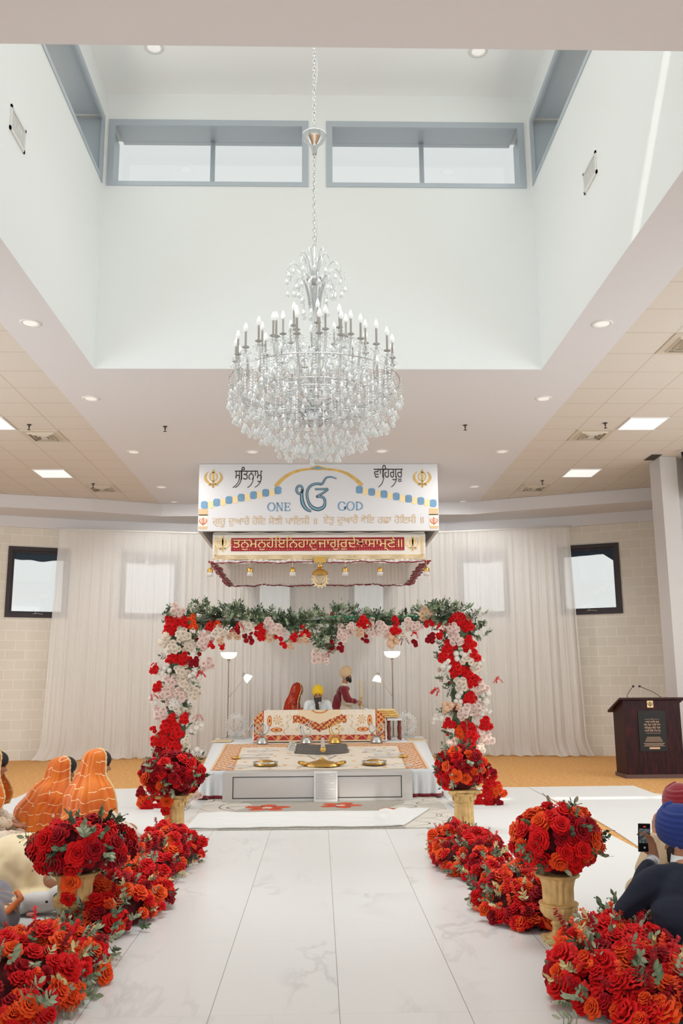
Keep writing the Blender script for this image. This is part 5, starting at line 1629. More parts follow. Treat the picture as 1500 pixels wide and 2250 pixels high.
# gilded columns and urns
def column(x, y, label):
    t = thing('pedestal_column', label, 'pedestal', (x, y, 0), 0, 'short gilded columns at the head of the aisle')
    MB().box(-.135, .135, -.135, .135, .0, .035).obj('plinth', M['gold'], t)
    MB().lathe([(.13, .035), (.135, .05), (.12, .065), (.108, .075), (.108, .085)], 40).obj('base_ring', M['gold'], t, auto=40)
    MB().lathe([(.104, .085), (.104, .10), (.100, .20), (.098, .285), (.098, .295)], 96, flute=lambda a, z: -.07 * max(0, math.cos(14 * a)) ** .8 if .09 < z < .29 else 0).obj('shaft', M['gold'], t, auto=50)
    MB().lathe([(.108, .295), (.112, .303), (.104, .312), (.108, .322), (.108, .33), (.118, .36), (.142, .395), (.15, .405)], 40, flute=lambda a, z: .05 * math.cos(8 * a) if z > .33 else 0).obj('capital', M['gold'], t, auto=50)
    mb = MB()
    for k in range(8):
        a = k * PI / 4
        mt = Matrix.Rotation(a, 4, 'Z')
        g_ = MB().grid(lambda u, v: (.112 + .012 * v + .05 * max(0, v - .6) ** 1.2 * 2, (-.5 + u) * .07 * math.sin(PI * (.2 + .7 * v)), .325 + .085 * v - .05 * max(0, v - .8)), 4, 6)
        mb.add(g_.v, g_.f, mt)
    for k in range(4):
        a = k * PI / 2 + PI / 4
        for s_ in (-1, 1):
            pts = [(.15 + .02 * math.cos(q) * 1.0, s_ * .004, .395 + .02 * math.sin(q)) for q in [i * .7 for i in range(8)]]
            mb.tube(pts, .008, 6, mtx=Matrix.Rotation(a, 4, 'Z'))
    shell(mb, 'acanthus_leaves', M['gold'], t, .006)
    mb = MB()
    ab = []
    for k in range(4):
        a = k * PI / 2 + PI / 4
        c = Vector((math.cos(a), math.sin(a))) * .225; n = Vector((math.cos(a + PI / 2), math.sin(a + PI / 2)))
        for i in range(6):
            q = i / 6; a2 = a + PI / 2 * q
            rr = .225 - .06 * math.sin(PI * q)
            if i == 0: ab += [tuple(c - n * .02), tuple(c + n * .02)]
            else:
                p = Vector((math.cos(a), math.sin(a))) * .225 * (1 - q) + Vector((math.cos(a + PI / 2), math.sin(a + PI / 2))) * .225 * q
                ab.append(tuple(p * (1 - .12 * math.sin(PI * q))))
    mb.prism(ab, .41, .437); mb.obj('abacus', M['gold'], t)
    return t
column(-1.47, 9.42, 'short gilded column carrying a rose bouquet, left of the aisle')
column(1.49, 9.62, 'short gilded column carrying a rose bouquet, right of the aisle')
def urn(x, y, label, s):
    t = thing('urn', label, 'urn', (x, y, 0), 0, 'gilded fluted urns beside the aisle')
    t.scale = s
    MB().box(-.105, .105, -.105, .105, 0, .03).obj('plinth', M['gold'], t)
    MB().lathe([(.095, .03), (.085, .045), (.055, .06), (.048, .085), (.052, .11), (.062, .12), (.052, .13), (.05, .145)], 36).obj('foot', M['gold'], t, auto=50)
    MB().lathe([(.05, .145), (.075, .15), (.105, .17), (.125, .20), (.130, .225), (.126, .24)], 120, flute=lambda a, z: .05 * abs(math.sin(11 * a)) - .02 if .148 < z < .238 else 0).obj('lower_bowl', M['gold'], t, auto=60)
    MB().lathe([(.126, .24), (.136, .245), (.136, .256), (.118, .262)], 60, flute=lambda a, z: .012 * math.cos(30 * a)).obj('beaded_band', M['gold'], t, auto=60)
    MB().lathe([(.108, .262), (.105, .30), (.106, .36), (.115, .40), (.130, .425)], 120, flute=lambda a, z: .045 * math.cos(16 * a) if .265 < z < .42 else 0).obj('fluted_body', M['gold'], t, auto=60)
    MB().lathe([(.130, .425), (.150, .432), (.156, .442), (.150, .450), (.12, .447), (.11, .42)], 80, flute=lambda a, z: .02 * math.cos(30 * a) if z > .43 else 0, cap=False).obj('rim', M['gold'], t, auto=60)
    return t
urn(-1.56, 6.05, 'gilded fluted urn holding dark red roses, near left', (1.0, 1.0, .80))
urn(1.43, 5.68, 'gilded fluted urn holding red and orange roses, near right', (.86, .86, .86))
dome('rose_bouquet', 'red rose bouquet on the left column', 'flower arrangement', (-1.50, 9.42, .42), (.31, .27, .32), 21, 74, .066, DC, 44, 'ball bouquets of red roses', low=-.72, extra=[('rose', 'orange', (-.02, -.17, -.03), (0, -1, .2), .062), ('rose', 'red', (-.03, -.17, -.12), (0, -1, -.1), .055)])
dome('rose_bouquet', 'red rose bouquet with orange roses on the right column', 'flower arrangement', (1.47, 9.62, .42), (.27, .25, .34), 22, 70, .062, RC2, 44, 'ball bouquets of red roses', low=-.72)
dome('rose_bouquet', 'dark red rose bouquet in the near left urn, wide and loose', 'flower arrangement', (-1.53, 6.05, .355), (.32, .26, .24), 23, 60, .066, DC, 46, 'ball bouquets of red roses', low=-.72, extra=[('rose', 'orange', (-.02, -.17, -.03), (0, -1, .2), .062), ('rose', 'red', (-.03, -.17, -.12), (0, -1, -.1), .055)])
dome('rose_bouquet', 'round rose bouquet in the near right urn', 'flower arrangement', (1.455, 5.70, .385), (.27, .25, .29), 24, 70, .062, RC, 36, 'ball bouquets of red roses', low=-.72)

# flower arch
AYY = 11.8
aX = lambda x: (x - 700.6) * .00602
aZ = lambda y: 2.49 - (y - 1340) * .00572
arch = thing('flower_arch', 'square wedding arch covered in red, blush and cream flowers around the platform', 'flower arch', (0, AYY, 0))
for s_ in (-1, 1):
    mb = MB(); mb.box(s_ * 1.86 - .03, s_ * 1.86 + .03, -.03, .03, .012, 2.42); mb.obj('post', M['white_metal'], arch)
    mb = MB(); mb.box(s_ * 1.86 - .2, s_ * 1.86 + .2, -.25, .25, .008, .02); mb.obj('foot_plate', M['white_metal'], arch)
mb = MB(); mb.tube([(-1.86, 0, 2.36), (1.86, 0, 2.38)], .022, 10); mb.obj('crossbar', M['white_metal'], arch, True)
mb = MB(); rr_ = random.Random(3)
for k in range(26):
    x = .12 + 1.25 * k / 25
    mb.tube([(x, -.02, 2.37 + .02 * math.sin(k)), (x + .03, -.035, 2.40), (x + .05, .0, 2.36)], .016, 5)
mb.obj('green_tape', mat('green_tape', rgb(60, 160, 110), .6), arch, True)
CL = [  # x, y, radius (photo scale, laid out in the arch plane), colour, kind
 (393,1343,22,'pink','rose'),(382,1372,24,'red','rose'),(408,1372,22,'red','rose'),(425,1362,14,'orange','rose'),(378,1388,16,'red','rose'),(430,1378,13,'orange','rose'),
 (405,1397,20,'cream','rose'),(366,1408,18,'cream','pom'),(386,1426,20,'cream','rose'),(420,1424,20,'cream','rose'),(455,1410,24,'pink','rose'),(470,1378,18,'red','rose'),(478,1372,14,'orange','spray'),
 (386,1449,18,'red','rose'),(410,1450,18,'red','rose'),(434,1458,14,'deep','rose'),(447,1484,14,'red','spray'),(460,1462,18,'pink','rose'),(466,1421,12,'red','rose'),(490,1422,8,'red','rose'),(488,1410,12,'peach','rose'),
 (350,1472,14,'red','rose'),(370,1476,18,'white','pom'),(352,1462,14,'white','spray'),(405,1482,24,'cream','rose'),(432,1488,16,'white','pom'),(385,1506,24,'pink','rose'),(415,1510,22,'cream','rose'),(357,1512,14,'red','rose'),(345,1532,12,'red','spray'),
 (375,1530,24,'pink','rose'),(404,1530,22,'pink','rose'),(432,1530,18,'cream','rose'),(350,1540,14,'white','pom'),(392,1548,16,'white','rose'),(403,1563,18,'cream','rose'),(364,1572,20,'pink','rose'),(430,1560,12,'cream','spray'),
 (388,1582,13,'red','rose'),(415,1581,14,'red','rose'),(445,1578,12,'red','spray'),(440,1605,16,'white','pom'),(405,1590,12,'cream','rose'),
 (375,1600,18,'red','rose'),(398,1608,22,'red','rose'),(350,1604,9,'red','rose'),(372,1628,20,'red','rose'),(395,1640,22,'red','rose'),(418,1630,14,'cream','rose'),(355,1628,14,'red','rose'),(418,1648,14,'cream','rose'),
 (365,1655,18,'deep','rose'),(390,1668,20,'red','rose'),(440,1660,16,'white','pom'),(360,1700,22,'red','rose'),(420,1690,22,'deep','rose'),(430,1715,20,'red','rose'),(335,1752,22,'orange','rose'),(345,1765,20,'red','rose'),(360,1740,22,'red','rose'),(330,1738,14,'deep','rose'),(420,1755,14,'cream','rose'),(413,1772,11,'red','rose'),(440,1740,18,'pink','rose'),(372,1768,18,'red','rose'),
 # crossbar
 (520,1388,14,'deep','rose'),(525,1376,14,'red','spray'),(545,1380,20,'cream','rose'),(515,1398,16,'peach','rose'),(548,1406,16,'deep','pom'),(570,1386,17,'red','rose'),(577,1398,14,'red','rose'),(592,1374,18,'pink','rose'),(608,1390,20,'pink','rose'),(590,1402,17,'peach','rose'),(612,1405,10,'red','rose'),(622,1420,9,'red','rose'),(637,1424,12,'peach','rose'),(646,1404,12,'red','rose'),(668,1392,18,'red','pom'),(667,1410,15,'peach','rose'),(484,1390,18,'cream','rose'),
 (695,1446,18,'pink','rose'),(712,1456,12,'pink','rose'),(722,1440,10,'deep','spray'),(725,1422,12,'deep','rose'),(746,1428,12,'deep','rose'),(755,1388,20,'pink','rose'),(752,1402,15,'pink','rose'),(768,1384,14,'pink','rose'),(797,1372,18,'red','rose'),(790,1380,12,'red','spray'),(810,1390,20,'pink','rose'),(798,1405,14,'deep','pom'),(787,1392,14,'peach','rose'),(838,1386,22,'pink','rose'),(812,1372,12,'pink','rose'),(855,1410,20,'peach','pom'),(862,1388,16,'red','rose'),(882,1410,14,'deep','spray'),(878,1398,14,'cream','rose'),(895,1376,18,'pink','rose'),(910,1382,16,'pink','rose'),(905,1398,12,'red','spray'),(865,1368,12,'red','rose'),(906,1418,8,'deep','rose'),(880,1384,14,'white','rose'),
 # right post
 (930,1352,18,'peach','rose'),(938,1372,14,'red','rose'),(958,1382,16,'red','spray'),(942,1408,14,'deep','rose'),(960,1400,12,'red','rose'),(993,1362,14,'red','rose'),(1010,1368,22,'red','rose'),(1022,1380,16,'red','rose'),(988,1386,16,'pink','rose'),(995,1412,20,'pink','rose'),
 (980,1428,18,'red','rose'),(1022,1418,22,'red','rose'),(968,1448,16,'red','rose'),(1003,1444,18,'white','pom'),(1030,1448,18,'red','rose'),(984,1458,14,'red','rose'),(972,1468,14,'white','pom'),(1018,1458,18,'cream','rose'),(1035,1470,18,'cream','rose'),(1045,1468,14,'white','pom'),
 (995,1476,22,'red','rose'),(978,1488,14,'white','spray'),(1020,1492,22,'red','rose'),(1030,1506,18,'red','rose'),(1078,1500,13,'red','spray'),(1005,1512,20,'cream','rose'),(955,1526,16,'red','spray'),(1045,1520,22,'pink','rose'),(985,1520,14,'white','spray'),(1020,1542,18,'red','rose'),(995,1542,18,'white','pom'),(1048,1540,18,'white','pom'),
 (978,1562,20,'peach','pom'),(995,1560,12,'deep','spray'),(1008,1570,24,'pink','rose'),(1035,1562,24,'pink','rose'),(1054,1572,14,'white','pom'),(975,1598,16,'red','rose'),(950,1590,14,'white','pom'),(1052,1598,18,'red','rose'),(1010,1600,14,'red','rose'),(1022,1602,10,'red','rose'),
 (996,1618,20,'orange','rose'),(1022,1622,22,'red','rose'),(1042,1618,18,'pink','rose'),(1055,1630,18,'pink','rose'),(980,1614,10,'white','rose'),(984,1645,22,'pink','pom'),(1020,1645,22,'red','rose'),(1005,1658,16,'red','rose'),(1040,1652,14,'cream','rose'),
 (990,1740,20,'orange','rose'),(1062,1730,24,'red','rose'),(1075,1745,20,'orange','rose'),(1055,1755,22,'red','rose'),(1070,1765,16,'deep','rose'),(1035,1765,16,'red','rose'),(1000,1690,20,'deep','rose'),(1040,1690,22,'red','rose'),(1055,1700,20,'deep','rose')]
A = Arr(arch, 77); r = A.r
for (x, y, rad, col, kind) in CL:
    X, Z, R = aX(x), aZ(y), rad * .0060
    d0 = -.14 - .05 * r.random()
    if kind == 'pom':
        for k in range(6):
            a = 2.39996 * k + r.random() * 2; q = R * (.2 + .62 * math.sqrt(k / 6))
            A.bloom('pom', col, (X + q * math.cos(a), d0 + .05 * r.random() + .3 * q * q / R, Z + q * math.sin(a)), (math.cos(a) * .7, -1, math.sin(a) * .7 + .2), R * r.uniform(.30, .46))
    elif kind == 'spray':
        for k in range(3):
            sx = 1 if X > aX(x) else (1 if x > 700 else -1)
            A.bloom('spray', col, (X + r.uniform(-.02, .02), d0 + r.uniform(-.03, .05), Z + R * .5), (r.uniform(-.9, .9), -.4, r.uniform(-1.2, -.2)), R * 1.1)
    else:
        n = max(3, int(rad / 2.6))
        for k in range(n):
            a = 2.39996 * k + r.random(); q = math.sqrt((k + .3) / n) * R * .78
            rs = max(.030, min(.047, R * .42)) * r.uniform(.9, 1.15)
            nn = Vector((math.cos(a) * q / R * .9, -1, math.sin(a) * q / R * .9 + .25))
            A.bloom('rose', col, (X + q * math.cos(a), d0 + .5 * q * q / R, Z + q * math.sin(a)), nn, rs)
# leaves and back side
def pos(kind):
    if kind == 0:
        s_ = r.choice([-1, 1]); z = r.uniform(.25, 2.45)
        w = .20
        sway = -.04 + .05 * math.sin(z * 2.2)
        return s_ * (1.84 + sway), z, w
    x = r.uniform(-1.9, 1.9); return x, 2.36 + .05 * math.sin(x * 5) + (.05 if abs(x) > 1.3 else 0), .10
for i in range(900):
    k = 0 if r.random() < .42 else 1
    x, z, w = pos(k)
    a = r.uniform(0, 6.28); rad = w * r.uniform(.2, 1.0)
    n = Vector((math.cos(a), r.uniform(-1.2, .6), math.sin(a) + (.2 if k else .1)))
    A.leaf(r.choice(['leaf', 'leaf', 'leaf_dark', 'leaf_pale']), (x + math.cos(a) * rad, r.uniform(-.14, .10), z + math.sin(a) * rad * .7), n, r.uniform(.07, .125))
for (x, y, n) in [(505, 1348, 26), (440, 1345, 22), (630, 1370, 14), (710, 1420, 40), (725, 1395, 30), (640, 1380, 20), (960, 1345, 30), (1035, 1372, 20), (1045, 1398, 10), (950, 1372, 16), (372, 1362, 14), (620, 1410, 6), (560, 1366, 16), (830, 1366, 12)]:
    for k in range(n):
        A.leaf(r.choice(['leaf', 'leaf_dark', 'leaf_pale']), (aX(x) + r.uniform(-.12, .12), r.uniform(-.16, .05), aZ(y) + r.uniform(-.08, .08)), (r.uniform(-1, 1), r.uniform(-.8, .3), r.uniform(-.2, 1.1)), r.uniform(.08, .14))
for i in range(150):   # blooms on the far side so that the arch is full all round
    x, z, w = pos(0 if r.random() < .6 else 1)
    A.bloom('rose', r.choice(['red', 'pink', 'cream', 'deep']), (x + r.uniform(-w, w), r.uniform(.02, .16), z + r.uniform(-.05, .05)), (r.uniform(-.5, .5), 1, .2), r.uniform(.028, .038))
mb = MB()
for s_ in (-1, 1):
    mb.tube([(s_ * 1.84 + .02 * math.sin(i * 2), 0, .05 + .16 * i) for i in range(15)], [.13 + .02 * math.sin(i * 3.1) for i in range(15)], 10)
mb.tube([(-1.85 + 3.7 * i / 20, .03, 2.35 + .01 * math.sin(i)) for i in range(21)], .038, 8)
mb.obj('moss_padding', M['leaf_dark'], arch, True)
A.finish()
# ================================================================== CHANDELIER
HX, HY = -.045, 8.0
CHZ = lambda c: 3.63 + (1610 - c) * .00141
t = thing('chandelier', 'huge crystal chandelier with rings of candle bulbs hanging in the light well', 'chandelier', (HX, HY, 0))
def circ(n, r, z, ph=0): return [(r * math.cos(2 * PI * i / n + ph), r * math.sin(2 * PI * i / n + ph), z) for i in range(n)]
mb = MB(); mb.lathe([(.0, CHZ(1440)), (.05, CHZ(1435)), (.11, CHZ(1400)), (.12, CHZ(1360)), (.05, CHZ(1340)), (.03, CHZ(1330))], 28); mb.obj('hub', M['silver'], t, auto=40)
mb = MB(); mb.lathe([(.022, CHZ(1340)), (.03, CHZ(1250)), (.018, CHZ(1150)), (.04, CHZ(1050)), (.022, CHZ(930)), (.028, CHZ(700)), (.018, CHZ(560)), (.026, CHZ(480)), (.015, CHZ(420)), (.02, CHZ(300)), (.01, CHZ(150))], 18); mb.obj('glass_column', M['crystal_arm'], t, True)
for c, r in ((900, .05), (400, .075)):
    mb = MB(); mb.lathe([(.02, CHZ(c + 30)), (r * .7, CHZ(c + 20)), (r, CHZ(c - 5)), (r * 1.05, CHZ(c - 12)), (.02, CHZ(c - 12))], 20, flute=lambda a, z: .05 * math.cos(10 * a)); mb.obj('silver_cup', M['silver'], t, auto=40)
def cand(parent, p):
    mb = MB(); mb.lathe([(.010, 0), (.030, .006), (.034, .012), (.016, .012), (.0095, .016), (.0095, .150), (.011, .155)], 12, mtx=Matrix.Translation(p)); o = mb.obj('candle', M['chrome'], parent, auto=40)
    mb = MB(); mb.lathe([(.006, .153), (.018, .172), (.021, .192), (.013, .222), (.003, .245)], 12, mtx=Matrix.Translation(p)); mb.obj('bulb', M['bulb'], o, True)
def arm(n, rr, z, zh, ph, sag):
    for k in range(n):
        a = 2 * PI * k / n + ph
        ca, sa = math.cos(a), math.sin(a)
        prof = [(.07, zh), (.25 * rr / .75, zh + .02), (.5 * rr / .75, zh - sag * .2), (.68 * rr / .75, zh - sag + .12), (rr * .97, z - .12), (rr, z - .03), (rr, z)]
        # smooth through points
        pts = []
        for i in range(len(prof) - 1):
            for q in range(4):
                tt = q / 4
                p0 = prof[max(i - 1, 0)]; p1 = prof[i]; p2 = prof[i + 1]; p3 = prof[min(i + 2, len(prof) - 1)]
                f = lambda j: .5 * (2 * p1[j] + (p2[j] - p0[j]) * tt + (2 * p0[j] - 5 * p1[j] + 4 * p2[j] - p3[j]) * tt**2 + (3 * p1[j] - p0[j] - 3 * p2[j] + p3[j]) * tt**3)
                pts.append((f(0) * ca, f(0) * sa, f(1)))
        pts.append((rr * ca, rr * sa, z))
        mb = MB(); mb.tube(pts, .0115, 6); mb.obj('glass_arm', M['crystal_arm'], t, True)
        cand(t, Vector((rr * ca, rr * sa, z)))
arm(24, .74, CHZ(1000), CHZ(1330), .06, .05)
arm(12, .50, CHZ(900), CHZ(1150), .2, .0)
arm(8, .30, CHZ(800), CHZ(950), .1, .0)
# crown of curled glass
for (n, r0, rr, zb, zt_, hook) in ((8, .05, .28, CHZ(620), CHZ(290), .12), (8, .04, .19, CHZ(600), CHZ(385), .10), (6, .03, .15, CHZ(400), CHZ(190), .08)):
    for k in range(n):
        a = 2 * PI * k / n + rr
        pts = []
        for i in range(15):
            u = i / 14
            x = r0 + (rr - r0) * u ** 1.4 + (.0 if u < .8 else 0)
            z = zb + (zt_ - zb) * math.sin(min(1, u / .78) * PI / 2) - (hook * ((u - .78) / .22) ** 2 if u > .78 else 0)
            pts.append((x * math.cos(a), x * math.sin(a), z))
        mb = MB(); mb.tube(pts, .007, 6); mb.obj('crown_curl', M['crystal_arm'], t, True)
# crystal strands
def strand_mesh(L, drop):
    mb = MB(); z = 0
    n = int(L / .026)
    for k in range(n):
        s = .0085
        c = (0, 0, -k * .026)
        mb.add([(s, 0, c[2]), (0, s, c[2]), (-s, 0, c[2]), (0, -s, c[2]), (0, 0, c[2] + .011), (0, 0, c[2] - .011)], [(0, 1, 4), (1, 2, 4), (2, 3, 4), (3, 0, 4), (1, 0, 5), (2, 1, 5), (3, 2, 5), (0, 3, 5)])
    if drop:
        zz = -n * .026
        mb.lathe([(.001, zz + .01), (.008, zz), (.022, zz - .03), (.024, zz - .042), (.014, zz - .056), (.001, zz - .06)], 8)
    return mb.mesh('crystal_strand', M['crystal'])
SM = {L: strand_mesh(L, True) for L in (.10, .16, .22, .28, .34)}
rs = random.Random(4)
def strand(parent, p, L, name='crystal_strand'):
    o = bpy.data.objects.new(name, SM[L]); COL.objects.link(o); o.parent = parent; o.location = p; o.rotation_euler = (0, 0, rs.uniform(0, 6)); return o
lst = []
for i in range(64):
    a = 2 * PI * i / 64; lst.append((.80 + .015 * math.cos(9 * a), a, CHZ(1140) + .05 * math.cos(12 * a), rs.choice([.22, .16, .22])))
for (rr, n, z, Ls) in ((.74, 56, CHZ(1200), (.22, .28)), (.66, 52, CHZ(1260), (.22, .28)), (.56, 46, CHZ(1280), (.28, .22)), (.46, 40, CHZ(1290), (.28, .34)), (.36, 32, CHZ(1330), (.28, .34)), (.26, 26, CHZ(1370), (.28, .34)), (.17, 18, CHZ(1400), (.28,)), (.09, 10, CHZ(1440), (.22,)),
                       (.50, 40, CHZ(1010), (.16, .10)), (.30, 26, CHZ(860), (.10, .16)), (.62, 48, CHZ(1080), (.16, .22)), (.28, 16, CHZ(330), (.16, .10)), (.19, 14, CHZ(420), (.10,)), (.12, 10, CHZ(520), (.16,)), (.40, 30, CHZ(980), (.16, .1)), (.24, 20, CHZ(1060), (.22,))):
    for i in range(n):
        lst.append((rr + rs.uniform(-.015, .015), 2 * PI * i / n + rs.uniform(-.03, .03), z + rs.uniform(-.025, .03), rs.choice(Ls)))
front = sorted(range(len(lst)), key=lambda i: math.sin(lst[i][1]) * lst[i][0])
inner = MB()
for k, i in enumerate(front):
    r_, a, z, L = lst[i]
    p = (r_ * math.cos(a), r_ * math.sin(a), z)
    if k < 96: strand(t, p, L)
    else:
        me = SM[L]; inner.add([v.co for v in me.vertices], [tuple(q.vertices) for q in me.polygons], Matrix.Translation(p))
# swags between candles, small crystals around the pans
for (n, rr, z) in ((24, .74, CHZ(1005)), (12, .5, CHZ(905)), (8, .3, CHZ(805))):
    for k in range(n):
        a0 = 2 * PI * k / n + (.06 if n == 24 else .2 if n == 12 else .1); a1 = a0 + 2 * PI / n
        for q in range(9):
            u = (q + .5) / 9; a = a0 + (a1 - a0) * u
            c = Vector((rr * math.cos(a), rr * math.sin(a), z - .12 * math.sin(PI * u)))
            inner.sphere(c, .009, 5, 4)
        for q in range(6):
            b = q * PI / 3; c = Vector((rr * math.cos(a0) + .045 * math.cos(b), rr * math.sin(a0) + .045 * math.sin(b), z - .02))
            inner.lathe([(.001, .012), (.009, -.01), (.001, -.035)], 5, mtx=Matrix.Translation(c))
for k in range(420):    # loose sparkle on the arms
    u = rs.random(); rr = .15 + .62 * math.sqrt(u); a = rs.uniform(0, 6.283)
    z = CHZ(1150 - 20 * rs.random()) - .10 * (1 - rr / .77) - rs.uniform(0, .22) + .10 * rs.random()
    inner.lathe([(.001, .014), (.010, 0), (.001, -.03)], 5, mtx=Matrix.Translation((rr * math.cos(a), rr * math.sin(a), z)) @ Euler((rs.uniform(-.6, .6), rs.uniform(-.6, .6), 0)).to_matrix().to_4x4())
o = inner.obj('inner_crystals', M['crystal'], t, True); o['kind'] = 'stuff'
mb = MB()
for (rr, z, th) in ((.80, CHZ(1135), .006), (.66, CHZ(1255), .005), (.46, CHZ(1285), .005), (.26, CHZ(1365), .005), (.56, CHZ(1278), .004), (.36, CHZ(1325), .004)):
    mb.tube(circ(64, rr, z), th, 5, closed=True)
for k in range(8):
    a = k * PI / 4
    mb.tube([(.1 * math.cos(a), .1 * math.sin(a), CHZ(1390)), (.46 * math.cos(a), .46 * math.sin(a), CHZ(1285)), (.80 * math.cos(a), .80 * math.sin(a), CHZ(1135))], .004, 5)
mb.obj('wire_frame', M['silver'], t, True)
# chain with links, cord and ceiling cup
mb = MB(); z = CHZ(140); k = 0
while z < 9.36:
    pts = [(.016 * math.cos(a), 0, z + .026 * math.sin(a)) for a in [2 * PI * i / 10 for i in range(10)]]
    mb.tube(pts, .0042, 5, mtx=Matrix.Rotation((k % 2) * PI / 2, 4, 'Z'), closed=True); z += .042; k += 1
mb.obj('chain', M['silver'], t, True)
mb = MB(); mb.tube([(.01 + .02 * math.sin(i * .9), .012 * math.cos(i * 1.1), CHZ(140) + i * (9.38 - CHZ(140)) / 30) for i in range(31)], .004, 5); mb.obj('cord', M['white_metal'], t, True)
mb = MB(); mb.lathe([(.02, 6.68), (.03, 6.74), (.05, 6.78), (.10, 6.83), (.125, 6.88), (.125, 6.89), (.06, 6.95), (.01, 6.97)], 24); mb.obj('hoist_cup', M['silver'], t, auto=40)
mb = MB(); mb.lathe([(.02, 9.36), (.09, 9.39), (.12, 9.43), (.12, 9.448)], 24); mb.obj('ceiling_rose', M['white_metal'], t, auto=40)

# ================================================================== PEOPLE
V3 = Vector
def rotp(prims, mt):
    """transform prims by a rotation matrix + translation"""
    R = mt.to_3x3(); e = R.to_euler()
    out = []
    for p in prims:
        if p[0] == 's': out.append(('e', tuple(mt @ V3(p[1])), p[2] if isinstance(p[2], tuple) else (p[2],) * 3, tuple(e)))
        elif p[0] == 'e':
            e2 = (R @ Euler(p[3]).to_matrix()).to_euler(); out.append(('e', tuple(mt @ V3(p[1])), p[2], tuple(e2)))
        elif p[0] == 'c': out.append(('c', tuple(mt @ V3(p[1])), tuple(mt @ V3(p[2])), p[3], p[4]))
    return out
def head_prims(mt):
    P = [('s', (0, 0, .02), (.077, .096, .10)), ('e', (0, .022, -.05), (.060, .070, .074), (0, 0, 0)), ('c', (0, .092, .0), (0, .112, -.034), .008, .0145), ('c', (-.014, .1, -.038), (.014, .1, -.038), .009, .009),
         ('e', (0, .082, .022), (.052, .016, .011), (0, 0, 0)), ('e', (-.079, -.005, -.02), (.011, .019, .031), (0, 0, 0)), ('e', (.079, -.005, -.02), (.011, .019, .031), (0, 0, 0)),
         ('e', (0, .087, -.066), (.025, .010, .006), (0, 0, 0)), ('e', (0, .085, -.078), (.022, .010, .007), (0, 0, 0)), ('e', (0, .074, -.102), (.026, .022, .02), (0, 0, 0)),
         ('e', (-.036, .066, -.035), (.022, .022, .022), (0, 0, 0)), ('e', (.036, .066, -.035), (.022, .022, .022), (0, 0, 0))]
    return rotp(P, mt)
def face_parts(t, mt, brow=True):
    mb = MB()
    for s in (-1, 1): 
        mb = MB(); mb.sphere((0, 0, 0), (.013, .008, .008), 10, 8, mt @ Matrix.Translation((s * .032, .088, .002))); mb.obj('eye', M['eye'], t, True)
        mb = MB(); mb.tube([mt @ V3((s * .016, .099, .020)), mt @ V3((s * .034, .097, .026)), mt @ V3((s * .054, .084, .020))], [.003, .0045, .002], 6); mb.obj('eyebrow', M['hair'], t, True)
M['eye'] = mat('dark_eye', rgb(46, 34, 32), .25)
def hand_prims(w, d, n, thumb=1, curl=.6, s=1.0, spread=.0, tcurl=.35):
    """five fingered hand: w wrist, d finger direction, n palm normal; thumb = side sign"""
    w, d, n = V3(w), V3(d).normalized(), V3(n).normalized()
    n = (n - d * n.dot(d)).normalized(); sd = d.cross(n) * thumb
    out = []
    ks = [.030, .011, -.009, -.028]; ln = [(.040, .026, .020), (.045, .030, .021), (.042, .028, .020), (.033, .021, .018)]
    for i in range(4):
        k = w + (d * (.086 - .006 * abs(i - 1)) + sd * ks[i]) * s
        out.append(('c', tuple(w + sd * ks[i] * .55 * s + d * .012 * s), tuple(k), .0155 * s, .0115 * s))
        a = curl * .55; p = k
        dd = d + sd * spread * (1.5 - i) * .3
        for j, L in enumerate(ln[i]):
            q = p + (dd.normalized() * math.cos(a) + n * math.sin(a)) * L * s
            out.append(('c', tuple(p), tuple(q), (.0098 - .0012 * j) * s, (.0090 - .0014 * j) * s)); p = q; a += curl * .75
    b = w + (d * .022 + sd * .022) * s
    q = b + (d * .62 + sd * .62 + n * .25).normalized() * .040 * s
    r = q + (d * (.85 - tcurl * .2) + sd * (.35 - tcurl) + n * tcurl).normalized() * .032 * s
    r2 = r + (d * (.9 - tcurl * .3) + sd * (.1 - tcurl) + n * tcurl).normalized() * .024 * s
    out += [('c', tuple(b), tuple(q), .0165 * s, .0125 * s), ('c', tuple(q), tuple(r), .0118 * s, .0102 * s), ('c', tuple(r), tuple(r2), .0100 * s, .0080 * s)]
    return out
def limb(*pr):
    """pr: (point, radius) ..."""
    return [('c', a[0], b[0], a[1], b[1]) for a, b in zip(pr[:-1], pr[1:])]
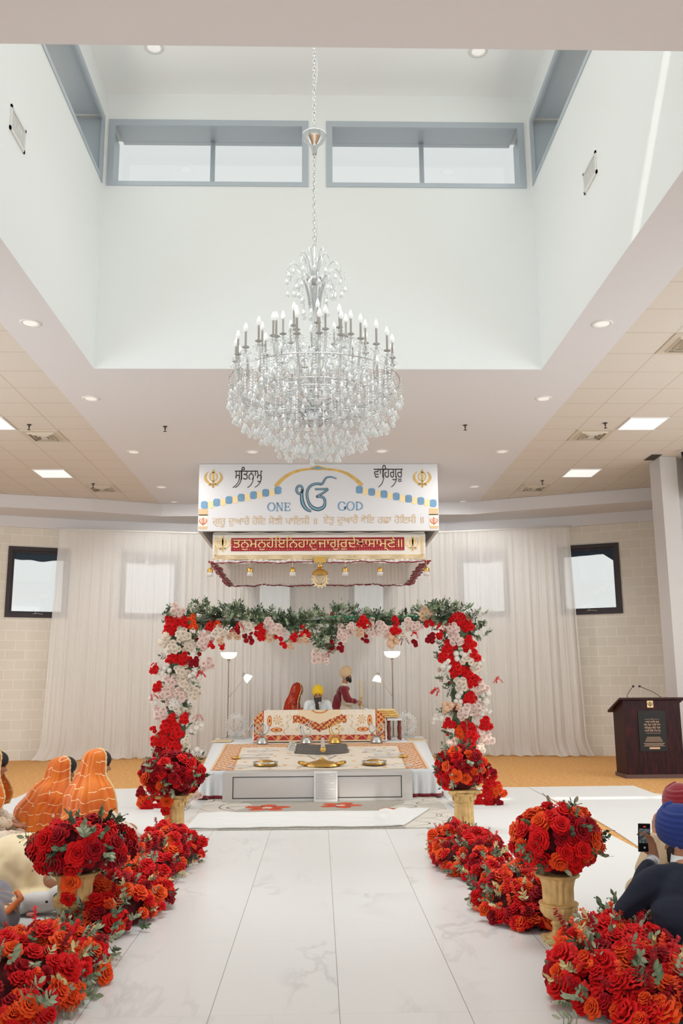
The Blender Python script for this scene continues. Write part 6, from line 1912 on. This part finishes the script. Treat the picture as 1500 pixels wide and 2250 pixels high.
def loft(rings, a0, a1, n, amp, kf, name, m, parent, ph=0.0, th=.008, sub=6, edge=None):
    """cloth wrapped round an axis; rings (z, cx, cy, rx, ry); angle 0 = +x, open between a1 and a0"""
    R = []
    for i in range(len(rings) - 1):
        for q in range(sub):
            u = q / sub
            p0 = rings[max(i - 1, 0)]; p1 = rings[i]; p2 = rings[i + 1]; p3 = rings[min(i + 2, len(rings) - 1)]
            R.append([.5 * (2 * b + (c - a) * u + (2 * a - 5 * b + 4 * c - d) * u * u + (3 * b - a - 3 * c + d) * u ** 3) for a, b, c, d in zip(p0, p1, p2, p3)])
    R.append(list(rings[-1]))
    nz = len(R) - 1
    H = R[-1][0]; 
    def fn(u, v):
        q = R[min(int(round(v * nz)), nz)]
        a = a0 + (a1 - a0) * u
        low = 1 - v
        f = amp * (math.sin(kf * a + ph + 2.6 * math.sin(2.3 * low + ph)) * .5 + math.sin(kf * 1.73 * a + ph * 2 - 5 * low) * .35 + .7 * math.sin(kf * .4 * a + 4 * low + ph)) * min(1, low * 1.6)
        return (q[1] + (q[3] + f) * math.cos(a), q[2] + (q[4] + f) * math.sin(a), max(.012, q[0] + f * .35))
    mb = MB(); mb.grid(fn, n, nz)
    o = shell(mb, name, m, parent, th)
    if edge:
        for uu in (0.0, 1.0):
            pts = [fn(uu, j / nz) for j in range(nz + 1)]
            e = MB(); e.tube(pts, [.010 + .003 * math.sin(j * 2.1) for j in range(nz + 1)], 6)
            e.obj('gold_edging', edge, parent, True)
    return o, fn
def turban(t, mt, m, s=1.0, folds=7):
    """wrapped turban: bands climbing an onion shaped core, crossing over the brow"""
    P = [('e', (0, -.008, .075), (.100 * s, .122 * s, .122 * s), (.12, 0, 0))]
    for k in range(folds):
        u = k / (folds - 1)
        for sd in (-1, 1):
            pts = []
            for i in range(26):
                a = PI / 2 + sd * PI * i / 25
                z = .012 + .150 * u + (.062 - .022 * u) * math.sin(a + sd * .6)
                q = math.sqrt(max(.02, 1 - ((z - .07) / .128) ** 2))
                pts.append((.103 * s * q * math.cos(a), (-.006 + .124 * q * math.sin(a)) * s, z * s))
            P += [('c', pts[i], pts[i + 1], .0135 * s, .0135 * s) for i in range(25)]
    return blob(rotp(P, mt), 'turban', m, t, vox=.006, smooth=1)

# --- the reader behind the altar
M['white_kurta'] = mat('white_kurta', rgb(226, 228, 230), .8, sheen=.1, bump=.5, bscale=9)
t = thing('person', 'person with yellow turban and long grey beard in white, seated behind the altar', 'person', (-.035, 18.12, .605), PI)
hm = Matrix.Translation((0, .09, .715)) @ Matrix.Rotation(-.12, 4, 'X')
body = head_prims(hm) + limb(((0, .05, .64), .055), ((0, 0, .56), .06)) + [('s', (0, 0, .14), (.19, .14, .14)), ('s', (0, 0, .36), (.165, .115, .18)), ('c', (-.15, 0, .54), (.15, 0, .54), .06, .06)]
for s in (-1, 1):
    body += limb(((s * .19, 0, .53), .055), ((s * .25, .06, .28), .045), ((s * .12, .26, .26), .034))
    body += hand_prims((s * .12, .26, .26), (-.2 * s, 1, .1), (0, 0, -1), -s, .35)
    body += limb(((s * .09, .02, .10), .09), ((s * .33, .24, .09), .065), ((-s * .02, .34, .06), .045)) + [('c', (-s * .02, .34, .05), (-s * .12, .38, .045), .035, .025)]
blob(body, 'body', M['skin'], t, vox=.0105, smooth=3)
face_parts(t, hm)
kurta = [('s', (0, 0, .12), (.23, .19, .13)), ('s', (0, 0, .36), (.19, .14, .22)), ('c', (-.17, 0, .54), (.17, 0, .54), .072, .072), ('s', (0, 0, .60), (.085, .08, .05))]
for s in (-1, 1):
    kurta += limb(((s * .20, 0, .53), .07), ((s * .265, .06, .28), .062), ((s * .14, .22, .27), .05)) + limb(((s * .10, .02, .10), .105), ((s * .34, .24, .09), .085), ((-s * .02, .33, .07), .07))
blob(kurta, 'white_kurta', M['white_kurta'], t, vox=.013, smooth=4)
mb = [('e', (0, .085, -.13), (.062, .035, .085), (.2, 0, 0)), ('e', (0, .09, -.22), (.052, .03, .10), (.1, 0, 0)), ('e', (0, .08, -.30), (.032, .024, .07), (0, 0, 0)), ('e', (-.055, .045, -.08), (.022, .04, .06), (0, 0, 0)), ('e', (.055, .045, -.08), (.022, .04, .06), (0, 0, 0)), ('c', (-.03, .1, -.052), (.03, .1, -.052), .009, .009)]
blob(rotp(mb, hm), 'beard', mat('grey_black_beard', rgb(64, 60, 60), .8, var=.5, vscale=60), t, vox=.008, smooth=2)
turban(t, hm, mat('yellow_turban_cloth', rgb(240, 200, 40), .8, sheen=.2), 1.0)

ct = thing('floor_cushion', 'thick white cushion under the seated person behind the altar', 'cushion', (-.035, 18.12, .470))
blob([('e', (0, 0, .065), (.44, .40, .075), (0, 0, 0))], 'cover', M['white_cloth'], ct, vox=.014)

# --- the groom
t = thing('person', 'standing person in beige turban, maroon shawl and cream coat, holding a sheathed sword', 'person', (.53, 19.06, 0), -PI / 2)
hm = Matrix.Translation((0, .03, 1.695))
body = head_prims(hm) + limb(((0, .01, 1.60), .056), ((0, -.01, 1.46), .062)) + [('s', (0, 0, .97), (.165, .12, .15)), ('s', (0, -.005, 1.24), (.17, .115, .22)), ('c', (-.16, -.01, 1.42), (.16, -.01, 1.42), .06, .06)]
for s in (-1, 1):
    body += limb(((s * .09, 0, .93), .09), ((s * .10, .01, .52), .058), ((s * .10, -.01, .10), .04)) + [('c', (s * .10, -.02, .05), (s * .115, .16, .035), .036, .028)]
    body += limb(((s * .195, -.01, 1.40), .052), ((s * .23, .04, 1.14), .042), ((s * .07, .25, 1.13), .031)) + hand_prims((s * .07, .25, 1.13), (-s * .25, .9, .0), (-s, 0, 0), 1 * s, 1.25)
blob(body, 'body', M['skin'], t, vox=.0115, smooth=3)
face_parts(t, hm)
coat = [('s', (0, 0, .97), (.20, .15, .18)), ('s', (0, -.005, 1.24), (.195, .145, .24)), ('c', (-.17, -.01, 1.42), (.17, -.01, 1.42), .072, .072), ('s', (0, -.01, 1.5), (.08, .08, .05))] + [('c', (0, 0, 1.0), (0, .0, .62), .165, .19), ('c', (-.05, 0, .7), (-.06, .01, .50), .15, .17), ('c', (.05, 0, .7), (.06, .01, .50), .15, .17)]
for s in (-1, 1): coat += limb(((s * .20, -.01, 1.40), .066), ((s * .24, .04, 1.14), .058), ((s * .10, .22, 1.13), .048))
blob(coat, 'cream_coat', mat('cream_coat', rgb(226, 210, 184), .7, sheen=.2, bump=.5, bscale=12), t, vox=.014, smooth=4)
blob(limb(((-.10, .0, .6), .075), ((-.105, -.01, .13), .055)) + limb(((.10, .0, .6), .075), ((.105, -.01, .13), .055)), 'trousers', M['white_kurta'], t, vox=.014)
blob([('c', (s * .105, -.04, .045), (s * .12, .19, .03), .045, .03) for s in (-1, 1)], 'socks', M['white_cloth'], t, vox=.010)
shawl = [('e', (.0, -.11, 1.25), (.19, .07, .19), (.1, 0, 0)), ('e', (.15, -.02, 1.42), (.09, .12, .075), (0, 0, 0)), ('e', (-.15, -.02, 1.42), (.09, .12, .075), (0, 0, 0)), ('c', (.20, -.02, 1.40), (.26, .05, 1.20), .085, .075), ('c', (.26, .05, 1.20), (.15, .22, 1.16), .07, .05), ('c', (0, -.12, 1.22), (0, -.20, .85), .12, .12), ('c', (-.06, -.20, .95), (-.05, -.24, .62), .10, .09), ('c', (.06, -.20, .95), (.06, -.24, .60), .10, .09)]
def wshawl(co):
    a = np.arctan2(co[:, 0], co[:, 1] + .0); k = .012 * np.sin(a * 16 + co[:, 2] * 7)
    co[:, 1] += k * np.clip((1.45 - co[:, 2]) * 2.5, 0, 1); co[:, 0] += k * .4; return co
blob(shawl, 'maroon_shawl', M['velvet_red'], t, vox=.013, smooth=4, warp=wshawl)
blob(rotp([('e', (0, .078, -.10), (.060, .040, .055), (.1, 0, 0)), ('e', (-.06, .035, -.07), (.020, .045, .055), (0, 0, 0)), ('e', (.06, .035, -.07), (.020, .045, .055), (0, 0, 0)), ('c', (-.028, .104, -.05), (.028, .104, -.05), .008, .008)], hm), 'beard', M['hair'], t, vox=.008, smooth=2)
turban(t, hm, mat('beige_turban_cloth', rgb(218, 190, 148), .8, sheen=.2), 1.02)
t2 = thing('sheathed_sword', 'upright gold and cream sheathed sword held by the standing person', 'sword', (.855, 19.06, .62), 0)
MB().tube([(0, 0, .0), (.01, 0, .40), (.0, 0, .98)], [.016, .022, .014], 10).obj('scabbard', M['pale_gold'], t2, True)
mb = MB(); mb.tube([(-.05, 0, .46), (.06, 0, .46)], .012, 8); mb.tube([(0, 0, .47), (.02, 0, .60)], .018, 8); mb.sphere((.02, 0, .61), .026, 10, 8); mb.obj('hilt', M['goldmetal'], t2, True)

# --- the bride
t = thing('person', 'person in red and gold bridal dress with a long net veil, head bowed', 'person', (-.52, 19.06, 0), -PI / 2 - .15)
hm = Matrix.Translation((0, .075, 1.40)) @ Matrix.Rotation(-.5, 4, 'X')
body = head_prims(hm) + limb(((0, .03, 1.34), .045), ((0, -.02, 1.24), .05)) + [('s', (0, 0, .84), (.16, .12, .15)), ('s', (0, 0, 1.06), (.14, .10, .17)), ('c', (-.13, -.02, 1.20), (.13, -.02, 1.20), .05, .05)]
for s in (-1, 1):
    body += limb(((s * .09, 0, .82), .085), ((s * .09, .01, .46), .055), ((s * .09, -.01, .09), .036)) + [('c', (s * .09, -.02, .045), (s * .10, .13, .03), .03, .024)]
    body += limb(((s * .165, -.02, 1.19), .043), ((s * .19, .02, .98), .036), ((s * .06, .20, 1.0), .027)) + hand_prims((s * .06, .20, 1.0), (-s * .3, .9, .1), (-s, 0, 0), s, .8, .9)
blob(body, 'body', M['skin'], t, vox=.0115, smooth=3)
face_parts(t, hm)
blob(rotp([('e', (0, -.025, .045), (.088, .098, .088), (0, 0, 0)), ('s', (0, -.11, .02), (.06, .05, .06))], hm), 'hair', M['hair'], t, vox=.010)
blouse = [('s', (0, 0, 1.06), (.16, .12, .18)), ('c', (-.14, -.02, 1.20), (.14, -.02, 1.20), .062, .062)]
for s in (-1, 1): blouse += limb(((s * .17, -.02, 1.19), .056), ((s * .195, .02, .98), .05), ((s * .09, .17, 1.0), .042))
blob(blouse, 'blouse', M['red_gold'], t, vox=.012)
loft([(.015, 0, 0, .44, .42), (.3, 0, 0, .36, .34), (.6, 0, 0, .27, .24), (.92, 0, 0, .165, .13)], 0, 2 * PI, 120, .022, 15, 'skirt', M['red_gold'], t)
loft([(.06, 0, -.20, .34, .24), (.45, 0, -.14, .28, .21), (.85, 0, -.07, .24, .18), (1.15, 0, -.03, .20, .15), (1.28, 0, .01, .14, .13), (1.42, 0, .05, .105, .125), (1.50, 0, .06, .09, .10), (1.545, 0, .06, .05, .05), (1.555, 0, .06, .005, .005)], PI * .72, PI * 2.28, 110, .016, 12, 'veil', M['veil'], t, th=.004, edge=M['pale_gold'])
loft([(.9, 0, -.03, .215, .165), (1.1, 0, -.025, .205, .155), (1.28, 0, .015, .145, .135), (1.42, 0, .052, .11, .13), (1.51, 0, .062, .09, .10), (1.552, 0, .062, .048, .048), (1.562, 0, .062, .004, .004)], PI * 1.02, PI * 1.98, 90, .010, 10, 'embroidered_veil_panel', M['red_gold'], t, th=.004)

# --- seated women on the left
M['edging'] = mat('pale_gold_lace', rgb(228, 196, 142), .6, .15, bump=.5, bscale=120)
def seated_woman(loc, rz, label, lean=0.0, hgt=.90, drape_low=.012, seed=1, reach=None, fullbody=True):
    t = thing('person', label, 'person', loc, rz)
    k = hgt / .90
    hz = .765 * k; hy = .06 + lean
    hm = Matrix.Translation((0, hy, hz)) @ Matrix.Rotation(-.25 - lean * 1.5, 4, 'X')
    body = head_prims(hm) + limb(((0, hy - .02, hz - .09), .045), ((0, .0 + lean * .5, .56 * k), .052)) + [('s', (0, 0, .13), (.19, .15, .13)), ('s', (0, lean * .3, .34 * k), (.145, .105, .19)), ('c', (-.14, lean * .5, .52 * k), (.14, lean * .5, .52 * k), .05, .05)]
    for s in (-1, 1):
        body += limb(((s * .09, .02, .10), .095), ((s * .34, .22, .09), .065), ((s * .02, .36, .06), .045)) + [('c', (s * .02, .36, .05), (-s * .10, .40, .04), .032, .024)]
        if reach and s == 1:
            e, w = reach
            body += limb(((s * .17, lean * .5, .51 * k), .043), (e, .036), (w, .026)) + hand_prims(w, V3(w) - V3(e), (0, 0, -1), -1, .3, .9)
        else:
            body += limb(((s * .17, lean * .5, .51 * k), .043), ((s * .22, .10, .28 * k), .036), ((s * .08, .28, .20), .027)) + hand_prims((s * .08, .28, .20), (-s * .4, .9, -.1), (0, 0, -1), -s, .5, .9)
    blob(body, 'body', M['skin'], t, vox=.0105, smooth=3)
    face_parts(t, hm)
    blob(rotp([('e', (0, .008, .042), (.090, .098, .085), (0, 0, 0)), ('e', (.068, .02, -.03), (.026, .055, .085), (0, 0, 0)), ('e', (-.068, .02, -.03), (.026, .055, .085), (0, 0, 0)), ('s', (0, -.09, -.05), (.06, .05, .10))], hm), 'hair', M['hair'], t, vox=.009)
    kur = [('s', (0, 0, .12), (.25, .22, .12)), ('s', (0, lean * .3, .34 * k), (.165, .125, .21)), ('c', (-.15, lean * .5, .52 * k), (.15, lean * .5, .52 * k), .062, .062)]
    for s in (-1, 1):
        kur += limb(((s * .10, .02, .10), .11), ((s * .35, .22, .09), .09), ((s * .02, .35, .07), .07))
        if reach and s == 1: kur += limb(((s * .18, lean * .5, .51 * k), .058), (reach[0], .055), (tuple(V3(reach[0]).lerp(V3(reach[1]), .75)), .048))
        else: kur += limb(((s * .18, lean * .5, .51 * k), .058), ((s * .23, .10, .28 * k), .052), ((s * .11, .25, .21), .046))
    kur += [('e', (.0, .10, .035), (.36, .33, .03), (0, 0, 0))]
    def wk(co):
        a = np.arctan2(co[:, 1], co[:, 0]); co[:, 2] += .006 * np.sin(a * 22 + co[:, 2] * 20) * (co[:, 2] > .03); co[:, 2] = np.maximum(co[:, 2], .013); return co
    blob(kur, 'cream_dress', M['cream_brocade'], t, vox=.014, smooth=4, warp=wk)
    rings = [(drape_low, 0, -.02, .30, .31), (.18 * k, 0, .0, .29, .30), (.33 * k, 0, .01, .285, .29), (.46 * k, 0, lean * .6 + .02, .275, .27), (.56 * k, 0, lean * .7 + .02, .23, .225), (.655 * k, 0, hy - .045, .145, .155), (.765 * k, 0, hy - .035, .116, .132), (.85 * k, 0, hy - .025, .098, .115), (.89 * k, 0, hy - .02, .055, .06), (.90 * k, 0, hy - .02, .004, .004)]
    rings = [q for q in rings if q[0] >= drape_low]
    o, fn = loft(rings, PI * .76, PI * 2.24, 170, .016, 15, 'orange_dupatta', M['dupatta'], t, ph=seed, th=.005, edge=M['edging'])
    return t
seated_woman((-2.16, 8.95, .008), -1.35, 'person in orange dupatta with gold waves, rightmost of those seated on the left sheet', -.03, .915, .03, 1, ((.22, .22, .25), (.17, .47, .07)))
seated_woman((-2.79, 9.52, .008), -1.42, 'person in orange dupatta, head bowed to the right, middle one of the three', .11, .80, .02, 2.3)
seated_woman((-3.28, 9.15, .008), -1.4, 'person in orange dupatta and cream dress, cut by the left edge of the photo', .03, .90, .36, 4.1)

# --- bowing person in cream silk
M['cream_silk'] = mat('cream_silk', rgb(244, 224, 180), .5, sheen=.4, bump=.6, bscale=7)
t = thing('person', 'person in pale yellow dress bowing low to the floor behind the left urn', 'person', (-2.08, 6.84, .008), -1.1)
hm = Matrix.Translation((0, .50, .13)) @ Matrix.Rotation(-2.2, 4, 'X')
body = head_prims(hm) + [('s', (0, -.12, .27), (.19, .17, .17)), ('c', (0, -.05, .32), (0, .26, .29), .13, .13), ('c', (-.13, .28, .27), (.13, .28, .27), .05, .05), ('c', (0, .32, .26), (0, .44, .18), .05, .045)]
for s in (-1, 1):
    body += limb(((s * .10, -.12, .22), .10), ((s * .14, .20, .09), .07), ((s * .12, -.22, .06), .05)) + [('c', (s * .12, -.22, .05), (s * .12, -.36, .035), .034, .024)]
    body += limb(((s * .17, .28, .26), .042), ((s * .26, .42, .08), .036), ((s * .12, .60, .04), .026)) + hand_prims((s * .12, .60, .035), (-s * .2, 1, 0), (0, 0, -1), -s, .15, .9)
blob(body, 'body', M['skin'], t, vox=.012, smooth=3)
dr = [('s', (0, -.12, .27), (.25, .23, .20)), ('c', (0, -.05, .32), (0, .26, .29), .155, .15), ('c', (-.14, .28, .27), (.14, .28, .27), .07, .07), ('e', (0, -.10, .07), (.36, .36, .085), (0, 0, 0)), ('c', (0, -.2, .16), (0, .12, .14), .26, .20)]
for s in (-1, 1): dr += limb(((s * .18, .28, .26), .06), ((s * .27, .42, .09), .055), ((s * .17, .54, .06), .045))
def wd(co):
    a = np.arctan2(co[:, 1] + .1, co[:, 0]); f = .018 * np.sin(a * 11 + 3 * np.sin(co[:, 2] * 9)); lo = np.clip((.42 - co[:, 2]) * 4, 0, 1)
    co[:, 0] += f * np.cos(a) * lo; co[:, 1] += f * np.sin(a) * lo; co[:, 2] = np.maximum(co[:, 2], .013); return co
blob(dr, 'pale_yellow_dress', M['cream_silk'], t, vox=.013, smooth=4, warp=wd)
blob(rotp([('e', (0, -.02, .04), (.10, .115, .11), (0, 0, 0)), ('s', (0, -.11, -.02), (.10, .09, .12))], hm) + [('c', (0, .34, .29), (0, .46, .22), .10, .10)], 'head_scarf', M['cream_silk'], t, vox=.011)
# --- white plush toy
t = thing('plush_toy', 'white plush dog with black ringed eye and pink tongue lying on the left sheet', 'toy', (-1.90, 6.46, .01), .1)
blob([('e', (0, 0, .075), (.17, .08, .07), (0, 0, 0)), ('e', (.13, .0, .10), (.09, .08, .085), (0, 0, 0)), ('e', (-.12, -.02, .05), (.06, .06, .045), (0, 0, 0)), ('e', (.16, .05, .15), (.03, .02, .05), (0, .4, 0))], 'body', M['white_cloth'], t, vox=.009)
MB().lathe([(.0, .0), (.016, .0), (.016, .006), (.0, .008)], 14, mtx=Matrix.Translation((.13, -.082, .12)) @ Matrix.Rotation(PI / 2, 4, 'X')).obj('eye', M['black'], t, True)
mb = MB(); mb.tube([(.13 + .026 * math.cos(a), -.080, .12 + .026 * math.sin(a)) for a in [2 * PI * i / 20 for i in range(20)]], .0035, 6, closed=True); mb.obj('eye_ring', M['black'], t, True)
MB().sphere((.06, -.082, .095), (.010, .006, .008), 10, 8).obj('nose', M['black'], t, True)
MB().sphere((-.14, -.045, .045), (.035, .035, .04), 14, 10).obj('black_paw', M['black'], t, True)
MB().sphere((-.04, -.075, .018), (.032, .02, .014), 12, 8).obj('tongue', mat('pink_felt', rgb(226, 150, 140), .9), t, True)

# --- corner figure in grey silk
t = thing('person', 'person in blue grey dress with gold and orange trim, knees only in the left corner', 'person', (-2.34, 5.98, .008), -1.35)
hm = Matrix.Translation((0, .02, .79))
grey = mat('blue_grey_silk', rgb(112, 112, 124), .5, sheen=.4, bump=.5, bscale=10)
body = head_prims(hm) + limb(((0, 0, .70), .046), ((0, 0, .58), .05)) + [('s', (0, 0, .13), (.18, .15, .13)), ('s', (0, 0, .34), (.145, .105, .2)), ('c', (-.14, 0, .53), (.14, 0, .53), .05, .05)]
for s in (-1, 1):
    body += limb(((s * .09, .02, .10), .095), ((s * .30, .26, .10), .065), ((-s * .02, .36, .06), .045)) + [('c', (-s * .02, .36, .05), (-s * .10, .38, .04), .03, .024)]
    body += limb(((s * .17, 0, .52), .042), ((s * .23, .10, .28), .036), ((s * .14, .30, .20), .027)) + hand_prims((s * .14, .30, .20), (0, 1, -.2), (0, 0, -1), -s, .4, .9)
blob(body, 'body', M['skin'], t, vox=.0115, smooth=3)
face_parts(t, hm)
blob(rotp([('e', (0, -.015, .040), (.088, .1, .088), (0, 0, 0)), ('s', (0, -.09, -.06), (.06, .05, .12))], hm), 'hair', M['hair'], t, vox=.010)
kur = [('s', (0, 0, .13), (.24, .21, .13)), ('s', (0, 0, .34), (.165, .125, .22)), ('c', (-.15, 0, .53), (.15, 0, .53), .062, .062), ('e', (0, .20, .13), (.36, .24, .11), (0, 0, 0))]
for s in (-1, 1): kur += limb(((s * .10, .02, .12), .12), ((s * .30, .25, .14), .12), ((-s * .02, .36, .09), .09)) + limb(((s * .18, 0, .52), .058), ((s * .24, .10, .28), .05), ((s * .15, .26, .21), .044))
def wg(co):
    a = np.arctan2(co[:, 1], co[:, 0]); f = .008 * np.sin(a * 14 + 8 * co[:, 2]); co[:, 0] += f * np.cos(a); co[:, 1] += f * np.sin(a); co[:, 2] = np.maximum(co[:, 2], .013); return co
blob(kur, 'blue_grey_dress', grey, t, vox=.013, smooth=4, warp=wg)
for (nm, m, a, z0_, w_) in (('cream_sash', M['cream_silk'], .30, .03, .030), ('orange_band', mat('orange_band', rgb(222, 122, 60), .6), .345, .05, .018), ('gold_band', M['red_gold'], .16, .16, .05)):
    mb = MB(); mb.tube([(-.33, a * .7, z0_ + .02), (-.22, a + .06, z0_ + .13), (0, a + .10, z0_ + .135), (.22, a + .06, z0_ + .13), (.34, a * .7, z0_ + .02)], [w_] * 5, 8); mb.obj(nm, m, t, True)

# --- man in blue turban filming with a phone
navy = mat('navy_suit_wool', rgb(24, 31, 48), .85, sheen=.04, bump=.35, bscale=14)
t = thing('person', 'person in royal blue turban and navy suit, seated and holding up a phone', 'person', (2.02, 5.18, .008), .12)
hm = Matrix.Translation((.045, .09, .625)) @ Matrix.Rotation(.5, 4, 'Z') @ Matrix.Rotation(-.18, 4, 'X')
Wp = (-.015, .32, .500)
body = head_prims(hm) + limb(((.03, .06, .56), .056), ((0, .0, .50), .062)) + [('s', (0, -.02, .13), (.21, .16, .14)), ('s', (0, -.01, .32), (.18, .125, .19)), ('c', (-.16, .02, .44), (.16, .02, .44), .06, .06)]
for s in (-1, 1):
    body += limb(((s * .10, .02, .11), .10), ((s * .38, .26, .10), .07), ((-s * .02, .40, .06), .05)) + [('c', (-s * .02, .40, .05), (-s * .12, .44, .045), .036, .028)]
body += limb(((-.18, .02, .43), .052), ((-.30, .12, .26), .045), (Wp, .029)) + hand_prims(Wp, (-.25, .1, 1), (-.85, -.55, 0), -1, .55, 1.0, .2, .2)
body += limb(((.19, .02, .43), .052), ((.25, .12, .20), .045), ((.08, .30, .18), .030)) + hand_prims((.08, .30, .18), (-.5, .8, -.1), (0, 0, -1), -1, .5)
blob(body, 'body', M['skin'], t, vox=.0075, smooth=3)
face_parts(t, hm)
jk = [('s', (0, -.03, .13), (.27, .22, .15)), ('s', (0, -.02, .32), (.215, .155, .20)), ('c', (-.155, .015, .445), (.155, .015, .445), .075, .075), ('e', (.0, -.06, .07), (.31, .26, .07), (0, 0, 0)), ('e', (0, .0, .50), (.10, .09, .035), (0, 0, 0)), ('c', (-.1, -.08, .25), (.1, -.08, .25), .15, .15)]
jk += limb(((-.18, .02, .43), .078), ((-.305, .12, .26), .070), (tuple(V3((-.305, .12, .26)).lerp(V3(Wp), .78)), .050)) + limb(((.19, .02, .43), .078), ((.27, .12, .20), .07), ((.12, .27, .18), .052))
def wj(co):
    f = .012 * np.sin(co[:, 2] * 48 + 5 * np.sin(co[:, 0] * 9)) * np.exp(-((co[:, 0] + .26) / .10) ** 2)
    co[:, 1] -= f; co[:, 0] += f * .6
    g = .008 * np.sin(co[:, 0] * 16 + co[:, 2] * 14) * np.clip(.3 - co[:, 2], 0, .3) * 4
    co[:, 1] -= g; co[:, 2] = np.maximum(co[:, 2], .013); return co
blob(jk, 'navy_jacket', navy, t, vox=.0095, smooth=4, warp=wj)
tr = []
for s in (-1, 1): tr += limb(((s * .11, .03, .12), .115), ((s * .38, .26, .10), .088), ((-s * .02, .40, .07), .065))
blob(tr, 'navy_trousers', navy, t, vox=.013, smooth=4)
mb = MB(); mb.lathe([(.066, .50), (.058, .545), (.062, .548), (.070, .50)], 24, mtx=Matrix.Translation((.018, .03, .015)) @ Matrix.Diagonal((1.12, 1.12, 1, 1)) @ Matrix.Rotation(-.0, 4, 'X'), cap=False); mb.obj('shirt_collar', M['white_kurta'], t, True)
cf = V3((-.305, .12, .26)); d_ = (V3(Wp) - cf).normalized()
mb = MB(); mb.tube([tuple(V3(Wp) - d_ * .055), tuple(V3(Wp) - d_ * .018)], .036, 20); mb.obj('shirt_cuff', M['white_kurta'], t, True)
blob(rotp([('e', (0, .078, -.09), (.052, .034, .045), (.1, 0, 0)), ('e', (-.062, .035, -.06), (.016, .045, .045), (0, 0, 0)), ('e', (.062, .035, -.06), (.016, .045, .045), (0, 0, 0))], hm), 'beard', M['hair'], t, vox=.008, smooth=2)
turban(t, hm, mat('royal_blue_turban_cloth', rgb(34, 54, 122), .85, sheen=.1), 1.06)
# phone
ph = thing('phone', 'black phone held upright in the hand of the person in the blue turban', 'phone', (1.915, 5.50, .615), .12)
ph.rotation_euler = (.05, .04, .12)
mb = MB(); mb.box(-.037, .037, -.004, .004, -.08, .08); mb.obj('case', M['black'], ph)
f = Flat(-.004, .001); f.poly([(-.033, -.076), (.033, -.076), (.033, .076), (-.033, .076)])
m = mat('phone_screen', rgb(20, 20, 22), .15, emit=(1, 1, 1, 1), estr=.35)
tt = NT(m); xyz = tt.n('ShaderNodeSeparateXYZ', None, Vector=tt.coord('Object'))
mid = tt.math('MULTIPLY', tt.math('GREATER_THAN', xyz.outputs[2], -.030), tt.math('LESS_THAN', xyz.outputs[2], .052))
img = tt.ramp(tt.noise(tt.coord('Object'), 60, 3), [(.35, rgb(60, 66, 70)), (.5, rgb(120, 126, 128)), (.65, rgb(176, 178, 176))])
tt.set(tt.bsdf.inputs['Emission Color'], tt.mix(mid, rgb(14, 14, 16), img))
f.obj('screen', m, ph)
f = Flat(-.0052, .0006); f.poly([(-.008, .060), (.008, .060), (.008, .067), (-.008, .067)]); f.obj('record_mark', mat('red_record_mark', rgb(220, 60, 50), .5, emit=(.8, .05, .03, 1), estr=.5), ph)
f = Flat(-.0052, .0006); f.disc(0, -.056, .006, 16); f.obj('shutter_button', mat('white_button', rgb(230, 230, 230), .5), ph)

# --- man in red turban beyond
kh = mat('khaki_cotton', rgb(198, 174, 142), .8, sheen=.1, bump=.4, bscale=9)
t = thing('person', 'person in dark red turban and khaki clothes, seated beyond the blue turban', 'person', (2.52, 6.35, .008), .25)
hm = Matrix.Translation((0, .05, .62)) @ Matrix.Rotation(-.2, 4, 'X')
body = head_prims(hm) + limb(((0, .02, .54), .056), ((0, 0, .46), .06)) + [('s', (0, 0, .13), (.2, .15, .13)), ('s', (0, 0, .28), (.17, .12, .18)), ('c', (-.16, 0, .42), (.16, 0, .42), .058, .058)]
cl = [('s', (0, 0, .13), (.26, .2, .14)), ('s', (0, 0, .29), (.195, .145, .2)), ('c', (-.17, 0, .42), (.17, 0, .42), .072, .072)]
for s in (-1, 1):
    kn = (-.40, .02, .14) if s < 0 else (.38, .25, .10)
    body += limb(((s * .10, .02, .11), .10), (kn, .07), ((-s * .02, .36, .06), .05)) + [('c', (-s * .02, .36, .05), (-s * .12, .40, .045), .036, .028)]
    cl += limb(((s * .11, .03, .12), .115), (kn, .095), ((-s * .02, .35, .07), .07))
    if s > 0:
        body += limb(((s * .19, 0, .41), .05), ((s * .26, .10, .22), .043), ((s * .10, .28, .2), .03)) + hand_prims((s * .10, .28, .20), (-s * .4, .9, 0), (0, 0, -1), -s, .5)
        cl += limb(((s * .20, 0, .41), .066), ((s * .27, .10, .22), .058), ((s * .13, .25, .2), .048))
w = (-.24, .02, .50)
body += limb(((-.19, 0, .41), .05), ((-.36, -.02, .28), .043), (w, .03)) + hand_prims(w, (.2, .3, 1), (1, 0, 0), 1, .6)
cl += limb(((-.20, 0, .41), .066), ((-.37, -.02, .28), .07), ((-.27, .01, .46), .05))
blob(body, 'body', M['skin'], t, vox=.011, smooth=3)
face_parts(t, hm)
blob(cl, 'khaki_clothes', kh, t, vox=.013, smooth=4)
turban(t, hm, mat('dark_red_turban_cloth', rgb(138, 26, 38), .85, sheen=.3), 1.02)
